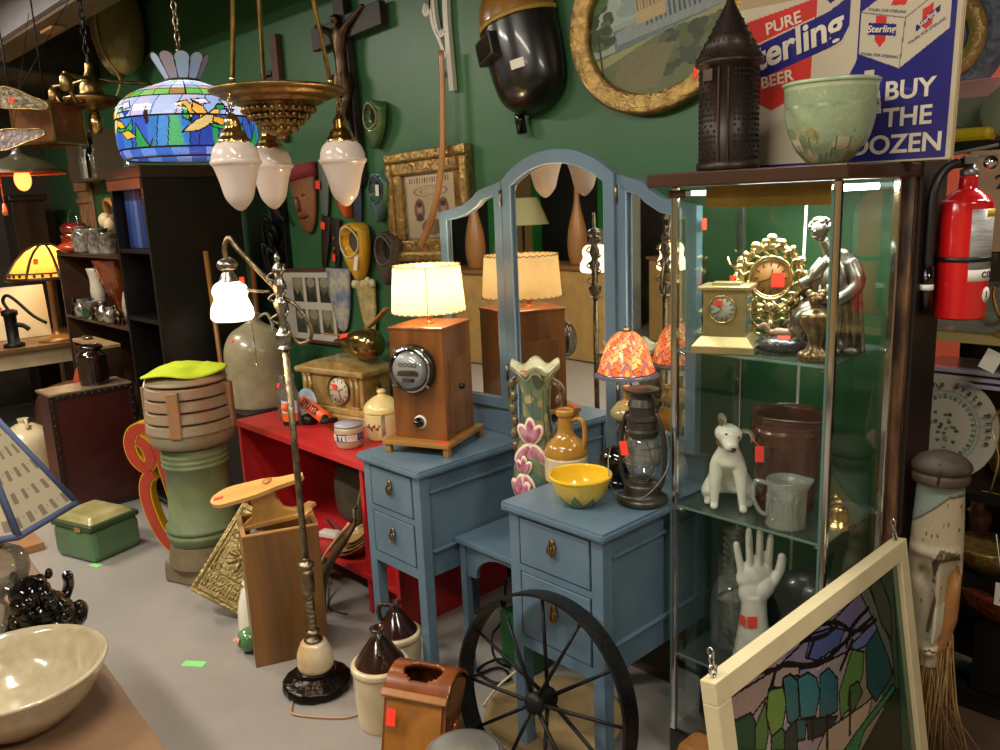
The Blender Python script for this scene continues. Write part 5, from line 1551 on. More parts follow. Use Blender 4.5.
# white multi photo frame
t = wallobj('photo_frame', 'brown frame holding six old photographs in a white mat, over the big stoneware jug', 'photo frame', -3.95, 1.10, R_(-2))
rframe(t, 0.62, 0.40, 0.018, 0.025, mat('frame_brown', '#5c4030', 0.4), steps=1)
b = B(); b.box((0, -0.008, 0), (0.59, 0.004, 0.37)); b.out('white_mat', mat('white_mat', '#cdc6b6', 0.7), t)
for i in range(4):
    for j in range(2):
        if i == 0: continue
        cv = Cv(24, 24, ['#6a6a5c', '#8a8468', '#55564c'][(i+j) % 3]).speck(0.1)
        cv.poly([(0, 0), (1, 0), (0.7, 0.5), (0.4, 0.3), (0, 0.6)], ['#3a3c30', '#4d4a38'][j]); cv.ell(0.5, 0.8, 0.4, 0.2, '#9a9880')
        painted('photograph', cv, (lambda i, j: lambda u, v: (-0.21+i*0.135+(u-.5)*0.105, -0.0107, 0.085-j*0.17+(v-.5)*0.13))(i, j), paintmat('photo_paint', 0.3), t, smooth=False)
# crucifix
t = wallobj('crucifix', 'large dark bronze crucifix hanging high on the green wall', 'crucifix', -3.37, 2.30, R_(-3), depth=0.012)
b = B(); b.box((0, -0.022, -0.09), (0.085, 0.035, 1.0), bev=0.004); b.box((0.03, -0.02, 0.10), (0.56, 0.035, 0.10), bev=0.004); b.out('cross', mat('dark_cross_wood', '#2c221d', 0.5, var=0.4, vscale=8, bump=0.2), t)
vs = [(0, -0.06, -0.12), (0, -0.065, 0.0), (0, -0.07, 0.07), (0.005, -0.075, 0.11), (-0.005, -0.085, 0.16),
      (-0.05, -0.07, 0.085), (-0.12, -0.065, 0.12), (-0.20, -0.06, 0.155), (0.05, -0.07, 0.085), (0.12, -0.065, 0.12), (0.20, -0.06, 0.155),
      (-0.02, -0.07, -0.20), (-0.015, -0.10, -0.32), (-0.008, -0.07, -0.46), (-0.004, -0.08, -0.52), (0.02, -0.07, -0.20), (0.02, -0.10, -0.32), (0.008, -0.07, -0.46), (0.004, -0.08, -0.52)]
ed = [(0, 1), (1, 2), (2, 3), (3, 4), (2, 5), (5, 6), (6, 7), (2, 8), (8, 9), (9, 10), (0, 11), (11, 12), (12, 13), (13, 14), (0, 15), (15, 16), (16, 17), (17, 18)]
rd = [0.038, 0.036, 0.042, 0.018, 0.026, 0.020, 0.015, 0.012, 0.020, 0.015, 0.012, 0.027, 0.021, 0.013, 0.010, 0.027, 0.021, 0.013, 0.010]
vs = [(x, y+0.022 if i not in (12, 16) else y+0.01, z) for i, (x, y, z) in enumerate(vs)]
skin_body('corpus', vs, ed, rd, BRONZE, t)
b = B(); b.lathe([(0.045, -0.20), (0.052, -0.15), (0.048, -0.10)], 18, (0, -0.045, 0), cap=False, fn=lambda a, r, z, j: (r*(1+0.12*math.sin(6*a+z*50)), z)); b.out('loincloth', BRONZE, t)
# hanging wooden clogs
def clog(label, x, z, rot, L, W, H, m, m2, group='wooden clogs on the wall', paint=None):
    t = wallobj('wooden_clog', label, 'clog', x, z, rot, group)
    NS = 26
    def sect(u):       # u 0 toe .. 1 heel, half width and height
        w = W/2*(math.sin(min(u*1.9, PI/2))**0.6)*(1-0.18*max(0, u-0.55)/0.45)*(max(0.0, 1-((u-0.86)/0.14)**2)**0.5 if u > 0.86 else 1)
        h = H*(0.55+0.45*math.sin(min(u*2.2, PI/2)))*(max(0.0, 1-((u-0.86)/0.14)**2)**0.5*0.6+0.4 if u > 0.86 else 1)
        return max(w, 0.002), h
    bm = bmesh.new(); rings = []
    for i in range(NS+1):
        u = 0.012+0.976*i/NS
        w, h = sect(u)
        zz = (0.5-(1-u))*L
        ring = []
        for k in range(24):
            a = 2*PI*k/24
            x_ = w*math.cos(a)*(abs(math.cos(a))**-0.15 if abs(math.cos(a)) > 1e-3 else 1)
            y_ = -h*0.5-h*0.5*math.sin(a)
            # opening: pull the top of the shoe inwards between u .40 and .93
            cu, cw = (u-0.665)/0.265, x_/(w*0.74)
            if math.sin(a) > 0.15 and cu*cu+cw*cw < 1:
                y_ = -h*0.5-h*0.5*math.sin(a)+h*0.74*math.sin(a)*(1-(cu*cu+cw*cw))**0.22
            ring.append(bm.verts.new((x_, y_, zz)))
        rings.append(ring)
    for i in range(NS):
        for k in range(24):
            q = (k+1) % 24
            f_ = bm.faces.new((rings[i][k], rings[i][q], rings[i+1][q], rings[i+1][k])); f_.smooth = True
    bm.faces.new(list(reversed(rings[0]))); bm.faces.new(rings[-1])
    bb = B(); bb.bm.free(); bb.bm = bm
    bb.out('clog_body', m, t)
    # rim around the opening
    rim = []
    for k in range(40):
        a = 2*PI*k/40
        u = 0.665+0.255*math.sin(a); w, h = sect(u)
        x_ = w*0.74*math.cos(a)
        rim.append((x_, -h*0.5-h*0.5*math.sqrt(max(0, 1-(0.74*math.cos(a))**2))-0.001, (0.5-(1-u))*L))
    b = B(); b.tube(rim, 0.0045, 6, close=True); b.out('opening_rim', m2, t)
    b = B(); b.prism([(p[0]*0.86, p[2]*0.9+0.015) for p in rim][::-1], 0.003, Matrix.Translation((0, -H*0.42, 0)) @ Matrix.Rotation(PI/2, 4, 'X')); b.out('inside', mat('clog_inside_'+m2.name, '#4d4530' if 'yellow' in m.name else '#1c1916', 0.8), t)
    return t
YEL = mat('clog_yellow', '#d9a51c', 0.3, coat=0.4, var=0.08)
t = clog('bright yellow painted clog with white lines hanging under the others', -3.385, 1.40, R_(2), 0.28, 0.225, 0.10, YEL, mat('clog_white', '#d2c8a8', 0.4))
sticker(t, (0.048, -0.085, -0.05), (0.3, -1, 0), 0.022, 0.07, m=WTAG, spin=-0.2)
clog('rough grey brown carved clog hanging right of the yellow one', -3.135, 1.37, R_(14), 0.25, 0.185, 0.09, mat('clog_grey', '#54483f', 0.7, var=0.3, bump=0.4), mat('clog_grey_rim', '#6d6055', 0.7))
t = clog('green flowered clog with blue heel, right end of the upper row', -3.172, 1.645, R_(20), 0.235, 0.155, 0.085, mat('clog_green', '#5d8a4c', 0.3, col2='#3f5a70', vscale=14, coat=0.4), mat('clog_blue', '#3c5468', 0.4))
sticker(t, (0.0, -0.06, 0.035), (0, -1, 0), 0.025, 0.05, m=WTAG, spin=0.3)
clog('small green clog with pale label hanging highest, near the certificate print', -3.175, 1.965, R_(14), 0.215, 0.145, 0.08, mat('clog_dkgreen', '#5a7a4c', 0.25, col2='#33492c', vscale=10, coat=0.5), mat('clog_olive_rim', '#7a7a4c', 0.4))
t = clog('orange clog mostly hidden behind the right glass globe', -3.475, 1.655, R_(-8), 0.20, 0.085, 0.08, mat('clog_orange', '#c8501c', 0.3, coat=0.4), mat('clog_orange_rim', '#7a3010', 0.4))
# leather sheaths / moccasins and knives
def pouch(name, label, cat, x, z, rot, L, W, m, m2=None, top=None):
    t = wallobj(name, label, cat, x, z, rot, depth=0.001)
    prof_ = [(-0.5, 0.08), (-0.46, 0.32), (-0.35, 0.52), (-0.1, 0.76), (0.2, 0.9), (0.45, 1.0), (0.5, 0.98)]
    pts = smooth_pts([(0, -0.018, p*L) for p, w in prof_], 3)
    rs = [p.x for p in smooth_pts([(w*W/2, 0, 0) for p, w in prof_], 3)]
    b = B(); b.tube(pts, rs, 16, flat=0.30, up=(0, 1, 0)); b.out('leather_body', m, t)
    if m2:
        b = B(); b.tube([(0, -0.018, L*0.30), (0, -0.018, L*0.5)], [W*0.52, W*0.54], 16, flat=0.34, up=(0, 1, 0)); b.out('cuff', m2, t)
    return t
LTH = mat('tan_leather', '#96613c', 0.5, col2='#6a4028', vscale=7, bump=0.4)
DLE = mat('dark_leather', '#2c201c', 0.4, var=0.4, bump=0.3)
t = pouch('leather_head_mask', 'tan leather face shaped mask with red cap brim on the wall', 'mask', -3.86, 1.655, R_(-6), 0.34, 0.26, LTH, mat('dark_red_felt', '#7a2222', 0.8))
b = B()
b.ball((-0.02, -0.055, -0.02), (0.02, 0.018, 0.04), 12); b.ball((0.0, -0.045, -0.085), (0.045, 0.012, 0.010), 12)
b.ball((-0.055, -0.04, 0.02), (0.02, 0.01, 0.008), 10); b.ball((0.035, -0.045, 0.02), (0.02, 0.01, 0.008), 10); b.out('mask_features', mat('darker_tan_leather', '#5e3822', 0.5), t)  # features in a darker brown than the mask body
t = pouch('leather_slipper', 'narrow dark maroon leather slipper with orange sticker, upper of the dark pair', 'slipper', -3.70, 1.44, R_(14), 0.27, 0.085, DLE)
sticker(t, (0.0, -0.036, 0.085), (0, -1, 0), 0.036, 0.036)
t = pouch('leather_slipper', 'black brown pointed slipper with studs, right one of the dark pair', 'slipper', -3.60, 1.43, R_(4), 0.25, 0.085, DLE)
sticker(t, (0.0, -0.034, -0.065), (0, -1, 0), 0.024, 0.036)
b = B()
for zz in (0.03, -0.02): b.ball((0.002, -0.032, zz), (0.010, 0.006, 0.010), 8)
b.out('studs', mat('copper_stud', '#a05a34', 0.4, 0.6), t)
t = pouch('grey_snow_boot_liner', 'grey ribbed felt liner hanging between two clogs and the mask', 'liner', -3.665, 1.70, R_(6), 0.30, 0.10, mat('grey_ribbed', '#5d625c', 0.6, var=0.4, vscale=20, stretch=(4, 4, 0.3)))
sticker(t, (-0.03, -0.038, 0.02), (0, -1, 0), 0.04, 0.04)
t = pouch('navy_sheath', 'dark navy blue flat sheath next to the orange clog', 'sheath', -3.385, 1.62, R_(2), 0.27, 0.085, mat('navy_cloth', '#26304a', 0.6, var=0.2))
# blue patterned oven mitt and shell holder
t = pouch('blue_patterned_slipper', 'blue cloth slipper with white flowers right of the photo frame', 'slipper', -3.60, 1.15, R_(0), 0.32, 0.21, mat('blue_floral', '#4d6a90', 0.7, col2='#c2b898', vscale=14))
t = pouch('carved_shell_holder', 'cream and gold carved wall pocket between blue slipper and lamp shade', 'wall pocket', -3.36, 1.12, R_(-4), 0.27, 0.16, mat('cream_carved', '#b3a06c', 0.4, var=0.3, vscale=25, bump=0.6, bscale=50))
b = B()
for k in range(5): b.ball((0.038*(k-2), -0.030, 0.125+0.012*(k % 2)), (0.022, 0.014, 0.022), 10)
b.out('scalloped_rim', mat('cream_rim', '#c9bd90', 0.4), t)
sticker(t, (-0.01, -0.034, 0.05), (0, -1, 0), 0.02, 0.03)
# welding mask
t = wallobj('welding_helmet', 'black old welding helmet with brown crown hanging under the oval painting', 'helmet', -2.215, 2.13, R_(-14))
b = B()
HP = [(0.0, -0.215), (0.05, -0.212), (0.10, -0.19), (0.135, -0.15), (0.15, -0.09), (0.158, 0.0), (0.160, 0.10)]
b.lathe(prof_smooth(HP, 5), 40, (0, -0.02, 0), sy=1.0, cap=False, a0=PI, a1=2*PI)
o = b.out('face_shell', mat('fibre_black', '#141211', 0.3, var=0.3, coat=0.35), t)
md = o.modifiers.new('sol', 'SOLIDIFY'); md.thickness = 0.006
b = B(); b.lathe(prof_smooth([(0.161, 0.10), (0.158, 0.15), (0.14, 0.20), (0.10, 0.24), (0.05, 0.26), (0, 0.265)], 5), 40, (0, -0.02, 0), cap=False, a0=PI, a1=2*PI)
o = b.out('brown_crown', mat('brown_leather_crown', '#8a6420', 0.3, var=0.2, coat=0.4), t); md = o.modifiers.new('sol', 'SOLIDIFY'); md.thickness = 0.005
b = B(); b.box((-0.052, -0.172, 0.02), (0.125, 0.04, 0.085), rot=Matrix.Rotation(R_(-18), 4, 'Z'), bev=0.006); wn = b.out('window_box', mat('window_box_black', '#221d1a', 0.35, coat=0.3), t)
b = B(); b.box((-0.056, -0.193, 0.02), (0.098, 0.004, 0.058), rot=Matrix.Rotation(R_(-18), 4, 'Z')); b.out('dark_window', mat('window_glass', '#2b2620', 0.08, coat=0.9), wn)
b = B(); b.lathe([(0.161, 0.092), (0.165, 0.092), (0.165, 0.108), (0.161, 0.108)], 40, (0, -0.02, 0), a0=PI, a1=2*PI, cap=False); b.out('brim_seam', mat('seam_tan', '#a8843c', 0.4), t)
sticker(t, (0.062, -0.163, -0.075), (0.45, -0.9, 0), 0.05, 0.032, m=WTAG)
b = B(); b.tube([(-0.10, -0.03, -0.17), (-0.105, -0.03, -0.20), (-0.107, -0.03, -0.26)], [0.012, 0.019, 0.020], 12); b.out('hand_grip', BLACK, t)
# white scroll bracket and curved wood strips
t = wallobj('scroll_bracket', 'white painted cast iron scroll bracket high on the wall', 'bracket', -2.70, 2.30, 0)
WI = mat('white_iron', '#cfcbc0', 0.4)
b = B()
b.ribbon([(0.03, 0.35), (0.03, 0.0), (0.045, -0.25)], 0.028, 0.02, Matrix.Rotation(PI/2, 4, 'X') @ Matrix.Translation((0, 0, 0.004)))
b.ribbon([p.to_2d() for p in smooth_pts([(-0.09, 0.10, 0), (-0.105, 0.075, 0), (-0.085, 0.06, 0), (-0.065, 0.09, 0), (-0.065, 0.16, 0), (-0.055, 0.03, 0), (-0.02, -0.04, 0), (0.02, -0.12, 0)], 6)], 0.016, 0.02, Matrix.Rotation(PI/2, 4, 'X') @ Matrix.Translation((0, 0, 0.004)))
b.ribbon([p.to_2d() for p in smooth_pts([(0.02, -0.02, 0), (0.0, -0.035, 0), (-0.025, -0.01, 0), (-0.04, 0.06, 0), (-0.05, 0.2, 0), (-0.1, 0.3, 0)], 6)], 0.014, 0.02, Matrix.Rotation(PI/2, 4, 'X') @ Matrix.Translation((0, 0, 0.004)))
b.ball((-0.004, -0.013, -0.02), 0.014, 10); b.ball((-0.01, -0.013, -0.18), 0.014, 10); b.ball((-0.09, -0.013, 0.085), 0.016, 10)
b.out('scrollwork', WI, t)
b = B()
pts = smooth_pts([(-2.665, 2.24, 2.20), (-2.668, 2.235, 2.0), (-2.685, 2.225, 1.75), (-2.735, 2.20, 1.55), (-2.80, 2.18, 1.43)], 6)
b.tube(pts, [0.016]*10+[0.018]*8+[0.020]*7, 10, flat=0.45, up=(0, 1, 0))
one(b, 'curved_wood_strip', mat('honey_wood', '#a8753a', 0.35, var=0.12, coat=0.3), 'long honey coloured curved wooden strip hanging from the white bracket', 'wood strip', (0, 0, 0))
b = B()
pts = smooth_pts([(-3.62, 2.17, 0.995), (-3.42, 2.17, 1.005), (-3.2, 2.16, 1.06), (-3.0, 2.13, 1.165)], 6)
b.tube(pts, [0.008]*6+[0.013]*6+[0.016]*7, 10, flat=0.5)
one(b, 'curved_wooden_rod', MATS['honey_wood'], 'thin curved honey wood rod below the photo frame, ending behind the lamp shade', 'wood rod', (0, 0, 0))
# carved wood plank and dark brush behind chandelier rods
t = wallobj('wooden_brush_rack', 'dark ribbed wooden rack with upright plank hanging behind the chandelier rods', 'rack', -4.02, 2.22)
b = B(); b.box((0, -0.02, 0.0), (0.07, 0.03, 0.52), bev=0.003); b.out('plank', mat('red_brown_wood', '#57351f', 0.5, var=0.3), t)
b = B()
for k in range(9): b.box((-0.09, -0.03, -0.16+k*0.03), (0.12, 0.02, 0.018), bev=0.002)
b.box((-0.09, -0.015, -0.04), (0.10, 0.01, 0.28)); b.out('ribbed_slats', mat('ribbed_brown', '#33231a', 0.5), t)
# black hanging figure / antlers next to bookcase
t = wallobj('wrought_iron_ornament', 'tangled black wrought iron ornament hanging between bookcase and leather mask', 'ornament', -4.17, 1.55)
b = B()
for k in range(14):
    a = k*2.39
    p0 = Vector((0.10*math.cos(a)*0.7, -0.04, 0.25*math.sin(a*0.7)))
    b.tube(smooth_pts([p0, p0+Vector((0.05*math.sin(a), -0.04, 0.07)), p0+Vector((0.09*math.cos(a*2), -0.02, 0.12*math.sin(a)))], 4), 0.014, 7)
b.box((0.03, -0.02, 0.0), (0.13, 0.03, 0.50), bev=0.004)
b.out('ironwork', IRON, t)
# fish trophy like shell
t = wallobj('dried_shell', 'big olive brown oval dried gourd bundle hanging high at the left', 'gourd', -5.75, 2.79, R_(-6))
b = B(); b.ball((0.02, -0.14, 0), (0.17, 0.14, 0.30), 28); b.out('gourd_body', mat('olive_gourd', '#8f8848', 0.3, col2='#6a6436', vscale=5, coat=0.4), t)
b = B(); b.ball((-0.075, -0.16, 0), (0.10, 0.13, 0.29), 24); b.out('rough_side', mat('rough_straw', '#7d6a48', 0.8, var=0.5, vscale=25, bump=0.9, bscale=25), t)
b = B(); b.tube(smooth_pts([(0.0, -0.24, 0.3), (0.03, -0.285, 0.1), (0.02, -0.28, -0.15), (-0.02, -0.18, -0.32), (-0.08, -0.22, -0.45)], 6), 0.008, 7); b.out('cord', mat('jute', '#a08a5c', 0.9), t)
# ================================================================ ON THE FLOOR
# dark box that carries the big jug (left of the red shelf)
t = T('dark_storage_box', 'black painted wooden box under the big stoneware jug, left of the red shelf', 'box', (-3.86, 1.925, 0))
b = B(); b.box((0, 0, 0.318), (0.34, 0.34, 0.636), bev=0.004); b.out('box_body', mat('box_black', '#15110e', 0.5, var=0.3), t)
b = B(); b.box((0, 0, 0.641), (0.35, 0.35, 0.009), bev=0.002); b.out('box_lid', MATS['box_black'], t)
# chimney pot
OG = mat('mossy_terracotta', '#7a8056', 0.55, col2='#5c6c4c', vscale=5, bump=0.3, bscale=30)
CRN = mat('weathered_crown', '#807c62', 0.6, col2='#8e6a50', vscale=5, bump=0.4, bscale=20)
t = T('chimney_pot', 'tall old green clay chimney pot with louvred crown, left of the red shelf', 'chimney pot', (-3.51, 1.41, 0), R_(20))
b = B()
b.box((0, 0, 0.05), (0.27, 0.27, 0.10), taper=0.97, bev=0.012)
b.lathe(prof_smooth([(0.16, 0.08), (0.158, 0.12), (0.150, 0.16), (0.145, 0.18)], 4), 40, smooth=True)
b.out('square_base', mat('base_stone', '#7a6c52', 0.6, col2='#5f5238', vscale=4, bump=0.4, bscale=20), t)
b = B(); b.lathe([(0.142, 0.17), (0.145, 0.20), (0.158, 0.215), (0.158, 0.23), (0.150, 0.235), (0.150, 0.24), (0.158, 0.245), (0.158, 0.258), (0.141, 0.27), (0.134, 0.40), (0.132, 0.53), (0.142, 0.537), (0.142, 0.547), (0.134, 0.552), (0.142, 0.560), (0.142, 0.57), (0.134, 0.575), (0.142, 0.583), (0.142, 0.592), (0.134, 0.60), (0.14, 0.63)], 48); b.out('cylinder', OG, t)
b = B(); b.lathe(prof_smooth([(0.14, 0.625), (0.165, 0.635), (0.178, 0.66), (0.182, 0.70)], 4), 48)
b.out('crown_ring', CRN, t)
for k in range(4):
    z = 0.70+k*0.052
    r0 = 0.182-0.004*k
    b = B(); b.lathe([(r0-0.035, z+0.004), (r0+0.006, z-0.002), (r0+0.006, z+0.004), (r0+0.001, z+0.034), (r0-0.008, z+0.040), (r0-0.035, z+0.042)], 48, cap=False, smooth=False); b.out('louvre', CRN, t)
b = B(); b.lathe(prof_smooth([(0.130, 0.66), (0.130, 0.90)], 1), 32, cap=False); b.out('louvre_core', mat('gap_shade', '#1c1813', 0.8), t)  # dark core colour stands in for the shade in the louvre gaps
b = B(); b.lathe(prof_smooth([(0.168, 0.905), (0.168, 0.915), (0.13, 0.935), (0.05, 0.945), (0, 0.947)], 3), 40); b.out('crown_top', CRN, t)
for a in (-62, 30, 120, 210):
    b = B(); a = R_(a); b.box((0.176*math.cos(a), 0.176*math.sin(a), 0.79), (0.030, 0.052, 0.20), rot=Matrix.Rotation(a, 4, 'Z'), bev=0.006); b.out('rust_strap', mat('rust_orange', '#a0663c', 0.6, col2='#7a6a4c', vscale=18), t)
# lime cloth cap
t = T('lime_felt_hat', 'lime yellow felt piece with a white tag on top of the chimney pot', 'hat', (-3.51, 1.41, 0.949), R_(30), s=0.84)
b = B(); b.lathe(prof_smooth([(0.19, -0.012), (0.185, 0.0), (0.13, 0.014), (0.08, 0.03), (0.03, 0.042), (0, 0.044)], 4), 40, cap=False, fn=lambda a, r, z, j: (r*(1+0.10*math.sin(2*a)+0.04*math.sin(5*a)), z+0.012*math.sin(3*a)*(r > 0.1)+0.004))
o = b.out('felt', mat('lime_felt', '#b9c81e', 0.8), t); md = o.modifiers.new('sol', 'SOLIDIFY'); md.thickness = 0.004
sticker(t, (-0.13, -0.15, -0.03), (-0.6, -0.8, 0.2), 0.02, 0.06, m=WTAG, spin=-0.4)
# yellow and red channel letter
t = T('sign_letter', 'red and yellow curly metal sign character standing behind the chimney pot', 'sign letter', (-3.865, 1.415, 0.0), R_(40))
k_ = 1/207.0
def LP(pts): return [((x-155)*k_*1.16, (553-y)*k_*0.96, 0) for x, y in pts]
band = LP([(144, 432), (150, 440), (152, 455), (146, 462), (138, 452), (136, 436), (141, 424), (151, 421), (158, 430), (161, 450), (164, 480), (167, 512), (169, 536), (164, 549), (156, 549), (147, 532), (142, 508), (141, 488), (145, 474), (152, 469)])
bp2 = [p.to_2d() for p in smooth_pts(band, 5)]
Ml = Matrix.Rotation(R_(-4), 4, 'Y') @ Matrix.Rotation(PI/2, 4, 'X')
b = B(); b.ribbon(bp2, 0.062, 0.05, Ml @ Matrix.Translation((0, 0.03, 0))); b.out('yellow_return', mat('sign_yellow', '#c99a16', 0.4, coat=0.3), t)
b = B(); b.ribbon(bp2, 0.048, 0.004, Ml @ Matrix.Translation((0, 0.03, 0.0505))); b.out('red_face', mat('sign_face_red', '#a8321c', 0.35, coat=0.3, var=0.08), t)
# embossed tin ceiling tile box leaning
t = T('embossed_tin_panel', 'pewter gold embossed tin ceiling panel leaning between chimney pot and wooden crate', 'tin panel', (-3.05, 1.235, 0.08))
t.rotation_euler = (Matrix.Rotation(R_(58), 4, 'Z') @ Matrix.Rotation(R_(-28), 4, 'X') @ Matrix.Rotation(R_(34), 4, 'Y')).to_euler()
TINP = mat('embossed_tin', '#8d7c4e', 0.35, 0.75, var=0.3, vscale=30, bump=0.5, bscale=60)
b = B(); b.box((0, 0.03, 0.20), (0.24, 0.06, 0.40), bev=0.004); b.out('panel_body', TINP, t)
b = B()
def ring2(cx_, cz_, r, n=24): return [(cx_+r*math.cos(2*PI*k/n), -0.002, cz_+r*math.sin(2*PI*k/n)) for k in range(n)]
b.tube([(-0.105, -0.002, 0.02), (0.105, -0.002, 0.02), (0.105, -0.002, 0.38), (-0.105, -0.002, 0.38)], 0.006, 6, close=True)
b.tube([(-0.088, -0.002, 0.11), (0.088, -0.002, 0.11), (0.088, -0.002, 0.29), (-0.088, -0.002, 0.29)], 0.004, 6, close=True)
for k in range(8):
    a = 2*PI*k/8
    b.ball((0.04*math.cos(a), -0.001, 0.20+0.04*math.sin(a)), (0.024, 0.006, 0.010), 10, rot=Matrix.Rotation(-a, 4, 'Y'))
b.ball((0, -0.002, 0.20), (0.015, 0.008, 0.015), 10)
for cx_ in (-0.07, 0.07):
    for cz_ in (0.13, 0.27): b.tube(ring2(cx_, cz_, 0.013, 12), 0.003, 5, close=True)
for zz in (0.045, 0.065, 0.085, 0.315, 0.335, 0.355):
    for k in range(14): b.ball((-0.091+k*0.014, -0.001, zz), (0.005, 0.004, 0.007), 6)
b.out('embossed_relief', TINP, t)
# standing wooden crate
CRW = mat('crate_pine', '#8a5f2e', 0.45, col2='#61401f', vscale=3, wood=True, stretch=(2, 2, 0.2), coat=0.2)
crA = math.atan2(1.421-1.175, -2.512+2.612)
t = T('wooden_crate', 'upright brown pine crate with open top in front of the red shelf', 'crate', (-2.565, 1.30, 0), crA)
# local x along the long front, local +y away from the viewer (towards the back left)
cw, cd, chh = 0.265, 0.24, 0.50
for nm, c, d in (('front_board', (0, 0.008, chh/2), (cw, 0.014, chh)), ('back_board', (0, cd-0.008, chh/2+0.0), (cw, 0.014, chh)), ('side_board', (-cw/2+0.007, cd/2, chh/2), (0.014, cd-0.032, chh)), ('side_board', (cw/2-0.007, cd/2, chh/2), (0.014, cd-0.032, chh)), ('shelf_board', (0, cd/2, 0.42), (cw-0.03, cd-0.034, 0.012))):
    b = B(); b.box(c, d, bev=0.002); b.out(nm, CRW, t)
b = B(); b.box((0, 0.008, chh+0.002), (cw, 0.016, 0.005)); b.box((cw/2-0.007, cd/2, chh+0.002), (0.016, cd-0.03, 0.005)); b.box((-cw/2+0.007, cd/2, chh+0.002), (0.016, cd-0.03, 0.005)); b.out('pale_top_edge', mat('pale_pine_edge', '#b08352', 0.5), t)
Mc = Matrix.Translation((-2.565, 1.30, 0)) @ Matrix.Rotation(crA, 4, 'Z')
# clear bag and odds in the crate
b = B()
b.ball((0, 0, 0.03), (0.045, 0.04, 0.03), 14)
for k in range(7): b.ball((0.035*math.cos(k*0.9), 0.03*math.sin(k*0.9), 0.035+0.012*math.sin(k*2)), (0.022, 0.018, 0.016), 8)
one(b, 'crumpled_plastic_bag', mat('crumpled_film', '#8a8584', 0.15, coat=0.8, col2='#4e484c', vscale=30), 'crumpled clear plastic bag in the top of the wooden crate', 'bag', Mc @ Vector((-0.06, 0.075, 0.4265)))
b = B(); b.box((0, 0, 0.012), (0.09, 0.05, 0.022), bev=0.003)
one(b, 'yellow_packet', mat('yellow_packet', '#d8b83c', 0.5), 'yellow paper packet lying inside the wooden crate', 'packet', Mc @ Vector((0.055, 0.07, 0.4265)), 0.8)
# sleeve ironing board
PINE = mat('new_pine', '#d3a45c', 0.4, col2='#bf8c46', vscale=3, wood=True, stretch=(0.5, 3, 3), coat=0.25)
t = T('sleeve_board', 'pale pine sleeve ironing board standing across the wooden crate', 'sleeve board', tuple(Mc @ Vector((-0.02, 0.10, 0.508))), R_(43), rot=(R_(16), R_(-14), R_(43)), s=0.95)
pts = []
for k in range(13):
    a = PI/2+PI*k/12
    pts.append((-0.10+0.075*math.cos(a), 0.058*math.sin(a)))
pts += [(0.02, -0.052), (0.10, -0.03), (0.19, -0.020), (0.198, 0.0), (0.19, 0.020), (0.10, 0.03), (0.02, 0.052)]
b = B(); b.prism(pts, 0.016, Matrix.Translation((0, 0, 0.145))); b.out('top_board', PINE, t)
b = B(); b.prism([(-0.14, 0.0), (-0.06, 0.04), (-0.03, 0.10), (-0.035, 0.146), (0.075, 0.146), (0.06, 0.09), (0.07, 0.045), (0.11, 0.02), (0.09, 0.0)], 0.022, Matrix.Translation((0, 0.011, 0)) @ Matrix.Rotation(PI/2, 4, 'X')); b.out('support', PINE, t)
b = B(); b.prism([(-0.10, -0.022), (0.12, -0.03), (0.15, -0.05), (0.175, -0.012), (0.165, 0.012), (0.18, 0.03), (0.15, 0.05), (0.12, 0.03), (-0.10, 0.022)], 0.014, Matrix.Translation((0, 0, 0.0))); b.out('lower_board', PINE, t)
sticker(t, (-0.14, -0.01, 0.1615), (0, 0, 1), 0.036, 0.018)
b = B(); b.lathe([(0.018, 0), (0.018, 0.006), (0, 0.006)], 18, (0.05, 0.02, 0.161)); b.out('wooden_plug', mat('plug_wood', '#a9773c', 0.5), t)
# white enamel item and green ball beside the crate
t = T('white_enamel_jug', 'white enamel jug half hidden behind the wooden crate', 'jug', (-2.90, 1.33, 0), 0)
b = B(); b.lathe(prof_smooth([(0.07, 0), (0.072, 0.01), (0.066, 0.09), (0.05, 0.15), (0.038, 0.175), (0.042, 0.19)], 5), 28); b.out('jug_body', WHITECER, t)
t = T('green_melon_ball', 'green round ball with red label on the floor left of the crate', 'ball', (-2.745, 1.225, 0), 0)
b = B(); b.ball((0, 0, 0.046), (0.05, 0.05, 0.046), 24); b.out('ball_body', mat('ball_green', '#2e5a34', 0.25, col2='#5c8a50', vscale=8, coat=0.5), t)
sticker(t, (-0.005, -0.050, 0.062), (0, -1, 0.35), 0.04, 0.022, m=mat('red_white_label', '#b8322c', 0.5, col2='#d8c8b8', vscale=60))
# green metal box with gold lid insert
GT = mat('green_metal', '#4a6b48', 0.35, var=0.12, vscale=8, coat=0.3)
t = T('green_metal_box', 'green metal hinged box with a bulging gold lid on the floor at the left', 'box', (-4.205, 1.16, 0), R_(18))
b = B(); b.box((0, 0, 0.08), (0.30, 0.27, 0.16), bev=0.028); b.out('box_body', GT, t)
b = B(); b.box((0, 0, 0.172), (0.305, 0.275, 0.03), bev=0.010); b.out('lid_rim', mat('dark_green_metal', '#34482c', 0.4, 0.2), t)
b = B(); b.box((-0.01, 0.0, 0.198), (0.30, 0.25, 0.034), bev=0.012, taper=0.74); b.out('gold_lid', mat('gold_tin', '#b8a878', 0.35, 0.1, col2='#8c8454', vscale=6), t)
b = B(); b.box((0.06, -0.139, 0.165), (0.045, 0.004, 0.022)); b.out('hasp', GOLD, t)
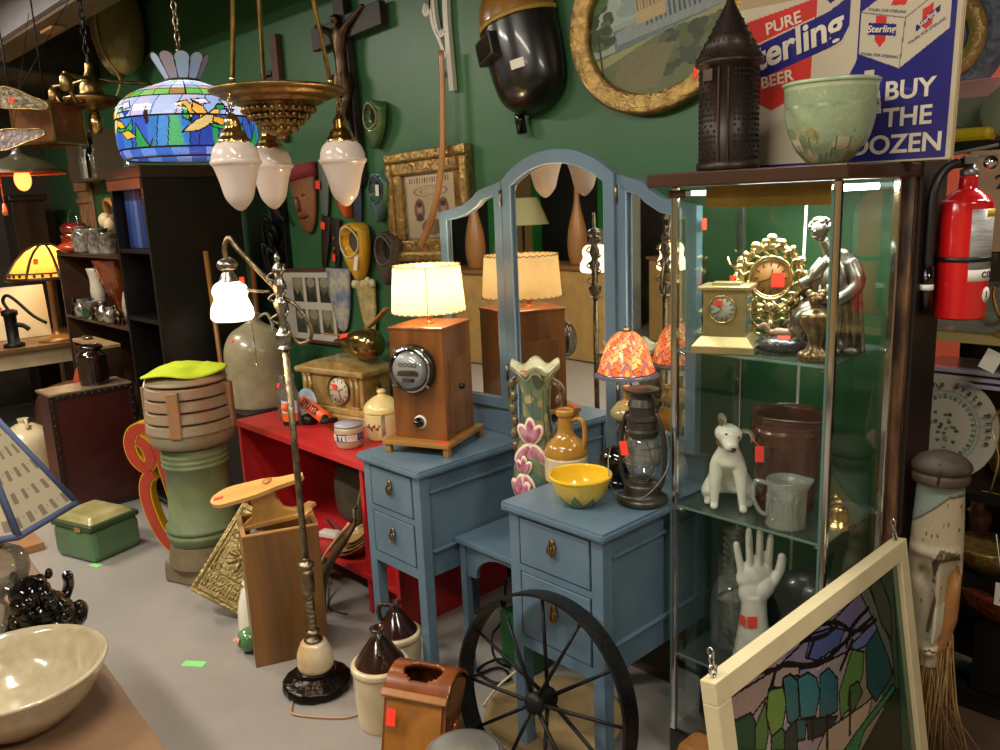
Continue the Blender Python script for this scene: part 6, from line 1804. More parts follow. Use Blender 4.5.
# leather trunk on end with jar
TR = mat('maroon_leather', '#3d130e', 0.4, var=0.25, vscale=5, coat=0.25)
t = T('leather_trunk', 'old maroon leather trunk with riveted edges standing on end at the left', 'trunk', (-4.915, 1.40, 0), R_(2), s=1.14)
b = B(); b.box((0, 0, 0.30), (0.20, 0.37, 0.594), bev=0.006); b.out('trunk_body', TR, t)
b = B()
for y_ in (-0.185, 0.185):
    b.box((0.098, y_, 0.30), (0.014, 0.028, 0.6), bev=0.002)
b.box((0.098, 0, 0.588), (0.014, 0.37, 0.026), bev=0.002); b.box((0.098, 0, 0.014), (0.014, 0.37, 0.026), bev=0.002)
for y_ in (-0.185, 0.185):
    for k in range(15): b.ball((0.106, y_, 0.03+k*0.039), 0.006, 6)
for k in range(11): b.ball((0.106, -0.16+k*0.032, 0.588), 0.006, 6)
b.out('edge_binding', mat('binding_dark', '#241611', 0.4, coat=0.2), t)
b = B(); b.box((0.0, 0, 0.602), (0.21, 0.38, 0.012), bev=0.002); b.out('top_skin', mat('trunk_top', '#7a6650', 0.35, var=0.3, coat=0.4), t)
t = T('brown_storage_jar', 'dark brown glazed wide mouth jar on top of the leather trunk', 'jar', (-4.915, 1.46, 0.6945), s=0.86)
b = B(); b.lathe(prof_smooth([(0.082, 0), (0.088, 0.006), (0.09, 0.15), (0.086, 0.19), (0.066, 0.215), (0.066, 0.228), (0.076, 0.232), (0.074, 0.25), (0.06, 0.252), (0.058, 0.2), (0, 0.18)], 4), 36, cap=False); b.out('jar_body', mat('dark_brown_glaze', '#1f0f0b', 0.15, coat=0.8), t)
# stoneware whisky style jugs
BRT = mat('dark_brown_top', '#2c1812', 0.14, coat=0.8, var=0.3)
def cone_jug(label, loc, rz, s=1.0):
    t = T('stoneware_jug', label, 'jug', loc, rz, s=s); s = 1.0
    b = B(); b.lathe(prof_smooth([(0.082*s, 0), (0.087*s, 0.006), (0.094*s, 0.12), (0.096*s, 0.20), (0.100*s, 0.206), (0.100*s, 0.224), (0.092*s, 0.230)], 3), 44); b.out('cream_body', CREAM, t)
    b = B(); b.lathe([(0.086*s, 0.231), (0.083*s, 0.238), (0.03*s, 0.315), (0.022*s, 0.325), (0.020*s, 0.34), (0.026*s, 0.344), (0.027*s, 0.354), (0.018*s, 0.357), (0.012*s, 0.33), (0, 0.33)], 40, cap=False); b.out('brown_shoulder', BRT, t)
    b = B(); b.tube(smooth_pts([(-0.02*s, 0, 0.345), (-0.055*s, 0, 0.35), (-0.066*s, 0, 0.32), (-0.058*s, 0, 0.285)], 5), 0.010, 10); b.out('handle', BRT, t)
    return t
t = cone_jug('front cream jug with dark brown cone shoulder and orange sticker', (-2.02, 1.315, 0), R_(200), 0.92)
t.rotation_euler = (0, 0, R_(150))
sticker(t, (0.02, 0.06, 0.262), (0.25, 0.8, 0.7), 0.022, 0.024)
cone_jug('rear brown topped cream jug standing under the left drawer pedestal', (-2.165, 1.485, 0), R_(60), 0.84)
# wooden box with rounded lid and hand slot
CH = mat('cherry_wood', '#8a4a1e', 0.25, col2='#6a3212', vscale=3, wood=True, stretch=(2, 2, 0.3), coat=0.6)
CHL = mat('amber_wood', '#a8702c', 0.28, col2='#8a5620', vscale=3, wood=True, stretch=(2, 0.3, 2), coat=0.5)
t = T('shoe_polish_box', 'glossy brown wooden box with domed lid and hand slot beside the iron wheel', 'wooden box', (-1.745, 1.275, 0), R_(26), s=0.95)
side = [(-0.13, 0.0), (0.11, 0.0), (0.11, 0.20), (0.095, 0.26), (0.06, 0.298), (0.01, 0.31), (-0.03, 0.30), (-0.055, 0.27)]
Ms = Matrix.Rotation(PI/2, 4, 'Z') @ Matrix.Rotation(PI/2, 4, 'X')
for x_ in (-0.102, 0.09):
    b = B(); b.prism(side, 0.012, Matrix.Translation((x_, 0, 0)) @ Ms); b.out('side_board', CH, t)
b = B(); b.box((0, -0.0925, 0.136), (0.18, 0.012, 0.278), rot=Matrix.Rotation(R_(-15.5), 4, 'X')); b.out('front_board', CHL, t)
b = B(); b.box((0, 0.104, 0.10), (0.18, 0.012, 0.20)); b.out('back_board', CH, t)
b = B(); b.box((0, -0.01, 0.008), (0.225, 0.28, 0.016), bev=0.003); b.out('bottom_board', CH, t)
b = B(); b.box((0, -0.062, 0.276), (0.215, 0.024, 0.018), rot=Matrix.Rotation(R_(35), 4, 'X'), bev=0.003); b.out('lid_batten', CHL, t)
# curved lid with oval slot
bm = bmesh.new(); nx, na = 54, 36
grid = {}
def lidp(x, a): return Vector((x, 0.024+0.086*math.cos(a), 0.208+0.104*math.sin(a)))
for i in range(nx+1):
    for j in range(na+1):
        x = -0.106+0.212*i/nx; a = R_(150)-R_(150)*j/na
        grid[i, j] = (x, a)
vv = {}
for i in range(nx):
    for j in range(na):
        xm = (grid[i, j][0]+grid[i+1, j][0])/2; am = (grid[i, j][1]+grid[i, j+1][1])/2
        if (xm/0.062)**2+((am-R_(98))/R_(24))**2 < 1: continue
        q = []
        for (p_, r_) in ((i, j), (i+1, j), (i+1, j+1), (i, j+1)):
            if (p_, r_) not in vv: vv[p_, r_] = bm.verts.new(lidp(*grid[p_, r_]))
            q.append(vv[p_, r_])
        f_ = bm.faces.new(q); f_.smooth = True
bb = B(); bb.bm.free(); bb.bm = bm
o = bb.out('domed_lid', CH, t); md = o.modifiers.new('sol', 'SOLIDIFY'); md.thickness = 0.014; md.offset = 1
b = B(); b.box((0, 0.024, 0.24), (0.17, 0.10, 0.01)); b.out('dark_interior', mat('box_dark', '#150b06', 0.8), t)
b = B()
b.ball((0.108, -0.01, 0.16), (0.012, 0.026, 0.030), 12); b.tube(smooth_pts([(0.108, -0.06, 0.105), (0.114, -0.035, 0.12), (0.114, -0.02, 0.15)], 4), 0.012, 8); b.ball((0.108, -0.035, 0.095), (0.010, 0.02, 0.012), 10)
b.out('carved_side_ornament', CH, t)
sticker(t, (-0.062, -0.098, 0.222), (0, -1, 0.28), 0.03, 0.05)
# iron wheel leaning on the vanity
WR = 0.290
lean = R_(-11)
t = T('iron_wheel', 'large black iron spoked wheel leaning against the right drawer pedestal', 'wheel', (-1.415, 1.37, 0.006), rot=(lean, 0, R_(4)))
b = B()
b.lathe([(WR, -0.03), (WR, 0.03), (WR-0.008, 0.03), (WR-0.008, -0.03), (WR, -0.03)], 72, (0, 0, WR), rot=Matrix.Rotation(PI/2, 4, 'X'), cap=False, smooth=False)
b.out('rim', mat('forged_iron', '#2b2a29', 0.42, 0.7, var=0.4, vscale=12, bump=0.4, bscale=60), t)
b = B()
b.lathe([(0.0, -0.045), (0.016, -0.045), (0.028, -0.038), (0.03, -0.02), (0.022, 0), (0.03, 0.02), (0.028, 0.038), (0.016, 0.045), (0, 0.045)], 20, (0, 0, WR), rot=Matrix.Rotation(PI/2, 4, 'X'))
b.out('hub', IRON, t)
for k in range(12):
    a = 2*PI*k/12+0.12
    s = 1 if k % 2 else -1
    b = B(); b.tube([(0.022*math.cos(a), s*0.026, WR+0.022*math.sin(a)), ((WR-0.006)*math.cos(a), s*0.004, WR+(WR-0.006)*math.sin(a))], [0.006, 0.0045], 8); b.out('spoke', IRON, t)
# galvanised bucket in the front
t = T('galvanised_bucket', 'shiny galvanised pail upside down in front of the iron wheel', 'bucket', (-1.465, 1.185, 0), s=1.12)
b = B(); b.lathe(prof_smooth([(0.125, 0.0), (0.122, 0.02), (0.10, 0.17), (0.097, 0.19), (0.092, 0.208), (0.083, 0.213)], 4), 44); b.out('pail', mat('galvanised', '#b9b7ae', 0.28, 0.8, var=0.15, vscale=8), t)
b = B(); b.lathe([(0.083, 0.2135), (0.079, 0.2145), (0.0, 0.2145)], 44); b.out('base_disc', MATS['galvanised'], t)
# small tan wooden item bottom
t = T('wooden_mallet_head', 'small tan wooden block by the foot of the glass case', 'wood block', (-1.03, 1.60, 0))
b = B(); b.box((0, 0, 0.13), (0.10, 0.10, 0.26), bev=0.02); b.out('block', mat('tan_wood', '#a9743c', 0.4, col2='#8a5a2c', wood=True, vscale=4), t)
# curved horn / scythe shaped wooden rocker leaning at the red shelf
t = T('carved_wooden_blade', 'long curved dark wooden blade with pale edge leaning against the red shelf', 'wooden blade', (-2.80, 1.575, 0.0), R_(0))
pts = smooth_pts([(0.0, 0.0, 0.0), (-0.01, 0.01, 0.10), (0.035, 0.03, 0.22), (0.11, 0.06, 0.33), (0.15, 0.085, 0.40), (0.155, 0.092, 0.47)], 6)
n = len(pts)
b = B(); b.tube(pts, [0.022+0.034*math.sin(min(i/(n*0.8), 1)*PI) if i < n*0.8 else 0.018 for i in range(n)], 14, flat=0.30, up=(0.7, 0.7, 0)); b.out('blade', mat('blade_wood', '#4a3a22', 0.45, var=0.3), t)
b = B(); b.tube([p+Vector((-(0.010+0.026*math.sin(min(i/(n*0.8), 1)*PI)), -0.018, 0)) for i, p in enumerate(pts[:-6])], 0.006, 8); b.out('pale_edge', mat('pale_edge', '#b9a37a', 0.5), t)
b = B()
for k in range(6): b.tube([pts[-1]+Vector((0.0, 0, 0.006*k-0.05)), pts[-1]+Vector((0.0, 0, 0.006*k-0.046))], 0.014, 10)
b.out('wrapped_grip', mat('grip_cord', '#6b6a60', 0.6), t)
# cables under the vanity
b = B(); b.tube(smooth_pts([(-2.0, 1.85, 0.30), (-2.0, 1.83, 0.16), (-2.03, 1.80, 0.09), (-1.96, 1.75, 0.05), (-1.93, 1.79, 0.012), (-2.0, 1.80, 0.012), (-2.0, 1.70, 0.012), (-1.90, 1.69, 0.012), (-1.88, 1.74, 0.012), (-1.96, 1.76, 0.012), (-1.98, 1.62, 0.012), (-1.92, 1.5, 0.008)], 8), 0.005, 7)
one(b, 'black_power_cord', IRON, 'tangled black power cord on the floor under the vanity', 'cord', (0, 0, 0))
b = B(); b.tube(smooth_pts([(-2.37, 1.20, 0.006), (-2.30, 1.14, 0.006), (-2.25, 1.13, 0.006), (-2.13, 1.22, 0.006), (-2.10, 1.28, 0.006)], 6), 0.003, 6)
one(b, 'tan_lamp_cord', mat('tan_cord', '#b98a62', 0.5), 'thin tan lamp cord running from the floor lamp base to the front jug', 'cord', (0, 0, 0))
b = B(); b.tube(smooth_pts([(-1.66, 1.78, 0.40), (-1.70, 1.74, 0.28), (-1.74, 1.68, 0.16), (-1.80, 1.62, 0.08), (-1.84, 1.58, 0.006)], 6), 0.004, 6)
one(b, 'cream_extension_cord', mat('cream_cord', '#cbb987', 0.5), 'cream coloured cord hanging behind the iron wheel', 'cord', (0, 0, 0))
t = T('round_woven_tray', 'round tan wooden tray leaning under the vanity behind the iron wheel', 'tray', (-1.62, 1.68, 0.0), rot=(R_(0), 0, R_(20)))
b = B(); b.lathe([(0, 0), (0.21, 0), (0.22, 0.02), (0.215, 0.03), (0.2, 0.012), (0, 0.012)], 44, cap=False); b.out('tray', mat('tan_tray', '#8a7450', 0.5, var=0.2), t)
b = B(); b.box((0, 0, 0.10), (0.16, 0.10, 0.20), bev=0.01)
one(b, 'green_cushion', mat('green_vinyl', '#1f5a2c', 0.4), 'green vinyl pad standing on the floor under the vanity shelf', 'pad', (-1.92, 1.86, 0))
# ================================================================ FLOOR LAMP
LX, LY = -2.352, 1.272
t = T('bridge_floor_lamp', 'antique metal bridge floor lamp with onyx base and lit white glass shade', 'floor lamp', (LX, LY, 0))
SBK = mat('black_silver_base', '#26221f', 0.2, 0.9, var=0.5, vscale=20, bump=0.4, bscale=50)
b = B(); b.lathe(prof_smooth([(0.104, 0.0), (0.116, 0.004), (0.117, 0.026), (0.108, 0.036), (0.085, 0.044), (0.065, 0.056), (0.062, 0.068), (0.05, 0.074)], 4), 56, fn=lambda a, r, z, j: (r*(1+0.012*math.sin(16*a)*(r > 0.06)), z)); b.out('cast_foot', SBK, t)
b = B(); b.lathe(prof_smooth([(0.058, 0.074), (0.062, 0.09), (0.060, 0.13), (0.046, 0.165), (0.038, 0.172)], 4), 36); b.out('onyx_block', mat('onyx', '#ddd6c2', 0.15, col2='#b89450', vscale=4, coat=0.7), t)
b = B()
b.lathe([(0.028, 0.172), (0.032, 0.178), (0.02, 0.182), (0.012, 0.19), (0.010, 0.20), (0.024, 0.204), (0.024, 0.210), (0.01, 0.215)], 24)
n = 60
b.tube([(0.005*math.cos(k*0.8), 0.005*math.sin(k*0.8), 0.21+k*0.0022) for k in range(n)], 0.012, 8)
b.out('twisted_stem', PEWTER, t)
b = B(); b.lathe(prof_smooth([(0.013, 0.34), (0.022, 0.36), (0.022, 0.42), (0.015, 0.435), (0.026, 0.445), (0.026, 0.455), (0.015, 0.462), (0.012, 0.475)], 3), 20); b.out('stem_knuckle', PEWTER, t)
b = B(); b.tube([(0, 0, 0.46), (0, 0, 1.20)], 0.0115, 8); b.out('pole', PEWTER, t)
b = B()
b.lathe(prof_smooth([(0.012, 1.18), (0.024, 1.186), (0.014, 1.195), (0.022, 1.21), (0.024, 1.23), (0.012, 1.25), (0.014, 1.30), (0.022, 1.33), (0.012, 1.35), (0.020, 1.38), (0.012, 1.41), (0.018, 1.43), (0.006, 1.455), (0.009, 1.47), (0, 1.485)], 3), 18, fn=lambda a, r, z, j: (r*(1+0.15*math.sin(6*a)), z))
for k in range(10):
    a = k*2.1
    b.tube(smooth_pts([(0.012*math.cos(a), 0.012*math.sin(a), 1.22+k*0.022), (0.035*math.cos(a), 0.035*math.sin(a), 1.235+k*0.022), (0.02*math.cos(a+.7), 0.02*math.sin(a+.7), 1.25+k*0.022)], 4), 0.004, 6)
b.out('ornate_head', SILVER, t)
ux, uy = -0.68, -0.73
SHX, SHY = LX+ux*0.155, LY+uy*0.155
b = B()
pts = smooth_pts([(ux*0.0, uy*0.0, 1.36), (ux*0.05, uy*0.05, 1.42), (ux*0.12, uy*0.12, 1.505), (ux*0.140, uy*0.140, 1.535), (ux*0.157, uy*0.157, 1.51), (ux*0.156, uy*0.156, 1.46)], 6)
b.tube(pts, 0.008, 10)
pts = smooth_pts([(0, 0, 1.35), (-ux*0.05, -uy*0.05, 1.315), (-ux*0.085, -uy*0.085, 1.25), (-ux*0.08, -uy*0.08, 1.21), (-ux*0.045, -uy*0.045, 1.20), (-ux*0.02, -uy*0.02, 1.23)], 6)
b.tube(pts, 0.006, 8)
b.tube(smooth_pts([(ux*0.03, uy*0.03, 1.365), (ux*0.10, uy*0.10, 1.375), (ux*0.15, uy*0.15, 1.40), (ux*0.165, uy*0.165, 1.45), (ux*0.145, uy*0.145, 1.475), (ux*0.14, uy*0.14, 1.455)], 5), 0.005, 8)
b.out('gooseneck_arm', PEWTER, t)
b = B(); b.lathe(prof_smooth([(0.008, 1.475), (0.022, 1.47), (0.032, 1.455), (0.026, 1.44), (0.016, 1.435), (0.024, 1.42), (0.028, 1.41), (0.033, 1.402)], 3), 24, (ux*0.155, uy*0.155, 0)); b.out('shade_holder', SILVER, t)
GLW = shademat('glowing_opal', '#fff0d0', 0.6, em=1.6)
b = B(); b.lathe(prof_smooth([(0.028, 1.405), (0.046, 1.392), (0.054, 1.372), (0.050, 1.352), (0.054, 1.338), (0.063, 1.318), (0.065, 1.292), (0.056, 1.282)], 5), 40, (ux*0.155, uy*0.155, 0), cap=False); b.out('glass_shade', GLW, t)
b = B(); b.ball((ux*0.155, uy*0.155, 1.34), (0.022, 0.024, 0.03), 14); b.out('bulb', MATS['warm_bulb'], t)
point('floor_lamp_light', (SHX, SHY, 1.33), 14, (1.0, 0.72, 0.42), 0.04)
b = B(); b.tube(smooth_pts([(ux*0.13, uy*0.13, 1.36), (ux*0.10, uy*0.10, 1.28), (ux*0.095, uy*0.095, 1.14)], 4), 0.0015, 5); b.ball((ux*0.095, uy*0.095, 1.135), 0.005, 6); b.out('pull_chain', BRASS, t)
sticker(t, (ux*0.11, uy*0.11-0.004, 1.40), (0.5, -0.8, 0), 0.016, 0.03)
# ================================================================ CHANDELIER
CXc, CYc = -2.50, 1.41
t = T('brass_pan_chandelier', 'brass pan chandelier on three rods with three frosted white globes', 'chandelier', (CXc, CYc, 0), 0)
b = B(); b.lathe(prof_smooth([(0.002, 1.845), (0.03, 1.85), (0.045, 1.865), (0.075, 1.90), (0.12, 1.94), (0.14, 1.945), (0.15, 1.955), (0.175, 1.962), (0.185, 1.972), (0.205, 1.978), (0.212, 1.985), (0.20, 1.988), (0.15, 1.97), (0, 1.965)], 3), 64); b.out('brass_pan', OLDBRASS, t)
b = B()
for j, (r, z) in enumerate(((0.05, 1.868), (0.07, 1.888), (0.09, 1.905), (0.11, 1.925))):
    m_ = 14+6*j
    for k in range(m_):
        a = 2*PI*(k+0.5*(j % 2))/m_
        b.ball((r*math.cos(a), r*math.sin(a), z), (0.010, 0.010, 0.010), 7)
b.lathe([(0.0, 1.835), (0.012, 1.838), (0.018, 1.845), (0.01, 1.856)], 16)
b.out('cast_fruit_band', OLDBRASS, t)
FRO = shademat('frosted_white', '#e0d2c8', 0.25)
right = Vector((0.47, 0.88)); fwd = Vector((-0.88, 0.47))
for k, aa in enumerate((342, 222, 102)):
    a = R_(aa)
    off = right*math.cos(a)*0.195+fwd*math.sin(a)*0.195
    x, y = off.x, off.y
    # rods from the hub on the ceiling
    b = B(); b.tube([(x*0.90, y*0.90, 2.00), (x*0.30, y*0.30, 2.86)], 0.007, 10)
    b.ball(((x*0.90+x*0.30)/2+0.14*x, (y*0.90+y*0.30)/2+0.14*y, 2.31), (0.011, 0.011, 0.016), 10)
    b.ball((x*0.9, y*0.9, 2.005), 0.010, 8); b.tube([(x*0.9+0.012*math.cos(q), y*0.9+0.012*math.sin(q), 1.988+0.0*q) for q in [2*PI*i/10 for i in range(10)]], 0.003, 5, close=True)
    b.out('rod', BRASS, t)
    b = B()
    for i in range(3): b.tube([(x+0.007*math.cos(q)*(1-i % 2), y+0.007*math.cos(q)*(i % 2), 1.955-i*0.018+0.011*math.sin(q)) for q in [2*PI*w_/10 for w_ in range(10)]], 0.0022, 5, close=True)
    b.out('chain', BRASS, t)
    b = B(); b.lathe(prof_smooth([(0.008, 1.905), (0.012, 1.90), (0.022, 1.885), (0.024, 1.862), (0.034, 1.85), (0.040, 1.835), (0.048, 1.828), (0.05, 1.815)], 3), 28, (x, y, 0), fn=lambda a_, r, z, j: (r*(1+0.06*math.sin(8*a_)), z)); fh = b.out('globe_fitter', BRASS, t)
    b = B(); b.lathe(prof_smooth([(0.046, 1.822), (0.062, 1.806), (0.070, 1.785), (0.073, 1.768), (0.077, 1.764), (0.076, 1.756), (0.068, 1.745), (0.055, 1.705), (0.042, 1.655), (0.022, 1.628), (0.008, 1.617), (0.0, 1.615)], 4), 40, (x, y, 0), cap=False); b.out('globe', FRO, t)
b = B(); b.lathe(prof_smooth([(0.0, 2.84), (0.05, 2.86), (0.07, 2.95)], 4), 32); b.out('ceiling_canopy', BRASS, t)
# ================================================================ HANGING STAINED GLASS LAMP
TX, TY = -3.005, 1.325
t = T('stained_glass_hanging_lamp', 'large hanging stained glass lamp shade with bird and flowers, blue and green', 'lamp', (TX, TY, 0), R_(-52))
cv = Cv(420, 120, '#a9bfe0')
hh = 120
# v: 0 bottom .. 1 top ; rows
cv.rect(0, 0.0, 1, 0.09, '#3f62c0', noise=0.15)
for i in range(26):
    x = i/26
    cv.rect(x, 0, x+1/26, 0.09, ['#3f6ac8', '#6a8fdc', '#3a4fb0', '#7f8fd8'][i % 4], noise=0.06)
cv.rect(0, 0.09, 1, 0.36, '#3c7ac0', noise=0.05)
for i in range(40):
    x = rng.rand()
    cv.poly([(x, 0.09), (x+0.012, 0.36), (x+0.03, 0.36+0.06*rng.rand()), (x+0.035, 0.09)], ['#2fa05a', '#3a5ac0', '#4a8fd0', '#59b070', '#2a46a8'][i % 5], noise=0.08)
    cv.line([(x, 0.09), (x+0.012, 0.36), (x+0.03, 0.40)], 0.0011, '#1b1a22')
cv.rect(0, 0.36, 1, 0.56, '#aebde6', noise=0.05)
for i in range(18):
    cv.poly([(i/18, 0.36), (i/18+0.02, 0.56), (i/18+0.055, 0.56), (i/18+0.05, 0.36)], ['#b7c6ea', '#c6bfe0', '#9fb8e6', '#dfe4f2'][i % 4], noise=0.04)
    cv.line([(i/18, 0.36), (i/18+0.02, 0.56)], 0.0011, '#1b1a22')
def leafy(x, y, s=1.0):
    LD = '#1b1a22'
    def pl(pts, c):
        q = [(x+a*s, y+b_*s*1.9) for a, b_ in pts]
        cv.poly(q, c, noise=0.06); cv.line(q+[q[0]], 0.0016, LD)
    pl([(-0.075, 0.08), (-0.05, 0.095), (-0.03, 0.04), (-0.045, -0.02)], '#e8b64a')
    pl([(-0.06, 0.07), (-0.065, 0.0), (-0.045, -0.02), (-0.05, 0.04)], '#3cae5c')
    pl([(-0.035, 0.085), (-0.01, 0.06), (0.0, 0.02), (-0.02, 0.0), (-0.04, 0.04)], '#f0b040')
    pl([(-0.07, -0.075), (-0.035, -0.015), (0.0, 0.02), (0.02, 0.02), (0.01, -0.03), (-0.03, -0.07)], '#dcc078')
    pl([(0.0, 0.02), (0.02, 0.05), (0.035, 0.045), (0.03, 0.02)], '#e8c070')
    pl([(0.02, 0.05), (0.03, 0.075), (0.05, 0.075), (0.05, 0.05), (0.035, 0.045)], '#2f9a50')
    pl([(0.015, 0.01), (0.04, 0.0), (0.06, -0.035), (0.03, -0.035), (0.01, -0.02)], '#f2b03a')
    pl([(0.0, -0.03), (0.03, -0.035), (0.06, -0.04), (0.09, 0.0), (0.085, -0.06), (0.04, -0.06), (0.01, -0.05)], '#2fa452')
    pl([(0.035, -0.06), (0.07, -0.05), (0.10, -0.09), (0.06, -0.10)], '#f0b448')
    pl([(0.06, 0.02), (0.08, 0.05), (0.05, 0.05)], '#2c48c0')
    pl([(-0.04, 0.10), (0.0, 0.11), (0.01, 0.08), (-0.015, 0.07)], '#e6e2f0')
    pl([(0.04, 0.10), (0.07, 0.11), (0.085, 0.07), (0.055, 0.06)], '#d9d4ee')
for k in range(4): leafy(0.125+k*0.25, 0.33, 0.85)
for k in range(4):
    x = 0.24+k*0.25
    cv.ell(x, 0.36, 0.006, 0.08, '#3a1c20')
    for dx in (-0.03, 0.03):
        cv.poly([(x, 0.09), (x+dx, 0.30), (x+dx*1.3, 0.09)], '#2f9a58', noise=0.1); cv.line([(x, 0.09), (x+dx, 0.30), (x+dx*1.3, 0.09)], 0.0014, '#1b1a22')
cv.rect(0, 0.56, 1, 0.66, '#8fbf5a')
NC = 24
for i in range(NC):
    x = i/NC
    cv.rect(x, 0.56, x+1/NC, 0.66, ['#7cc45a', '#a9864a', '#6ab84c', '#8fc070', '#b0a070'][i % 5], noise=0.1)
    cv.rect(x, 0.66, x+1/NC, 0.76, ['#b9a6b4', '#cfd2ea', '#9aa8c8', '#c6a890'][i % 4], noise=0.05)
    cv.rect(x, 0.76, x+1/NC, 0.88, ['#b7c4ea', '#d3daf2', '#a9b8e2'][i % 3], noise=0.04)
    cv.rect(x, 0.88, x+1/NC, 1.0, ['#9fc08a', '#b7c4ea', '#c9d4f0'][i % 3], noise=0.04)
for i in range(NC): cv.line([(i/NC, 0.56), (i/NC, 1)], 0.0013, '#1b1a22')
for yy in (0.09, 0.36, 0.56, 0.66, 0.76, 0.88): cv.rect(0, yy-0.007, 1, yy+0.007, '#1b1a22')
TFM = shademat('tiffany_attr', '#ffffff', 0.6, attr=True)
tp = prof_smooth([(0.218, 1.805), (0.230, 1.82), (0.238, 1.86), (0.238, 1.94), (0.234, 1.965), (0.225, 1.985), (0.18, 2.025), (0.10, 2.055), (0.055, 2.07)], 5)
so = painted('glass_shade', cv, lathe_uv(tp), TFM, t)
b = B(); b.tube([(0.219*math.cos(q), 0.219*math.sin(q), 1.805) for q in [2*PI*k/64 for k in range(64)]], 0.004, 6, close=True); b.tube([(0.056*math.cos(q), 0.056*math.sin(q), 2.071) for q in [2*PI*k/32 for k in range(32)]], 0.006, 6, close=True); b.out('lead_rims', mat('lead_came', '#2a2622', 0.4, 0.6), so)
CG = shademat('crown_glass_blue', '#bcd0e4', 0.3); CG2 = shademat('crown_glass_grey', '#a89aa2', 0.3)
for k in range(11):
    a = 2*PI*k/11
    ca, sa = math.cos(a), math.sin(a)
    b = B()
    Mq = Matrix.Translation((0.052*ca, 0.052*sa, 2.073)) @ Matrix.Rotation(a, 4, 'Z') @ Matrix.Rotation(R_(28), 4, 'Y') @ Matrix.Rotation(PI/2, 4, 'Z') @ Matrix.Rotation(PI/2, 4, 'X')
    pet = [(-0.014, 0), (0.014, 0), (0.026, 0.065)]+[(0.026*math.cos(q), 0.073+0.026*math.sin(q)) for q in [R_(20+28*i) for i in range(6)]]+[(-0.026, 0.065)]
    b.prism(pet, 0.003, Mq); po = b.out('crown_petal', CG if k % 3 else CG2, t)
    b = B(); b.tube([Mq @ Vector((p[0], p[1], 0.0015)) for p in pet], 0.002, 5, close=True); b.out('petal_came', MATS['lead_came'], po)
b = B()
for i in range(32):
    z = 2.14+i*0.026
    b.tube([(0.009*math.cos(q)*(1-i % 2), 0.009*math.cos(q)*(i % 2), z+0.017*math.sin(q)) for q in [2*PI*w_/10 for w_ in range(10)]], 0.003, 5, close=True)
b.tube([(0, 0, 2.02), (0, 0, 2.13)], 0.005, 8)
b.out('hanging_chain', PEWTER, t)
b = B(); b.ball((0, 0, 1.93), (0.03, 0.03, 0.04), 14); b.out('bulb', mat('white_bulb', '#ffffff', 0.4, em='#fff0dc', emp=12), t)
point('hanging_lamp_light', (TX, TY, 1.93), 4.5, (0.95, 0.93, 1.0), 0.05)
# ================================================================ LEFT BACKGROUND
# tall black bookcase
BKX0, BKX1, BKY0, BKY1, BKH = -4.68, -4.22, 1.60, 2.10, 1.85
BB = mat('black_bookcase', '#0f0c0a', 0.35, var=0.3, coat=0.15)
t = T('black_bookcase', 'tall black bookcase with open front, standing left of the leather mask wall', 'bookcase', ((BKX0+BKX1)/2, BKY0, 0))
hw = (BKX1-BKX0)/2
for s in (-1, 1):
    b = B(); b.box((s*(hw-0.012), 0.25, BKH/2-0.03), (0.024, 0.5, BKH-0.06), bev=0.002); b.out('side_panel', BB, t)
b = B(); b.box((0, 0.49, BKH/2-0.03), (2*hw-0.05, 0.015, BKH-0.08)); b.out('back_panel', BB, t)
for z in (0.06, 0.62, 1.07, 1.43):
    b = B(); b.box((0, 0.24, z), (2*hw-0.05, 0.47, 0.022)); b.out('shelf', BB, t)
b = B(); b.box((0, 0.25, BKH-0.03), (2*hw+0.02, 0.52, 0.06), bev=0.006); b.out('cornice', mat('cornice_brown', '#2f1c12', 0.35, coat=0.3), t)
b = B(); b.box((0, -0.006, BKH-0.085), (2*hw, 0.012, 0.05)); b.out('front_rail', mat('orange_lit_rail', '#5a2f1c', 0.4), t)  # orange light of the red bulb is put into the rail colour
for k in range(5):
    x = BKX0+0.075+k*0.058
    c_ = ['#1c3a78', '#2a4c8c', '#4a5f96', '#1a3468', '#16305f'][k]
    b = B(); b.box((0, 0, 0.165), (0.050, 0.26, 0.33), bev=0.004)
    o = one(b, 'blue_binder', mat('binder%d' % k, c_, 0.4), ['leftmost dark blue tall binder on the top shelf of the black bookcase', 'second tall blue binder from the left in the black bookcase', 'middle pale blue tall binder in the black bookcase', 'fourth tall navy binder from the left in the black bookcase', 'rightmost navy tall binder next to the bookcase side'][k], 'binder', (x, 1.78, 1.4415), 0, 'blue binders in the bookcase')
def vessel(name, label, cat, prof, m, loc, rz=0, group=None, fn=None, seg=24, n=4, s=1.0):
    t = T(name, label, cat, loc, rz, group, s=s)
    b = B(); b.lathe(prof_smooth(prof, n), seg, fn=fn); b.out('vessel_body', m, t)
    return t
PALE = mat('pale_glaze', '#b8ae90', 0.3, coat=0.4, var=0.15)
t = vessel('ewer_vase', 'pale trumpet necked vase on the second shelf of the black bookcase', 'vase', [(0.05, 0), (0.055, 0.01), (0.07, 0.10), (0.05, 0.17), (0.028, 0.22), (0.028, 0.29), (0.06, 0.325)], PALE, (-4.34, 1.72, 1.0815))
t = vessel('black_canister', 'black lidded jar with white label on the lower shelf of the black bookcase', 'jar', [(0.07, 0), (0.075, 0.01), (0.075, 0.12), (0.06, 0.14), (0.06, 0.16), (0.05, 0.175)], BLACK, (-4.33, 1.70, 0.6315))
sticker(t, (-0.02, -0.0745, 0.07), (0, -1, 0), 0.05, 0.05, m=WTAG)
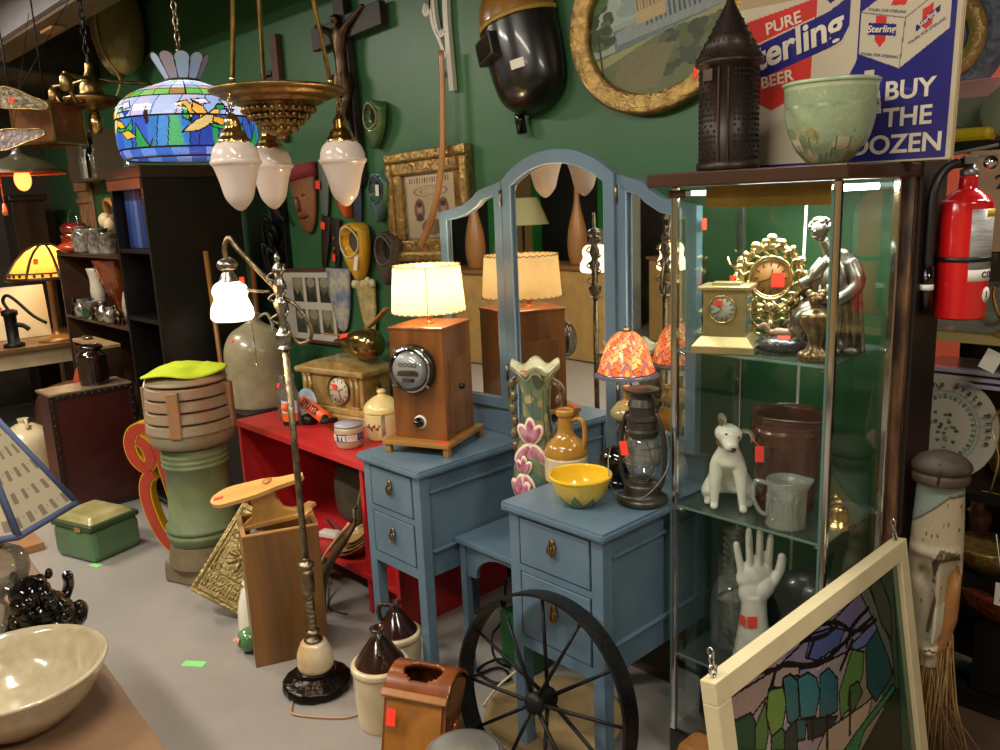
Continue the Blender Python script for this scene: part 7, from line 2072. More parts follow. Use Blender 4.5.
t = vessel('crystal_bell', 'small clear crystal ornament on top of the black bookcase', 'ornament', [(0.05, 0), (0.05, 0.01), (0.035, 0.05), (0.02, 0.07), (0.03, 0.09), (0.0, 0.11)], BOTTLE, (-4.62, 1.72, 1.8505))
# walking sticks right of the bookcase
t = T('wooden_cane', 'straight tan wooden cane leaning on the dark bookcase side', 'cane', (-4.10, 1.86, 0.0), rot=(0, R_(-3), 0))
b = B(); b.tube([(0, 0, 0), (0, 0, 1.42)], [0.012, 0.014], 8); b.out('cane_shaft', mat('cane_wood', '#9a6a34', 0.4), t)
t = T('wooden_cane', 'shorter reddish cane between the black bookcase and the big jug', 'cane', (-4.10, 2.05, 0.0), rot=(0, R_(2), 0))
b = B(); b.tube([(0, 0, 0), (0, 0, 1.35)], [0.012, 0.014], 8); b.out('cane_shaft', mat('red_cane', '#7a3c1e', 0.4), t)
# open shelf unit with glassware
t = T('open_shelf_unit', 'dark open shelf unit crowded with glassware, left of the black bookcase', 'shelf unit', (-5.60, 1.72, 0))
SHW = mat('shelf_walnut', '#3a2416', 0.4, var=0.3, coat=0.2)
for z in (0.40, 0.955, 1.375):
    b = B(); b.box((0, 0.2, z), (1.20, 0.40, 0.02), bev=0.002); b.out('shelf', SHW, t)
for x_ in (-0.60, 0.60):
    b = B(); b.box((x_, 0.2, 0.70), (0.022, 0.40, 1.40), bev=0.002); b.out('upright', SHW, t)
b = B(); b.box((0.1, 0.39, 0.9), (1.0, 0.01, 0.95)); b.out('back_board', mat('shelf_back', '#1f1510', 0.6), t)
RUBY = mat('ruby_glass', '#8a1f1a', 0.1, coat=0.8, col2='#5c0f10', vscale=6)
AMB = mat('amber_glass', '#8a4214', 0.12, coat=0.8, col2='#5a2008', vscale=6)
MILK = mat('milk_glass', '#b8ae9c', 0.2, coat=0.6, var=0.1)
CLG = mat('cut_glass', '#8e8a80', 0.12, coat=0.9, col2='#3c3832', vscale=30)
GRN = mat('dark_green_glass', '#1c3a2c', 0.12, coat=0.8)
zt, zm = 1.3855, 0.9655
t = T('red_glass_lantern', 'red glass jar with a big wire bail handle on the upper glassware shelf', 'lantern', (-6.10, 1.82, zt))
b = B(); b.lathe(prof_smooth([(0.07, 0), (0.08, 0.01), (0.085, 0.09), (0.07, 0.12), (0.075, 0.13), (0.085, 0.16), (0.06, 0.19), (0, 0.20)], 4), 24); b.out('jar_body', RUBY, t)
b = B(); b.lathe([(0.082, 0.10), (0.09, 0.105), (0.09, 0.118), (0.08, 0.12)], 24, cap=False); b.out('brass_band', BRASS, t)
b = B(); b.tube(smooth_pts([(-0.085, 0, 0.11), (-0.10, 0, 0.20), (-0.03, 0, 0.275), (0.06, 0, 0.26), (0.10, 0, 0.19), (0.085, 0, 0.11)], 5), 0.004, 6); b.out('bail_handle', CHROME, t)
vessel('clear_glass_jar', 'clear faceted glass jar right of the red glass lantern', 'jar', [(0.06, 0), (0.07, 0.02), (0.07, 0.12), (0.05, 0.15), (0.06, 0.17)], CLG, (-5.86, 1.80, zt))
vessel('orange_lidded_dish', 'orange red covered dish in front of the clear faceted jar', 'dish', [(0.06, 0), (0.09, 0.02), (0.10, 0.04), (0.07, 0.065), (0.0, 0.075)], mat('orange_dish', '#b8401c', 0.2, coat=0.6), (-5.98, 1.77, zt))
vessel('crystal_vase', 'clear crystal vase at the middle of the upper glassware shelf', 'vase', [(0.05, 0), (0.055, 0.01), (0.06, 0.10), (0.075, 0.155)], CLG, (-5.55, 1.78, zt))
vessel('crystal_vase', 'clear crystal tumbler beside the leather basket bag', 'vase', [(0.05, 0), (0.055, 0.01), (0.06, 0.08), (0.065, 0.13)], CLG, (-5.40, 1.80, zt))
t = T('leather_basket_bag', 'tan and cream leather basket bag with curled handles on the upper glassware shelf', 'bag', (-5.68, 1.95, zt))
b = B(); b.box((0, 0, 0.12), (0.20, 0.12, 0.24), bev=0.03); b.out('bag_body', mat('tan_cream_bag', '#8e6a44', 0.5, col2='#3f2a1a', vscale=9), t)
b = B(); b.tube(smooth_pts([(-0.10, 0, 0.22), (-0.07, -0.02, 0.31), (0.02, -0.03, 0.33), (0.12, -0.02, 0.27), (0.15, 0, 0.15)], 5), 0.022, 8, flat=0.5); b.out('curled_handle', mat('saddle_leather', '#a3703c', 0.4), t)
b = B(); b.ball((-0.02, -0.055, 0.2), (0.05, 0.04, 0.05), 12); b.ball((0.06, -0.055, 0.17), (0.04, 0.04, 0.05), 12); b.out('cream_flower', mat('cream_leather', '#c9b48c', 0.5), t)
t = T('wooden_figure_carving', 'narrow tan wood figure at the right end of the upper glassware shelf', 'carving', (-5.15, 1.80, zt))
b = B(); b.tube([(0, 0, 0), (0.0, 0, 0.12), (0.01, 0, 0.22)], [0.03, 0.022, 0.008], 8); b.out('carving', mat('tan_carving', '#a3845c', 0.5), t)
# middle shelf
t = vessel('amber_goblet', 'tall amber red swirled glass vase on the middle glassware shelf', 'vase', [(0.05, 0), (0.05, 0.01), (0.02, 0.04), (0.03, 0.10), (0.09, 0.22), (0.12, 0.33), (0.13, 0.38)], AMB, (-5.52, 1.86, zm), fn=lambda a, r, z, j: (r*(1+0.07*math.sin(7*a+z*12)), z))
vessel('milk_glass_vase', 'tall frosted milk glass vase left of the amber vase', 'vase', [(0.06, 0), (0.05, 0.03), (0.03, 0.08), (0.05, 0.15), (0.045, 0.24), (0.06, 0.32)], MILK, (-5.78, 1.82, zm))
t = T('footed_glass_bowl', 'cloudy glass bowl on a foot in front of the milk glass vase', 'bowl', (-5.72, 1.76, zm)); b = B(); b.lathe(prof_smooth([(0.05, 0), (0.02, 0.03), (0.06, 0.07), (0.09, 0.12)], 4), 24); b.out('bowl_body', CLG, t)
t = T('china_plate', 'scalloped white china plate standing at the right of the middle glassware shelf', 'plate', (-5.24, 1.83, zm+0.002))
b = B(); b.lathe([(0, 0), (0.07, 0), (0.12, 0.012), (0.118, 0.016), (0.07, 0.006), (0, 0.006)], 36, (0, 0, 0.118), rot=Matrix.Rotation(PI/2-0.15, 4, 'X'), cap=False, fn=lambda a, r, z, j: (r*(1+0.02*math.sin(10*a)*(r > 0.1)), z)); b.out('plate_body', MILK, t)
b = B(); b.lathe([(0, 0), (0.06, 0), (0.06, 0.002), (0, 0.002)], 28, (0, -0.016, 0.118), rot=Matrix.Rotation(PI/2-0.15, 4, 'X'), cap=False); b.out('painted_centre', mat('cream_peach', '#c8a888', 0.3, coat=0.4), t)
for k in range(7):
    hh = 0.10+0.04*((k*37) % 5)/5
    c_ = [IRON, CLG, GRN, BRONZE, SILVER, CLG, BRONZE][k]
    lab = ['small black iron bird figure', 'stubby cut glass tumbler', 'dark green glass ball bottle', 'little bronze horse figurine', 'tarnished silver cup', 'cut glass salt dish', 'bronze monkey figurine'][k]+' at the '+['left end', 'left', 'centre left', 'centre', 'centre right', 'right', 'right end'][k]+' of the middle glassware shelf'
    nm = ['bird_figurine', 'glass_tumbler', 'green_bottle', 'horse_figurine', 'silver_cup', 'glass_dish', 'monkey_figurine'][k]
    t = T(nm, lab, ['figurine', 'glass', 'bottle', 'figurine', 'cup', 'dish', 'figurine'][k], (-6.05+k*0.135, 1.745, zm))
    b = B()
    if nm.endswith('figurine'):
        b.ball((0, 0, 0.06), (0.045, 0.03, 0.035), 12); b.ball((-0.035, 0, 0.10), (0.02, 0.018, 0.022), 10); b.tube([(-0.02, 0, 0.07), (-0.035, 0, 0.1)], [0.02, 0.014], 8)
        for s in (-1, 1):
            b.tube([(0.03*s, 0.012, 0.05), (0.035*s, 0.014, 0.0)], [0.012, 0.008], 7); b.tube([(0.03*s, -0.012, 0.05), (0.035*s, -0.014, 0.0)], [0.012, 0.008], 7)
        b.out('figure_body', c_, t)
    else:
        b.lathe(prof_smooth([(0.03, 0), (0.04, 0.01), (0.045, hh*0.5), (0.025, hh*0.8), (0.03, hh)], 3), 18); b.out('body', c_, t)
# lower small shelf top with stone and red jar
t = T('low_display_step', 'low dark brown open display box under the middle glassware shelf', 'display box', (-5.38, 1.60, 0))
b = B(); b.box((0.02, 0.03, 0.86), (0.50, 0.12, 0.02), bev=0.002); b.out('top_board', mat('tan_board', '#9a7c54', 0.5, var=0.2), t)
b = B(); b.box((-0.215, 0.03, 0.425), (0.02, 0.12, 0.85), bev=0.002); b.box((0.255, 0.03, 0.425), (0.02, 0.12, 0.85), bev=0.002); b.box((0.02, 0.085, 0.425), (0.46, 0.01, 0.85)); b.out('carcass', SHW, t)
vessel('red_clay_bottle', 'terracotta red bottle with narrow neck behind the leather trunk', 'bottle', [(0.05, 0), (0.07, 0.04), (0.075, 0.12), (0.05, 0.20), (0.02, 0.23), (0.02, 0.27)], mat('terracotta', '#9a4426', 0.35, coat=0.3), (-5.20, 1.50, 0.535))
t = T('dark_stool', 'dark low stool carrying the terracotta bottle behind the trunk', 'stool', (-5.24, 1.52, 0)); b = B(); b.box((0, 0, 0.52), (0.22, 0.18, 0.028), bev=0.003); b.out('stool_top', SHW, t)
for sx in (-0.09, 0.09):
    for sy in (-0.07, 0.07): b = B(); b.box((sx, sy, 0.252), (0.025, 0.025, 0.505)); b.out('leg', SHW, t)
b = B(); b.ball((0, 0, 0.012), (0.05, 0.03, 0.012), 12); one(b, 'metal_dish', SILVER, 'small silver oval dish on the low display box', 'dish', (-5.48, 1.62, 0.871))
# white table with things
t = T('white_leg_table', 'old table with cream painted legs and dark worn top at the far left', 'table', (-7.08, 1.5, 0))
TW = mat('cream_paint_old', '#b9a883', 0.5, var=0.12)
b = B(); b.box((0, 0, 0.70), (0.95, 1.15, 0.03), bev=0.003); b.out('table_top', mat('dark_worn_top', '#3b2a1e', 0.4, col2='#7a5a38', vscale=2), t)
b = B(); b.box((0, 0, 0.625), (0.84, 1.04, 0.12)); b.out('apron', TW, t)
for sx in (-0.40, 0.40):
    for sy in (-0.5, 0.5): b = B(); b.box((sx, sy, 0.34), (0.055, 0.055, 0.68), bev=0.004); b.out('leg', TW, t)
t = T('pitcher_pump', 'black cast iron hand pump on the cream legged table', 'hand pump', (-6.75, 1.50, 0.7155), R_(50))
b = B(); b.lathe([(0.07, 0), (0.07, 0.02), (0.04, 0.03), (0.042, 0.22), (0.055, 0.23), (0.055, 0.26), (0.03, 0.27)], 20)
b.tube(smooth_pts([(0, 0, 0.16), (0.08, 0, 0.15), (0.12, 0, 0.12)], 4), 0.018, 8)
b.tube(smooth_pts([(0.0, 0, 0.26), (-0.03, 0, 0.33), (0.0, 0, 0.37), (0.06, 0, 0.33), (0.16, 0, 0.22), (0.25, 0, 0.16)], 5), 0.012, 7)
b.out('pump_body', IRON, t)
t = T('leaning_sign_board', 'white sign board with a red diamond leaning behind the hand pump', 'sign', (-7.15, 1.55, 0.7155), rot=(0, R_(-8), R_(0)))
b = B(); b.box((0, 0, 0.2), (0.02, 0.62, 0.40), bev=0.003); b.out('board', mat('off_white_board', '#c9bda0', 0.5), t)
b = B(); b.box((0.0115, -0.06, 0.24), (0.003, 0.09, 0.09), rot=Matrix.Rotation(PI/4, 4, 'X')); b.out('red_diamond', mat('diamond_red', '#a83a2c', 0.5), t)
# beige panel lamp
t = T('slag_glass_table_lamp', 'table lamp with a lit yellow slag glass panel shade on the cream legged table', 'lamp', (-6.78, 1.80, 0.7155))
b = B(); b.lathe(prof_smooth([(0.13, 0), (0.12, 0.02), (0.04, 0.05), (0.02, 0.08), (0.018, 0.44), (0.03, 0.46), (0.0, 0.47)], 3), 20); b.out('lamp_base', mat('lamp_base_tan', '#8e6a3c', 0.35, 0.4), t)
SLG = shademat('slag_glass', '#f0b858', 0.6, noise=0.25)
NP = 8
for k in range(NP):
    a0, a1 = 2*PI*k/NP+0.03, 2*PI*(k+1)/NP-0.03
    bm = bmesh.new()
    prof_ = [(0.05, 0.71), (0.13, 0.665), (0.20, 0.60), (0.27, 0.50), (0.275, 0.47)]
    rows = []
    for r, z in prof_:
        rows.append([bm.verts.new((r*math.cos(a), r*math.sin(a), z)) for a in (a0, (a0+a1)/2, a1)])
    for i in range(len(rows)-1):
        for j in range(2): bm.faces.new((rows[i][j], rows[i][j+1], rows[i+1][j+1], rows[i+1][j]))
    bb = B(); bb.bm.free(); bb.bm = bm; bb.out('glass_panel', SLG, t)
b = B()
for k in range(NP):
    a = 2*PI*k/NP
    b.tube(smooth_pts([(r*math.cos(a), r*math.sin(a), z) for r, z in ((0.05, 0.712), (0.13, 0.668), (0.20, 0.603), (0.272, 0.50), (0.278, 0.47))], 3), 0.010, 6)
for r, z, w_ in ((0.05, 0.71, 0.012), (0.276, 0.475, 0.014), (0.262, 0.515, 0.006)):
    b.tube([(r*math.cos(q), r*math.sin(q), z) for q in [2*PI*i/32 for i in range(32)]], w_, 6, close=True)
for k in range(32):
    a = 2*PI*k/32; b.ball((0.272*math.cos(a), 0.272*math.sin(a), 0.50), 0.012, 6)
b.out('filigree_frame', mat('filigree_brown', '#4a3626', 0.4, 0.4), t)
sticker(t, (0.20, -0.12, 0.60), (0.9, -0.5, 0.4), 0.03, 0.04)
b = B(); b.ball((0, 0, 0.54), (0.03, 0.03, 0.04), 12); b.out('bulb', MATS['warm_bulb'], t)
point('slag_lamp_light', (-6.78, 1.80, 1.27), 22, (1.0, 0.70, 0.36), 0.05)
# under the table
t = vessel('white_stoneware_jug', 'cream beehive jug with small handle on the floor under the table', 'jug', [(0.15, 0), (0.16, 0.02), (0.165, 0.18), (0.14, 0.27), (0.06, 0.33), (0.03, 0.34), (0.035, 0.37)], CREAM, (-5.86, 1.28, 0))
b = B(); b.tube(smooth_pts([(0.03, 0, 0.36), (0.07, 0, 0.37), (0.09, 0, 0.32)], 4), 0.012, 8); b.out('handle', CREAM, t)
t = vessel('copper_boiler', 'mottled brown round copper boiler in shadow behind the cream jug', 'boiler', [(0.18, 0), (0.22, 0.03), (0.27, 0.2), (0.27, 0.36), (0.2, 0.47), (0.05, 0.52)], mat('mottled_copper', '#5c3620', 0.4, 0.3, var=0.5, vscale=7), (-6.35, 1.72, 0), s=0.9)
b = B(); b.box((0, 0, 0.12), (0.02, 0.16, 0.24)); t = one(b, 'red_sign', mat('red_sign_mat', '#a8201c', 0.5), 'small red sign card in the dark under the table', 'sign', (-6.85, 2.05, 0.52), rot=(0, R_(-5), 0))
t = T('dark_plinth', 'dark wooden box in the gloom behind the copper boiler', 'box', (-6.9, 2.08, 0)); b = B(); b.box((0, 0, 0.26), (0.42, 0.36, 0.518), bev=0.005); b.out('box_body', SHW, t)
# low platform
b = B(); b.box((0, 0, 0.02), (2.2, 0.7, 0.04), bev=0.004)
one(b, 'low_wooden_platform', mat('platform_wood', '#9a6c44', 0.5, var=0.15), 'low tan wooden display platform on the floor at the far left', 'platform', (-5.52, 0.62, 0))
# grey cushion / fabric lump right of table lamp
t = T('brown_cloth_bundle', 'grey brown cloth covered bundle right of the slag glass lamp', 'bundle', (-6.85, 2.14, 0.7155)); b = B(); b.ball((0, 0, 0.13), (0.15, 0.12, 0.13), 18); b.out('bundle', GBAG, t)
# tall dark column cabinet
t = T('tall_dark_cabinet', 'tall narrow dark wood cabinet under the lit red bulb lamp', 'cabinet', (-7.75, 1.95, 0))
# stands between table and shelf unit
b = B(); b.box((0, 0.0, 0.88), (0.30, 0.24, 1.76), bev=0.004); b.out('cabinet_body', DKWOOD, t)
b = B(); b.box((0, 0, 1.78), (0.36, 0.29, 0.05), bev=0.012); b.out('cornice', DKWOOD, t)
# things on the far side of the shop, seen in the mirrors
t = T('tan_sideboard', 'tan sideboard on the far side of the shop seen in the centre mirror', 'sideboard', (-5.9, -2.2, 0))
b = B(); b.box((0, 0, 0.46), (2.2, 0.5, 0.9), bev=0.01); b.out('carcass', mat('tan_side', '#b08a50', 0.5, var=0.15), t)
b = B(); b.box((0, 0, 0.92), (2.26, 0.54, 0.03), bev=0.004); b.out('top', mat('tan_side_top', '#8a5c34', 0.4), t)
t = T('tall_wooden_club', 'tall tan wooden exercise club on the sideboard seen in the centre mirror', 'club', (-5.75, -2.15, 0.936))
b = B(); b.lathe(prof_smooth([(0.07, 0), (0.10, 0.15), (0.09, 0.35), (0.03, 0.62), (0.028, 0.85), (0.05, 0.9), (0, 0.93)], 4), 20); b.out('club', mat('club_wood', '#9a6a3c', 0.4), t)
vessel('clear_milk_bottle', 'clear milk bottle on the sideboard seen in the centre mirror', 'bottle', [(0.06, 0), (0.06, 0.2), (0.03, 0.28), (0.03, 0.36)], BOTTLE, (-5.4, -2.1, 0.936))
t = T('beige_shade_lamp', 'lamp with pale green beige shade standing on the sideboard in the mirror', 'lamp', (-6.6, -2.2, 0.936))
b = B(); b.lathe([(0.1, 0), (0.1, 0.02), (0.015, 0.04), (0.015, 0.42)], 16); b.out('lamp_base', OLDBRASS, t)
b = B(); b.lathe([(0.28, 0.40), (0.16, 0.68)], 28, cap=False); b.out('lamp_shade', mat('greenish_shade', '#b3ac7c', 0.8), t)
t = T('white_cupboard', 'pale white tall cupboard on the far side of the shop seen in the mirrors', 'cupboard', (-8.0, -1.6, 0))
b = B(); b.box((0.1, 0, 1.1), (0.2, 1.6, 2.2)); b.out('cupboard_body', mat('pale_cupboard', '#b5b9a6', 0.5, var=0.08), t)
# hanging things at the upper left
t = T('hanging_shade_lamp', 'hanging lamp with wide dark shallow shade and a glowing red bulb', 'lamp', (-4.84, 1.235, 0))
b = B(); b.lathe(prof_smooth([(0.205, 1.845), (0.20, 1.86), (0.12, 1.905), (0.05, 1.93), (0.03, 1.96), (0.03, 2.0), (0.0, 2.02)], 4), 40, cap=False); o = b.out('lamp_shade', mat('dark_olive_enamel', '#3a3626', 0.35, coat=0.3), t); md = o.modifiers.new('sol', 'SOLIDIFY'); md.thickness = 0.004
b = B(); b.tube([(0.204*math.cos(q), 0.204*math.sin(q), 1.844) for q in [2*PI*i/40 for i in range(40)]], 0.006, 6, close=True); b.out('shade_rim', mat('rim_copper', '#b0603c', 0.35, 0.5), t)
b = B(); b.ball((0, 0, 1.815), (0.040, 0.040, 0.058), 16); b.out('bulb', mat('red_bulb', '#ff7a50', 0.4, em='#ff5a2a', emp=9), t)
b = B(); b.tube([(0, 0, 1.86), (0, 0, 1.93)], 0.018, 10); b.out('socket', OLDBRASS, t)
b = B(); b.tube([(0, 0, 2.0), (0, 0, 2.95)], 0.004, 6); b.out('hanging_cord', IRON, t)
b = B(); b.tube([(-0.10, -0.08, 1.84), (-0.10, -0.08, 1.70)], 0.003, 5); b.lathe([(0.006, 1.70), (0.014, 1.66), (0.012, 1.64), (0, 1.635)], 10, (-0.10, -0.08, 0)); b.out('pull_tassel', mat('tassel_orange', '#b86a3c', 0.5), t)
point('red_bulb_light', (-4.84, 1.235, 1.80), 6, (1.0, 0.30, 0.12), 0.05)
# bulb light on neighbours comes from the lamp, and is tinted into the bookcase rail; three arm brass fixture
t = T('brass_arm_chandelier', 'old brass arm chandelier hanging on a chain left of the stained glass lamp', 'chandelier', (-4.30, 1.45, 0))
b = B(); b.lathe(prof_smooth([(0.0, 2.10), (0.06, 2.115), (0.115, 2.14), (0.125, 2.165), (0.06, 2.175), (0.05, 2.22), (0.02, 2.28), (0.015, 2.32), (0, 2.325)], 4), 32); b.out('brass_body', OLDBRASS, t)
b = B(); b.lathe(prof_smooth([(0.02, 2.10), (0.035, 2.06), (0.03, 2.02), (0.01, 2.0)], 3), 16); b.out('lower_socket', BRASS, t)
for a in (R_(200), R_(80), R_(320)):
    b = B(); b.tube(smooth_pts([(0.10*math.cos(a), 0.10*math.sin(a), 2.14), (0.17*math.cos(a), 0.17*math.sin(a), 2.12), (0.23*math.cos(a), 0.23*math.sin(a), 2.16), (0.27*math.cos(a), 0.27*math.sin(a), 2.235)], 5), 0.010, 8)
    b.tube(smooth_pts([(0.04*math.cos(a), 0.04*math.sin(a), 2.25), (0.13*math.cos(a), 0.13*math.sin(a), 2.24), (0.27*math.cos(a), 0.27*math.sin(a), 2.24)], 5), 0.008, 8)
    b.lathe([(0.015, 2.16), (0.028, 2.17), (0.024, 2.22), (0.014, 2.235)], 14, (0.27*math.cos(a), 0.27*math.sin(a), 0)); b.out('arm', OLDBRASS, t)
b = B()
for i in range(16):
    z = 2.345+i*0.038
    b.tube([(0.012*math.cos(q)*(1-i % 2), 0.012*math.cos(q)*(i % 2), z+0.024*math.sin(q)) for q in [2*PI*w_/10 for w_ in range(10)]], 0.004, 5, close=True)
b.out('chain', IRON, t)
# mica box shade
t = T('mica_box_shade', 'square amber mica lamp shade hanging below the brass arm chandelier', 'lamp shade', (-4.40, 1.27, 1.955), R_(35))
MIC = shademat('mica', '#9a6a48', 0.45, noise=0.35)
for c, d, nm in (((0, -0.105, 0.09), (0.21, 0.004, 0.18), 'mica_panel'), ((0, 0.105, 0.09), (0.21, 0.004, 0.18), 'mica_panel'), ((-0.105, 0, 0.09), (0.004, 0.206, 0.18), 'mica_panel'), ((0.105, 0, 0.09), (0.004, 0.206, 0.18), 'mica_panel')):
    b = B(); b.box(c, d); b.out(nm, MIC, t)
b = B()
for sx in (-1, 1):
    for sy in (-1, 1): b.box((sx*0.106, sy*0.106, 0.09), (0.008, 0.008, 0.184))
for zz in (0.0, 0.18):
    for s in (-1, 1): b.box((0, s*0.106, zz), (0.22, 0.008, 0.008)); b.box((s*0.106, 0, zz), (0.008, 0.22, 0.008))
b.out('brass_frame', BRASS, t)
b = B(); b.tube([(0.0, 0, 0.18), (0, 0, 0.99)], 0.004, 6); b.box((0, 0, 0.182), (0.21, 0.012, 0.006)); b.out('hanging_wire', IRON, t)
# hanging ornate cast trays
for k, (x, y, z, rx, lab) in enumerate(((-4.22, 1.10, 2.13, 14, 'upper cast leaf shaped openwork tray with red sticker hanging at the left edge'), (-4.26, 1.08, 1.97, -8, 'lower fabric butterfly shaped hanging ornament under the leaf tray'))):
    t = T(['openwork_tray', 'butterfly_ornament'][k], lab, ['tray', 'ornament'][k], (x, y, z), rot=(R_(70), R_(rx), R_(48)), s=0.78)
    pts = [(0.17*math.cos(q)*(1+0.08*math.cos(4*q)), 0.055*math.sin(q)*(1+0.25*math.cos(3*q))) for q in [2*PI*i/40 for i in range(40)]]
    b = B(); b.prism(pts, 0.006); b.out('openwork_body', mat('tray_m%d' % k, ['#4a4238', '#7a5a48'][k], 0.4, 0.5*(1-k), col2=['#8a7c60', '#3a2c38'][k], vscale=26, bump=0.7, bscale=40), t)
    b = B(); b.tube([(p[0], p[1], 0.004) for p in pts], 0.006, 6, close=True); b.out('rolled_edge', OLDBRASS, t)
    if k == 0: sticker(t, (-0.02, -0.01, 0.006), (0, 0, 1), 0.03, 0.03)
    b = B()
    b.tube([(0, 0.05, 0), (0, 0.05+(2.95-z)*0.93, -(2.95-z)*0.3)], 0.002, 5); b.out('hanging_wire', IRON, t)
# three metal wreath ornaments and small dark hanging items at left edge
for k, (px, z, s) in enumerate(((-5.9, 1.58, 0.09), (-5.82, 1.38, 0.085), (-6.0, 1.78, 0.07))):
    t = T('iron_trivet', ['middle round openwork iron trivet hanging at the far left', 'lowest round openwork iron trivet hanging at the far left', 'uppermost small openwork trivet hanging at the far left'][k], 'trivet', (px, 1.05, z), rot=(PI/2, 0, R_(55)), group='openwork trivets at the far left')
    b = B()
    b.tube([(s*math.cos(q), s*1.3*math.sin(q), 0) for q in [2*PI*i/28 for i in range(28)]], 0.010, 6, close=True)
    for j in range(5):
        a = 2*PI*j/5
        b.tube([(s*0.5*math.cos(a)+s*0.28*math.cos(q), s*0.65*math.sin(a)+s*0.3*math.sin(q), 0) for q in [2*PI*i/12 for i in range(12)]], 0.007, 5, close=True)
    b.tube([(0, 0.1, 0), (0, 2.95-z, 0)], 0.002, 5)
    b.out('openwork', mat('pale_iron', '#9a9a80', 0.5, var=0.2), t)
# wall shelf with bottles
t = T('wall_shelf', 'small open wooden wall shelf high on the green wall holding bottles', 'shelf', (-6.70, 2.298, 1.87))
b = B(); b.box((0, -0.09, 0.01), (0.62, 0.18, 0.02)); b.out('shelf_board', mat('grey_wood', '#5c4c3a', 0.5), t)
b = B(); b.box((-0.31, -0.09, 0.17), (0.018, 0.18, 0.34)); b.box((0.31, -0.09, 0.17), (0.018, 0.18, 0.34)); b.box((0, -0.09, 0.34), (0.64, 0.18, 0.018)); b.out('shelf_frame', MATS['grey_wood'], t)
for k in range(6):
    c_ = [BOTTLE, MILK, BLACK, CLG, AMB, CLG][k]
    h_ = [0.26, 0.22, 0.28, 0.24, 0.27, 0.2][k]
    t = T('small_bottle', ['clear slim', 'milk white', 'black tall', 'grey cut', 'amber', 'short grey'][k]+' bottle on the small wall shelf, number %s from the left' % ['one', 'two', 'three', 'four', 'five', 'six'][k], 'bottle', (-6.93+k*0.092, 2.20, 1.8905), 0, 'bottles on the wall shelf')
    b = B(); b.lathe(prof_smooth([(0.028, 0), (0.032, 0.01), (0.032, h_*0.6), (0.014, h_*0.8), (0.014, h_)], 3), 14); b.out('bottle_body', c_, t)
# slatted wooden rack and paddles on the wall
t = T('wooden_slat_rack', 'pale wooden slatted rack with notched crown hanging on the green wall', 'rack', (-7.25, 2.296, 1.72))
WD = mat('weathered_pink_wood', '#a07858', 0.6, var=0.2)
b = B()
for k in range(5): b.box((-0.14+k*0.07, -0.012, -0.05), (0.045, 0.016, 0.42-0.05*abs(k-2)), bev=0.002)
b.out('slats', WD, t)
b = B(); b.box((0, -0.028, 0.12), (0.36, 0.016, 0.05)); b.box((0, -0.028, 0.02), (0.34, 0.016, 0.035)); b.prism([(-0.18, 0), (0.18, 0), (0.18, 0.07), (0.12, 0.03), (0.06, 0.08), (0, 0.03), (-0.06, 0.08), (-0.12, 0.03), (-0.18, 0.07)], 0.012, Matrix.Translation((0, -0.022, 0.14)) @ Matrix.Rotation(PI/2, 4, 'X')); b.out('crown_rail', WD, t)
t = T('yellow_cap_doll', 'round yellow and red cap on the wall between slatted rack and bag', 'cap', (-6.35, 2.24, 1.62)); b = B(); b.ball((0, 0, 0), (0.12, 0.05, 0.09), 16); b.out('cap_crown', mat('mustard_cap', '#b08a3c', 0.6), t); b = B(); b.ball((-0.02, -0.03, -0.075), (0.12, 0.05, 0.035), 14); b.out('cap_band', mat('red_cap_band', '#b8321c', 0.6), t)
t = T('dark_wall_cabinet', 'dark brown open wall cabinet above the glassware shelf by the bookcase', 'cabinet', (-5.45, 2.17, 1.55)); b = B(); b.box((0, 0, 0.17), (0.62, 0.24, 0.34), bev=0.004); b.out('cabinet_body', mat('red_brown_dark', '#2f1510', 0.4, coat=0.3), t); b = B(); b.box((0.20, -0.125, 0.17), (0.03, 0.012, 0.34)); b.out('pale_stile', mat('stile', '#8e5a38', 0.4), t)
# more glass ornaments along the very left
for k, (x, y, z, r, m_, nm, lab) in enumerate((
    (-5.30, 0.93, 1.62, 0.05, CLG, 'glass_float', 'clear glass ball ornament hanging at the far left edge'),
    (-5.35, 0.96, 1.50, 0.06, MILK, 'white_shell_ornament', 'white shell shaped ornament hanging at the far left edge'),
    (-5.50, 1.02, 1.28, 0.05, BRONZE, 'bronze_bell', 'small bronze bell hanging lowest at the far left edge'))):
    t = T(nm, lab, 'ornament', (x, y, z)); b = B(); b.ball((0, 0, 0), (r, r, r*1.1), 16); b.out('ornament_body', m_, t); b = B(); b.tube([(0, 0, r), (0, 0, 2.95-z)], 0.0015, 5); b.out('hanging_wire', IRON, t)
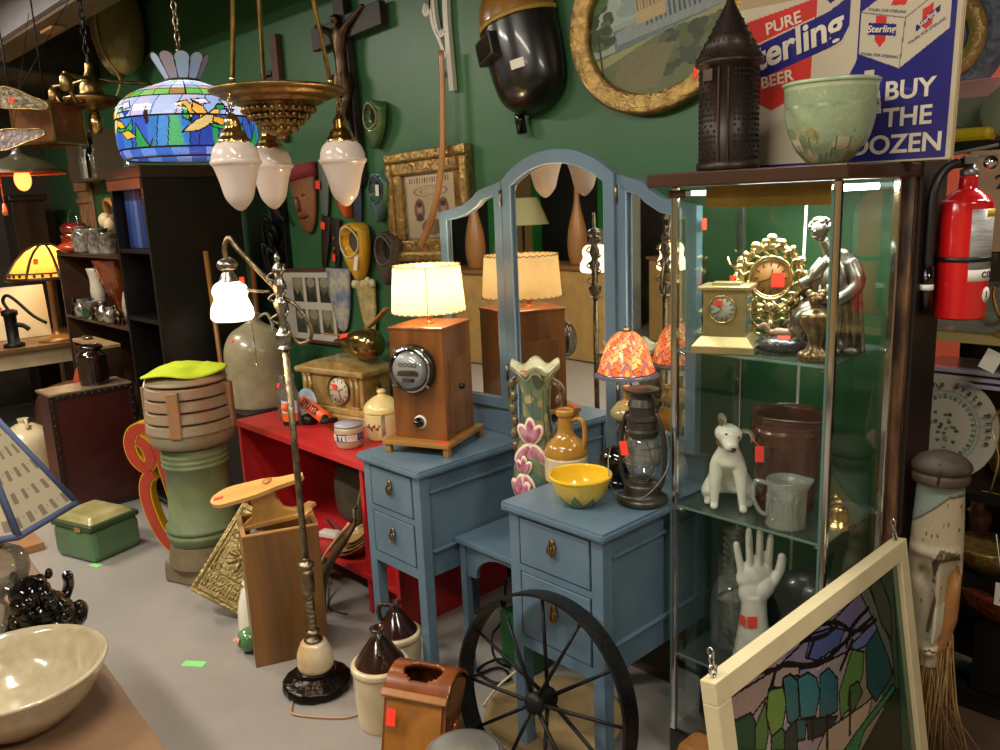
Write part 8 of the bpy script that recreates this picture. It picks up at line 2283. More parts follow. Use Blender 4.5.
# ================================================================ RIGHT SIDE: EXTINGUISHER, MASK, SHELVES
RED = mat('extinguisher_red', '#c9161c', 0.18, coat=0.7)
t = T('fire_extinguisher', 'red fire extinguisher with black hose strapped to the dark post', 'fire extinguisher', (-0.725, 2.275, 1.275), R_(20), s=0.94)
b = B(); b.lathe(prof_smooth([(0.05, 0.0), (0.062, 0.008), (0.064, 0.03), (0.064, 0.28), (0.055, 0.315), (0.035, 0.335), (0.024, 0.343), (0.022, 0.375)], 4), 40); b.out('cylinder', RED, t)
b = B(); b.lathe([(0.020, 0.375), (0.022, 0.378), (0.022, 0.39), (0.014, 0.395), (0.014, 0.41), (0, 0.41)], 20); b.box((0, -0.01, 0.415), (0.03, 0.06, 0.022), bev=0.004); b.out('valve', mat('valve_grey', '#8b8a86', 0.35, 0.7), t)
b = B(); b.box((0.01, -0.02, 0.44), (0.10, 0.022, 0.008), rot=Matrix.Rotation(R_(-10), 4, 'Y'), bev=0.002); b.box((0.02, -0.02, 0.422), (0.08, 0.022, 0.006)); b.out('squeeze_lever', mat('lever_grey', '#6f6c66', 0.4, 0.6), t)
b = B(); b.M = face((0.045, -0.025, 0.405)); b.lathe([(0, 0), (0.016, 0), (0.017, 0.01), (0, 0.012)], 20, cap=False); b.out('pressure_gauge', CHROME, t)
b = B(); b.tube(smooth_pts([(-0.015, -0.01, 0.408), (-0.05, -0.03, 0.40), (-0.078, -0.055, 0.35), (-0.082, -0.06, 0.25), (-0.082, -0.062, 0.14)], 6), 0.0125, 12); b.out('hose', mat('hose_rubber', '#161616', 0.4), t)
b = B(); b.tube([(-0.082, -0.062, 0.145), (-0.082, -0.062, 0.10), (-0.082, -0.062, 0.03)], [0.016, 0.0165, 0.014], 14); b.out('nozzle', BLACK, t)
b = B(); b.tube([(-0.082, -0.062, 0.098), (-0.082, -0.062, 0.083)], 0.0172, 14); b.out('nozzle_label', WTAG, t)
b = B(); b.lathe([(0.0645, 0.155), (0.067, 0.155), (0.067, 0.168), (0.0645, 0.168)], 36, cap=False); b.box((0.07, -0.0, 0.162), (0.02, 0.02, 0.02)); b.out('strap', mat('strap_black', '#171513', 0.4), t)
b = B(); b.lathe([(0.0645, 0.135), (0.0650, 0.135), (0.0650, 0.29), (0.0645, 0.29)], 20, a0=R_(-80), a1=R_(5), cap=False); b.out('instruction_label', mat('grey_label', '#bdbdb6', 0.35, col2='#8e8f92', vscale=60, stretch=(0.3, 0.3, 4)), t)
b = B(); b.lathe([(0.0646, 0.27), (0.0653, 0.27), (0.0653, 0.29), (0.0646, 0.29)], 12, a0=R_(-45), a1=R_(5), cap=False); b.out('yellow_label', mat('label_yellow', '#d3b414', 0.4), t)
b = B(); b.lathe([(0.0646, 0.105), (0.0653, 0.105), (0.0653, 0.135), (0.0646, 0.135)], 12, a0=R_(-80), a1=R_(5), cap=False); b.out('white_label', WTAG, t)
for i, chh in enumerate('COA'):
    a = R_(-42+i*17)
    text(chh, 0.022, MATS['ink'], t, Matrix.Translation((0.066*math.cos(a), 0.066*math.sin(a), 0.121)) @ Matrix.Rotation(a+PI/2, 4, 'Z') @ Matrix.Rotation(PI/2, 4, 'X'), bold=0.0008)
Ma = Matrix.Translation((0.0648*math.cos(R_(-28)), 0.0648*math.sin(R_(-28)), 0.068)) @ Matrix.Rotation(R_(-28)+PI/2, 4, 'Z') @ Matrix.Rotation(PI/2, 4, 'X')
b = B(); b.M = Ma; b.lathe([(0, 0), (0.019, 0), (0.019, 0.001), (0, 0.001)], 24, cap=False, sy=1.1); b.out('round_label', WTAG, t)
text('1', 0.024, MATS['ink'], t, Ma @ Matrix.Translation((0, 0, 0.0015)), bold=0.0008)
# carved long face mask with raffia beard
t = T('carved_face_mask', 'tall weathered carved wooden face with huge nose, dark cap and raffia beard', 'mask', (-0.715, 2.205, 0.0), R_(15))
t.scale = (0.80, 0.80, 0.985)
MW = mat('weathered_mask', '#a39680', 0.6, col2='#7d6b52', vscale=9, bump=0.4, bscale=20)
nz, nxx = 46, 28
bm = bmesh.new()
rows = []
def mask_pt(u, v):
    z = 0.36+v*0.52
    w = 0.068+0.012*math.sin(v*PI)-0.028*max(0, 0.25-v)/0.25
    x = (u-0.5)*2*w
    prof_ = math.sqrt(max(0, 1-((u-0.5)*2)**2))
    d = 0.055*prof_
    # long ridge nose from brow to tip, right half sunken eyes
    nose = math.exp(-((u-0.60)/0.10)**2)*(1.0 if 0.16 < v < 0.62 else 0.0)*(0.35+0.65*(0.62-v)/0.46)
    d += 0.045*max(nose, 0)
    eye = math.exp(-((u-0.86)/0.10)**2-((v-0.52)/0.07)**2)+math.exp(-((u-0.30)/0.12)**2-((v-0.50)/0.05)**2)
    d -= 0.035*eye
    mouth = math.exp(-((v-0.10)/0.03)**2-((u-0.55)/0.22)**2)
    d += 0.03*mouth
    brow = math.exp(-((v-0.63)/0.03)**2)*0.014
    d += brow
    return (x, -d, z)
cvm = Cv(112, 184, '#a3957c').speck(0.05)
cvm.poly([(0, 0.78), (0.3, 0.84), (0.7, 0.93), (1, 0.94), (1, 1), (0, 1)], '#7d8a84', noise=0.1)
cvm.line([(0, 0.77), (0.3, 0.84), (0.7, 0.93), (1, 0.94)], 0.012, '#5c5040')
cvm.poly([(0.70, 0.12), (0.74, 0.5), (0.92, 0.56), (1, 0.5), (1, 0.05), (0.8, 0.05)], '#96693a', noise=0.1)
cvm.poly([(0.45, 0.58), (0.6, 0.66), (0.95, 0.64), (0.95, 0.60), (0.62, 0.6), (0.52, 0.5)], '#4a3a28')
cvm.poly([(0.42, 0.20), (0.55, 0.44), (0.60, 0.40), (0.50, 0.2)], '#5c4830', noise=0.1)
cvm.poly([(0.55, 0.17), (0.58, 0.36), (0.74, 0.38), (0.74, 0.2)], '#b9b09a', noise=0.06)
cvm.poly([(0.35, 0.07), (0.72, 0.07), (0.75, 0.13), (0.35, 0.12)], '#c4b89a'); cvm.line([(0.38, 0.10), (0.55, 0.115), (0.72, 0.10)], 0.008, '#5c3a28')
for k in range(26): cvm.ell(rng.rand(), 0.3+rng.rand()*0.6, 0.02, 0.012, ['#6a5236', '#8a7250'][k % 2])
painted('face_front', cvm, lambda u, v: mask_pt(u, v), paintmat('mask_paint', 0.6, bump=0.3, bscale=30), t)
b = B(); b.box((0, 0.016, 0.60), (0.12, 0.03, 0.50), bev=0.01); b.out('mask_back', MW, t)
b = B(); b.lathe(prof_smooth([(0.068, 0.875), (0.082, 0.88), (0.084, 0.90), (0.075, 0.905), (0.085, 0.912), (0.088, 0.925), (0.07, 0.945), (0.03, 0.96), (0, 0.963)], 3), 32, (0, -0.02, 0), sy=0.8); b.out('dark_cap', mat('charred_wood', '#4c3c32', 0.6, var=0.4, vscale=12), t)
b = B(); b.tube([(-0.005, -0.088, 0.885), (0.0, -0.092, 0.915), (-0.004, -0.08, 0.94)], 0.003, 6); b.out('cap_crack', MATS['ink'], t)
RAF = mat('raffia', '#8a6a3c', 0.8, var=0.3, vscale=30)
b = B()
for k in range(150):
    x = -0.06+0.13*rng.rand(); y = -0.05+0.07*rng.rand(); z0 = 0.40+0.06*rng.rand()
    dx, dy = 0.05*rng.randn(), 0.03*rng.randn()
    b.tube([(x, y, z0), (x+dx*0.3, y+dy*0.4-0.01, z0*0.6), (x+dx, y+dy-0.01, 0.02+0.12*rng.rand())], 0.0022, 4)
o = b.out('raffia_beard', RAF, t); tag(o, kind='stuff')
# big china plate standing by the post
t = T('large_china_plate', 'large oval white china platter with dark lettering and green centre behind the mask', 'platter', (-0.875, 2.68, 0.701), R_(12))
cv = Cv(110, 130, '#b9b3a3').speck(0.03)
cv.ell(0.5, 0.5, 0.34, 0.36, '#9aa094', ring=0.86); cv.ell(0.5, 0.5, 0.30, 0.32, '#6f7f74', ring=0.93)
for k in range(36):
    a = 2*PI*k/36; cv.ell(0.5+0.27*math.cos(a), 0.5+0.29*math.sin(a), 0.02, 0.016, ['#7d8c80', '#5c6a60'][k % 2], ang=a)
for k in range(30): cv.ell(0.5+0.09*rng.randn(), 0.5+0.09*rng.randn(), 0.02, 0.016, ['#3f5c44', '#7c8a6c', '#4c6a50'][k % 3])
def platept(u, v):
    x, z = (u-.5)*0.30, (v-.5)*0.335
    r = math.hypot(x/0.15, z/0.1675)
    return (x, 0.0-0.022*max(0, r-0.6)**1.0, z+0.17)
painted('plate_front', cv, platept, paintmat('china_gloss', 0.15, coat=0.6), t, keep=lambda u, v: (u-.5)**2+(v-.5)**2 < 0.249)
b = B(); b.lathe([(0.0, 0.0), (0.09, 0.0), (0.15, 0.010), (0.151, 0.013), (0.09, 0.004), (0, 0.004)], 48, (0, 0.006, 0.17), rot=Matrix.Rotation(PI/2, 4, 'X'), sy=1.117, cap=False); b.out('plate_back', MILK, t)
for i, chh in enumerate('The State Plate'):
    a = R_(112-i*9.0)
    text(chh, 0.026, MATS['ink'], t, face((0.125*math.cos(a), -0.016, 0.17+0.14*math.sin(a)), 0, 0, a-PI/2), name='lettering', bold=0.0005) if chh != ' ' else None
# shelving of the next aisle
SHX0, SHX1 = -0.98, 0.35
t = T('aisle_shelving', 'dark metal shelving unit crowded with goods behind the fire extinguisher', 'shelving', (-0.30, 2.62, 0))
DM = mat('dark_metal_shelf', '#1f1d1c', 0.4, 0.4)
SHELVES = [(0.055, DM), (0.42, DM), (0.70, DM), (1.175, mat('cream_shelf_edge', '#b9a66c', 0.5)), (1.72, DM)]
for z, m_ in SHELVES:
    b = B(); b.box((-0.0, 0.25, z-0.012), (1.30, 0.5, 0.024)); b.out('shelf', m_, t)
for x_ in (-0.66, 0.0, 0.66):
    b = B(); b.box((x_, 0.49, 0.9), (0.03, 0.03, 1.8)); b.out('upright', DM, t)
b = B(); b.box((0.05, 0.02, 0.88), (0.035, 0.035, 1.70)); b.out('front_post', DM, t)
b = B(); b.box((0, 0.505, 0.9), (1.3, 0.01, 1.74)); b.out('back_sheet', mat('shelf_back_brown', '#4a3c30', 0.6, var=0.3), t)
b = B(); b.box((-0.36, 0.0, 0.02), (0.62, 0.03, 0.04)); b.out('kick_rail', DM, t)
# goods on it: name, label, category, x, y, z, kind
goods = []
def G(nm, lab, cat, x, y, z, fn_):
    t = T(nm, lab, cat, (x, y, z)); fn_(t); return t
def mk(prof, m, part='body', seg=20, fn=None):
    def f(t):
        b = B(); b.lathe(prof_smooth(prof, 3), seg, fn=fn); b.out(part, m, t)
    return f
PINK = mat('pink_glass', '#c88a94', 0.2, coat=0.6, var=0.15)
LAV = mat('lavender_china', '#a8a0b4', 0.25, coat=0.5)
COP = mat('copper_foil', '#a8503c', 0.25, 0.7, var=0.4, vscale=40, bump=0.8, bscale=60)
GWK = mat('gold_wicker', '#a88a4c', 0.35, 0.6, var=0.4, vscale=40, bump=0.6, bscale=80)
z4 = 1.7205
G('pink_framed_plaque', 'pink glittery scalloped plaque on the top shelf by the red wall', 'plaque', -0.86, 2.75, z4, lambda t: (B().box((0, 0, 0.09), (0.26, 0.012, 0.18), bev=0.004).out('plaque_body', PINK, t), B().box((0, -0.008, 0.09), (0.12, 0.006, 0.08)).out('plaque_picture', mat('plaque_grey', '#7f7c74', 0.4), t)))
G('white_oval_tray', 'grey white tray leaning in front of the pink plaque', 'tray', -0.735, 2.68, z4, lambda t: B().lathe([(0, 0), (0.08, 0), (0.10, 0.012), (0.098, 0.016), (0, 0.004)], 28, (0, 0, 0.08), rot=Matrix.Rotation(PI/2-0.2, 4, 'X'), sy=0.8, cap=False).out('tray_body', MATS['mat_tray'] if 'mat_tray' in MATS else mat('mat_tray', '#9a968a', 0.4, 0.2), t))
G('yellow_wrapped_bundle', 'yellow wrapped bundle at the edge of the top shelf', 'bundle', -0.87, 2.66, z4, lambda t: B().box((0, 0, 0.02), (0.16, 0.06, 0.04), bev=0.015).out('bundle_body', mat('yellow_wrap', '#c9a814', 0.4), t))
# blue ornate plate hanging on the far wall side
t = T('blue_ornate_charger', 'large blue grey ornate charger with gold centre standing on the top shelf', 'charger', (-0.985, 2.80, 1.9), R_(20))
b = B(); b.lathe([(0, 0), (0.11, 0.0), (0.17, 0.015), (0.168, 0.02), (0.11, 0.006), (0, 0.006)], 48, (0, 0, 0.14), rot=Matrix.Rotation(PI/2-0.05, 4, 'X'), sy=1.15, cap=False); b.out('charger_body', mat('blue_grey_relief', '#5c6478', 0.4, col2='#3f4658', vscale=20, bump=0.8, bscale=40), t)
b = B(); b.lathe([(0.06, 0), (0.075, 0.006), (0.105, 0.006), (0.108, 0)], 40, (0, -0.018, 0.14), rot=Matrix.Rotation(PI/2-0.05, 4, 'X'), sy=1.2, cap=False); b.out('gold_ring', mat('antique_gold', '#a3834a', 0.4, 0.4, bump=0.6, bscale=50), t)
b = B(); b.box((0, 0.03, 0.045), (0.10, 0.06, 0.27-0.18)); b.box((0, 0.02, -0.09), (0.12, 0.12, 0.18)); b.out('easel_block', DM, t)
z3 = 1.1755
G('clear_plastic_box', 'clear plastic box of fittings on the cream edged shelf', 'box', -0.80, 2.72, z3, lambda t: B().box((0, 0, 0.07), (0.24, 0.14, 0.14), bev=0.01).out('box_body', MUGG, t))
# price sheet
t = T('price_sheet', 'tan paper sheet with price lettering hanging at the right edge', 'paper', (-0.695, 2.46, 1.44), R_(10))
b = B(); b.box((0, 0, 0.12), (0.17, 0.004, 0.26)); b.out('paper', mat('tan_paper', '#a89274', 0.7, var=0.08), t)
text('25¢', 0.05, MATS['ink'], t, face((0.012, -0.0035, 0.17), 0, 0, R_(6)), bold=0.001)
b = B(); b.tube([(0, 0, 0.25), (0, 0.16, 0.28)], 0.002, 5); b.out('string', WTAG, t)
G('brass_candelabrum', 'tangled brass candelabrum on the cream edged shelf right of the extinguisher', 'candelabrum', -0.70, 2.66, z3, lambda t: [B().lathe(prof_smooth([(0.05, 0), (0.04, 0.015), (0.012, 0.03), (0.012, 0.16), (0.02, 0.17), (0.008, 0.19)], 3), 16).out('stem', BRASS, t)]+[B().tube(smooth_pts([(0, 0, 0.08), (0.05*math.cos(a), 0.05*math.sin(a), 0.06), (0.08*math.cos(a), 0.08*math.sin(a), 0.12), (0.08*math.cos(a), 0.08*math.sin(a), 0.15)], 4), 0.006, 6).out('arm', BRASS, t) for a in (0, 2.1, 4.2)])
z2 = 0.7005
G('gold_wicker_basket', 'gold wire basket on the shelf behind the big platter', 'basket', -0.70, 2.84, z2, mk([(0.06, 0), (0.09, 0.06), (0.10, 0.14), (0.105, 0.20)], GWK, 'basket_body'))
G('pink_satin_pouch', 'pink satin pouch right of the gold wire basket', 'pouch', -0.62, 2.70, z2, lambda t: B().ball((0, 0, 0.07), (0.08, 0.06, 0.07), 18).out('pouch_body', PINK, t))
G('lavender_box', 'pale lavender white stacked trays above the big platter', 'trays', -0.84, 2.78, 1.0, lambda t: [B().box((0.0, 0, 0.012+0.02*k), (0.28-0.02*k, 0.2, 0.012), bev=0.002).out('tray', LAV, t) for k in range(3)]+[B().box((-0.1, 0.05, -0.10), (0.03, 0.03, 0.199)).out('riser', DM, t), B().box((0.1, 0.05, -0.10), (0.03, 0.03, 0.199)).out('riser', DM, t)])
G('white_label_tag', 'off white cardboard tag hanging under the cream shelf', 'tag', -0.735, 2.60, 1.09, lambda t: B().box((0, 0, 0.02), (0.045, 0.003, 0.06), rot=Matrix.Rotation(0.4, 4, 'Y')).out('card', WTAG, t))
t = T('curly_wire_rack', 'thin gold wire rack with loops in front of the pink pouch', 'wire rack', (-0.66, 2.64, 0.7005)); b = B()
for k in range(4): b.tube(smooth_pts([(-0.06+0.04*k, 0, 0.0), (-0.04+0.04*k, -0.02, 0.12), (-0.07+0.05*k, 0, 0.22), (-0.02+0.03*k, 0, 0.30)], 5), 0.003, 5)
b.tube([(-0.08, 0, 0.004), (0.10, 0, 0.004)], 0.004, 5); b.out('wires', GOLD, t)
z1 = 0.4205
G('amber_glass_bowl', 'amber gold glass bowl on the shelf right of the carved mask', 'bowl', -0.735, 2.73, z1, mk([(0.04, 0), (0.08, 0.04), (0.10, 0.09)], GWK, 'bowl_body'))
G('copper_foil_basket', 'red copper foil crinkled basket low behind the raffia beard', 'basket', -0.67, 2.70, 0.30, lambda t: [B().lathe(prof_smooth([(0.06, 0), (0.10, 0.04), (0.12, 0.10)], 3), 24, fn=lambda a, r, z, j: (r*(1+0.06*math.sin(9*a)), z)).out('basket_body', COP, t), B().box((0, 0, -0.12), (0.12, 0.12, 0.238)).out('pedestal_block', DM, t)])
G('green_bottle_lying', 'green glass bottle lying at floor level by the shelving rail', 'bottle', -0.70, 2.72, 0.0555, lambda t: B().tube([(-0.12, 0, 0.03), (0.03, 0, 0.03), (0.06, 0, 0.03), (0.11, 0, 0.03)], [0.03, 0.03, 0.013, 0.012], 14).out('bottle_body', GRN, t))
t = T('white_price_card', 'white printed price card on a string right of the raffia beard', 'card', (-0.652, 2.585, 0.42)); b = B(); b.box((0, 0, 0.0), (0.035, 0.002, 0.07)); b.out('card', WTAG, t); b = B(); b.tube([(0, 0, 0.035), (-0.03, 0.01, 0.18)], 0.0015, 5); b.out('string', WTAG, t); text('|||', 0.012, MATS['ink'], t, face((0, -0.0015, -0.015)))
for k in range(10):
    x = -0.90+0.055*((k*3) % 5); z = [z3, z2, z1][k % 3]; y = 2.86+0.03*(k % 4)
    c_ = [CLG, BRASS, PINK, MILK, COP, GRN, SILVER, LAV, GWK, AMB][k]
    nm = ['glass_vase', 'brass_vase', 'pink_vase', 'milk_vase', 'copper_cup', 'green_vase', 'silver_goblet', 'lavender_cup', 'gold_cup', 'amber_vase'][k]
    lab = nm.replace('_', ' ')+' among the goods on the '+['cream edged', 'platter level', 'mask level'][k % 3]+' aisle shelf'
    vessel(nm, 'small '+lab, 'cup' if 'cup' in nm or 'goblet' in nm else 'vase', [(0.03, 0), (0.035, 0.01), (0.045, 0.06+0.01*(k % 3)), (0.02, 0.11), (0.03, 0.13+0.01*(k % 4))], c_, (x, y+0.06, z))
# ================================================================ LEADED GLASS WINDOW LEANING AT THE RIGHT
fw, fh = 0.88, 0.745
Xt, Xb = -0.745, -0.63
t = T('leaded_glass_window', 'cream framed stained glass landscape window leaning against the glass case', 'stained glass panel', (Xb, 1.20, 0.0))
leanA = math.atan2(Xb-Xt, 0.735)
Mf = Matrix.Rotation(-leanA, 4, 'Y') @ Matrix.Rotation(PI/2, 4, 'Z') @ Matrix.Rotation(PI/2, 4, 'X')   # local x -> world Y, local y -> up
CF = mat('cream_frame', '#cdbf98', 0.45, var=0.06)
th = 0.034; wd = 0.046
def fbar(x0, y0, x1, y1):
    b = B(); b.M = Mf; b.box(((x0+x1)/2, (y0+y1)/2, -th/2), (x1-x0, y1-y0, th), bev=0.002); b.out('frame_bar', CF, t)
fbar(0, fh-wd, fw, fh); fbar(0, 0, fw, wd); fbar(0, wd, wd, fh-wd); fbar(fw-wd, wd, fw, fh-wd)
cv = Cv(300, 250, '#7d745c')
S_ = lambda pts, c, nz_=0.07: (cv.poly(pts, c, nz_), cv.line(list(pts)+[pts[0]], 0.0032, '#14120f'))
cv.rect(0, 0.6, 0.6, 1, '#8a7d80', noise=0.05); cv.rect(0.8, 0.0, 1, 1, '#3c4a38', noise=0.1)
for k in range(20): cv.ell(rng.rand()*0.6, 0.7+rng.rand()*0.3, 0.05, 0.02, ['#9a8c90', '#6f6f8c', '#a3938a'][k % 3], ang=rng.rand(), noise=0.05)
for c, pts in (('#8e7a70',[(-0.016,.991),(.228,.961),(.188,.906),(.075,.877),(-0.008,.898)]),
('#746c80',[(.228,.961),(.494,.988),(.761,.995),(.85,.809),(.609,.827),(.435,.864),(.327,.909),(.204,.916)]),
('#465078',[(.423,.981),(.628,.924),(.57,.868),(.438,.882),(.379,.923)]),
('#675f7c',[(.525,.963),(.73,.992),(.775,.911),(.64,.887)]),
('#5f6488',[(.65,.839),(.815,.848),(.828,.808),(.73,.789),(.644,.809)]),
('#8f8074',[(.204,.916),(.236,.966),(.343,.911),(.338,.884),(.258,.917),(.245,.89)]),
('#24452c',[(-0.004,.918),(.092,.894),(.107,.858),(.091,.775),(-0.018,.842)]),
('#627f3e',[(.183,.919),(.253,.89),(.259,.829),(.219,.755),(.17,.774),(.159,.847)]),
('#4c6a38',[(.103,.842),(.163,.892),(.158,.791),(.136,.748),(.091,.775)]),
('#3f5c34',[(.169,.77),(.222,.772),(.24,.743),(.223,.695),(.162,.732)]),
('#2f5c5c',[(.258,.917),(.295,.911),(.327,.87),(.314,.758),(.293,.731),(.253,.774)]),
('#34666a',[(.329,.879),(.385,.869),(.427,.827),(.434,.772),(.396,.711),(.32,.745)]),
('#2c5a5e',[(.445,.828),(.498,.826),(.54,.767),(.52,.662),(.416,.68)]),
('#2c5450',[(.29,.758),(.345,.731),(.329,.67),(.292,.687)]),
('#26302e',[(.349,.728),(.516,.643),(.456,.615),(.344,.661)]),
('#2a3630',[(.233,.747),(.298,.758),(.286,.656),(.223,.695)]),
('#a08c76',[(.382,.597),(.442,.634),(.68,.594),(.742,.593),(.662,.504),(.526,.509)]),
('#55753c',[(.646,.819),(.716,.773),(.691,.698),(.609,.633),(.531,.624),(.539,.715)]),
('#3f5c34',[(.603,.701),(.66,.693),(.679,.638),(.603,.604),(.583,.648)]),
('#274a46',[(.73,.789),(.818,.813),(.875,.717),(.884,.596),(.756,.562),(.71,.643)]),
('#2f6a44',[(.526,.509),(.606,.526),(.887,.56),(.905,.533),(.662,.504),(.612,.457)]),
('#232f1e',[(.619,.442),(.894,.538),(.943,.494),(.917,.259)]),
('#5a5f50',[(.73,.992),(.791,.987),(.897,.717),(.902,.575),(.868,.685),(.811,.828)]),
('#434838',[(.801,.988),(.868,1.005),(.926,.854),(.91,.723),(.85,.809)]),
('#2e4f36',[(.967,.999),(1.049,1.001),(1.034,.758),(.97,.226),(.896,.272),(.941,.684)])): S_(pts, c, 0.05)
for pts in ([(.146,.994),(.228,.961),(.287,.95),(.389,.892),(.504,.859),(.617,.866),(.798,.867)],
[(.359,.992),(.436,.959),(.52,.939),(.576,.944)],
[(.485,.987),(.577,.949),(.641,.892)],
[(.613,.846),(.662,.898),(.775,.911)],
[(.189,.915),(.236,.966)],
[(.394,.915),(.435,.955)],
[(.64,.887),(.732,.853),(.815,.848)],
[(.563,.787),(.652,.849)],
[(.459,.676),(.437,.564)],
[(.602,.68),(.575,.544)],
[(.377,.702),(.367,.647)]): cv.line([tuple(p.to_2d()) for p in smooth_pts([(a, b_, 0) for a, b_ in pts], 4)], 0.007, '#1c1916')
painted('leaded_glass', cv, lambda u, v: tuple(Mf @ Vector((wd+u*(fw-2*wd), wd+v*(fh-2*wd), -0.012))), paintmat('opalescent_glass', 0.12, coat=0.5), t, smooth=False)
b = B(); b.M = Mf; b.box((fw/2, fh/2, -0.020), (fw-2*wd, fh-2*wd, 0.004)); b.out('glass_back', mat('glass_back', '#2c3430', 0.3), t)
for xx in (0.022, fw-0.03):
    b = B(); b.M = Mf
    b.tube([(xx+0.010*math.cos(q), fh+0.014+0.012*math.sin(q), -0.017) for q in [2*PI*i/14 for i in range(14)]], 0.003, 6, close=True)
    b.tube([(xx, fh-0.002, -0.017), (xx, fh+0.004, -0.017)], 0.005, 8); b.out('eye_hook', CHROME, t)
    b = B(); b.M = Mf
    for i in range(2): b.tube([(xx+0.006*math.cos(q)*(i == 0), fh+0.034+0.014*i+0.010*math.sin(q), -0.017+0.006*math.cos(q)*(i == 1)) for q in [2*PI*i_/10 for i_ in range(10)]], 0.0022, 5, close=True)
    b.out('chain_link', CHROME, t)
# ================================================================ FOREGROUND TABLE, LEFT
t = T('brown_work_table', 'tan wooden table top in the left foreground holding the big bowl', 'table', (-2.0, 0.003, 0))
TT = mat('tan_table_top', '#8d6e50', 0.4, col2='#705640', vscale=1.6, bump=0.1, coat=0.2)
MT = Matrix.Rotation(R_(-3.5), 4, 'Z')
b = B(); b.M = MT; b.box((0, 0, 0.738), (2.2, 0.90, 0.024), bev=0.003); b.out('table_top', TT, t)
for sx in (-1.0, 1.0):
    for sy in (-0.38, 0.36): b = B(); b.M = MT; b.box((sx, sy, 0.363), (0.05, 0.05, 0.726)); b.out('leg', SHW, t)
TZ = 0.7505
CB = mat('speckled_cream', '#bcae92', 0.15, coat=0.7, col2='#a89a7c', vscale=25)
t = T('large_mixing_bowl', 'large speckled cream crockery bowl on the tan table in the foreground', 'bowl', (-1.56, 0.262, TZ), s=0.92)
b = B(); b.lathe(prof_smooth([(0.075, 0.0), (0.08, 0.004), (0.09, 0.01), (0.13, 0.045), (0.152, 0.085), (0.163, 0.104), (0.166, 0.110), (0.162, 0.114), (0.152, 0.108), (0.14, 0.085), (0.12, 0.05), (0.08, 0.02), (0, 0.012)], 4), 64, cap=False); b.lathe([(0, 0), (0.076, 0)], 48, cap=False); b.out('bowl_body', CB, t)
# black glazed lion figurine
t = T('black_lion_figurine', 'glossy black crouching lion figurine behind the big cream bowl', 'figurine', (-1.835, 0.385, TZ), R_(-35), s=0.95)
b = B()
b.ball((0, 0, 0.045), (0.085, 0.055, 0.045), 20); b.ball((0.03, 0, 0.085), (0.06, 0.05, 0.045), 18); b.ball((0.05, -0.005, 0.135), (0.042, 0.04, 0.038), 18)
b.ball((0.085, -0.01, 0.125), (0.022, 0.024, 0.018), 12)
for k in range(16):
    a = k*0.8; b.ball((0.035+0.045*math.cos(a), 0.045*math.sin(a), 0.10+0.035*math.sin(k*1.7)), 0.017, 8)
for s in (-1, 1):
    b.tube(smooth_pts([(0.05, s*0.04, 0.06), (0.085, s*0.045, 0.03), (0.11, s*0.045, 0.012)], 4), [0.022]*4+[0.017]*5, 8); b.ball((0.12, s*0.045, 0.014), (0.022, 0.016, 0.014), 8)
    b.ball((-0.05, s*0.045, 0.03), (0.04, 0.02, 0.03), 10); b.ball((0.04, s*0.035, 0.172), (0.010, 0.008, 0.012), 8)
b.tube(smooth_pts([(-0.08, 0, 0.04), (-0.11, 0.01, 0.07), (-0.09, 0.02, 0.11)], 4), 0.012, 8)
b.out('lion_body', BLACK, t)
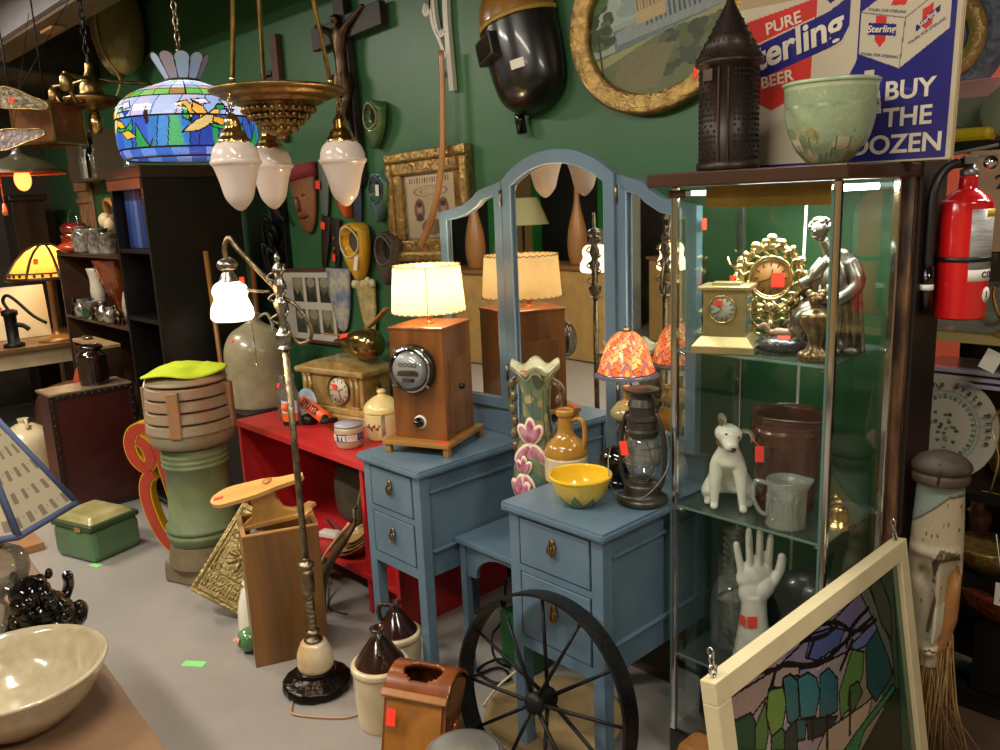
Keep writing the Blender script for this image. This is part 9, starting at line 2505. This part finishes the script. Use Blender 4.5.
# glass oil lamp style table lamp with patterned shade
LXg, LYg = -1.86, 0.30
t = T('glass_base_table_lamp', 'table lamp with clear glass base and blue trimmed patterned fabric shade', 'lamp', (LXg, LYg, TZ), 0)
b = B(); b.lathe(prof_smooth([(0.055, 0), (0.055, 0.01), (0.028, 0.03), (0.02, 0.06), (0.028, 0.09), (0.02, 0.11), (0.03, 0.125)], 4), 28); b.out('glass_stem', BOTTLE, t)
b = B(); b.lathe(prof_smooth([(0.03, 0.125), (0.062, 0.14), (0.075, 0.17), (0.072, 0.20), (0.055, 0.215), (0.035, 0.225)], 4), 32); b.out('glass_font', BOTTLE, t)
b = B(); b.lathe([(0.035, 0.224), (0.036, 0.234), (0.02, 0.24), (0.018, 0.27), (0.004, 0.28), (0.004, 0.46), (0.012, 0.465), (0, 0.475)], 20); b.out('brass_fitting', OLDBRASS, t)
sticker(t, (0.03, -0.035, 0.03), (0.6, -0.7, 0.4), 0.02, 0.02)
a0_ = math.atan2(0.163, 0.06)
PLM = paintmat('printed_fabric', 0.8)
BLT = mat('blue_trim', '#414c6c', 0.7)
Rb, Rt, zb, zt_ = 0.175, 0.06, 1.04-TZ, 1.235-TZ
cvf = Cv(70, 60, '#a69a7e').speck(0.02)
for i in range(5):
    for j in range(5):
        x, y = 0.08+i*0.21+0.105*(j % 2), 0.1+j*0.2
        cvf.rect(x-0.04, y-0.045, x+0.04, y+0.045, '#75665a'); cvf.ell(x+0.105, y+0.02, 0.012, 0.012, '#857660')
for k in range(6):
    q0 = a0_-k*PI/3; q1 = a0_-(k+1)*PI/3
    A = Vector((Rb*math.cos(q1), Rb*math.sin(q1), zb)); Bv = Vector((Rb*math.cos(q0), Rb*math.sin(q0), zb))
    Cc = Vector((Rt*math.cos(q1), Rt*math.sin(q1), zt_)); Dv = Vector((Rt*math.cos(q0), Rt*math.sin(q0), zt_))
    o = painted('shade_panel', cvf, (lambda A, Bv, Cc, Dv: lambda u, v: tuple((A.lerp(Bv, u)).lerp(Cc.lerp(Dv, u), v)))(A, Bv, Cc, Dv), PLM, t, smooth=False)
    md = o.modifiers.new('sol', 'SOLIDIFY'); md.thickness = 0.002
b = B()
for k in range(6):
    q = a0_-k*PI/3
    b.tube([(Rb*math.cos(q), Rb*math.sin(q), zb), (Rt*math.cos(q), Rt*math.sin(q), zt_)], 0.007, 8)
for R1, z1_ in ((Rb, zb), (Rt, zt_)):
    b.tube([(R1*math.cos(a0_-k*PI/3), R1*math.sin(a0_-k*PI/3), z1_) for k in range(6)], 0.007, 8, close=True)
b.out('blue_trim', BLT, t)
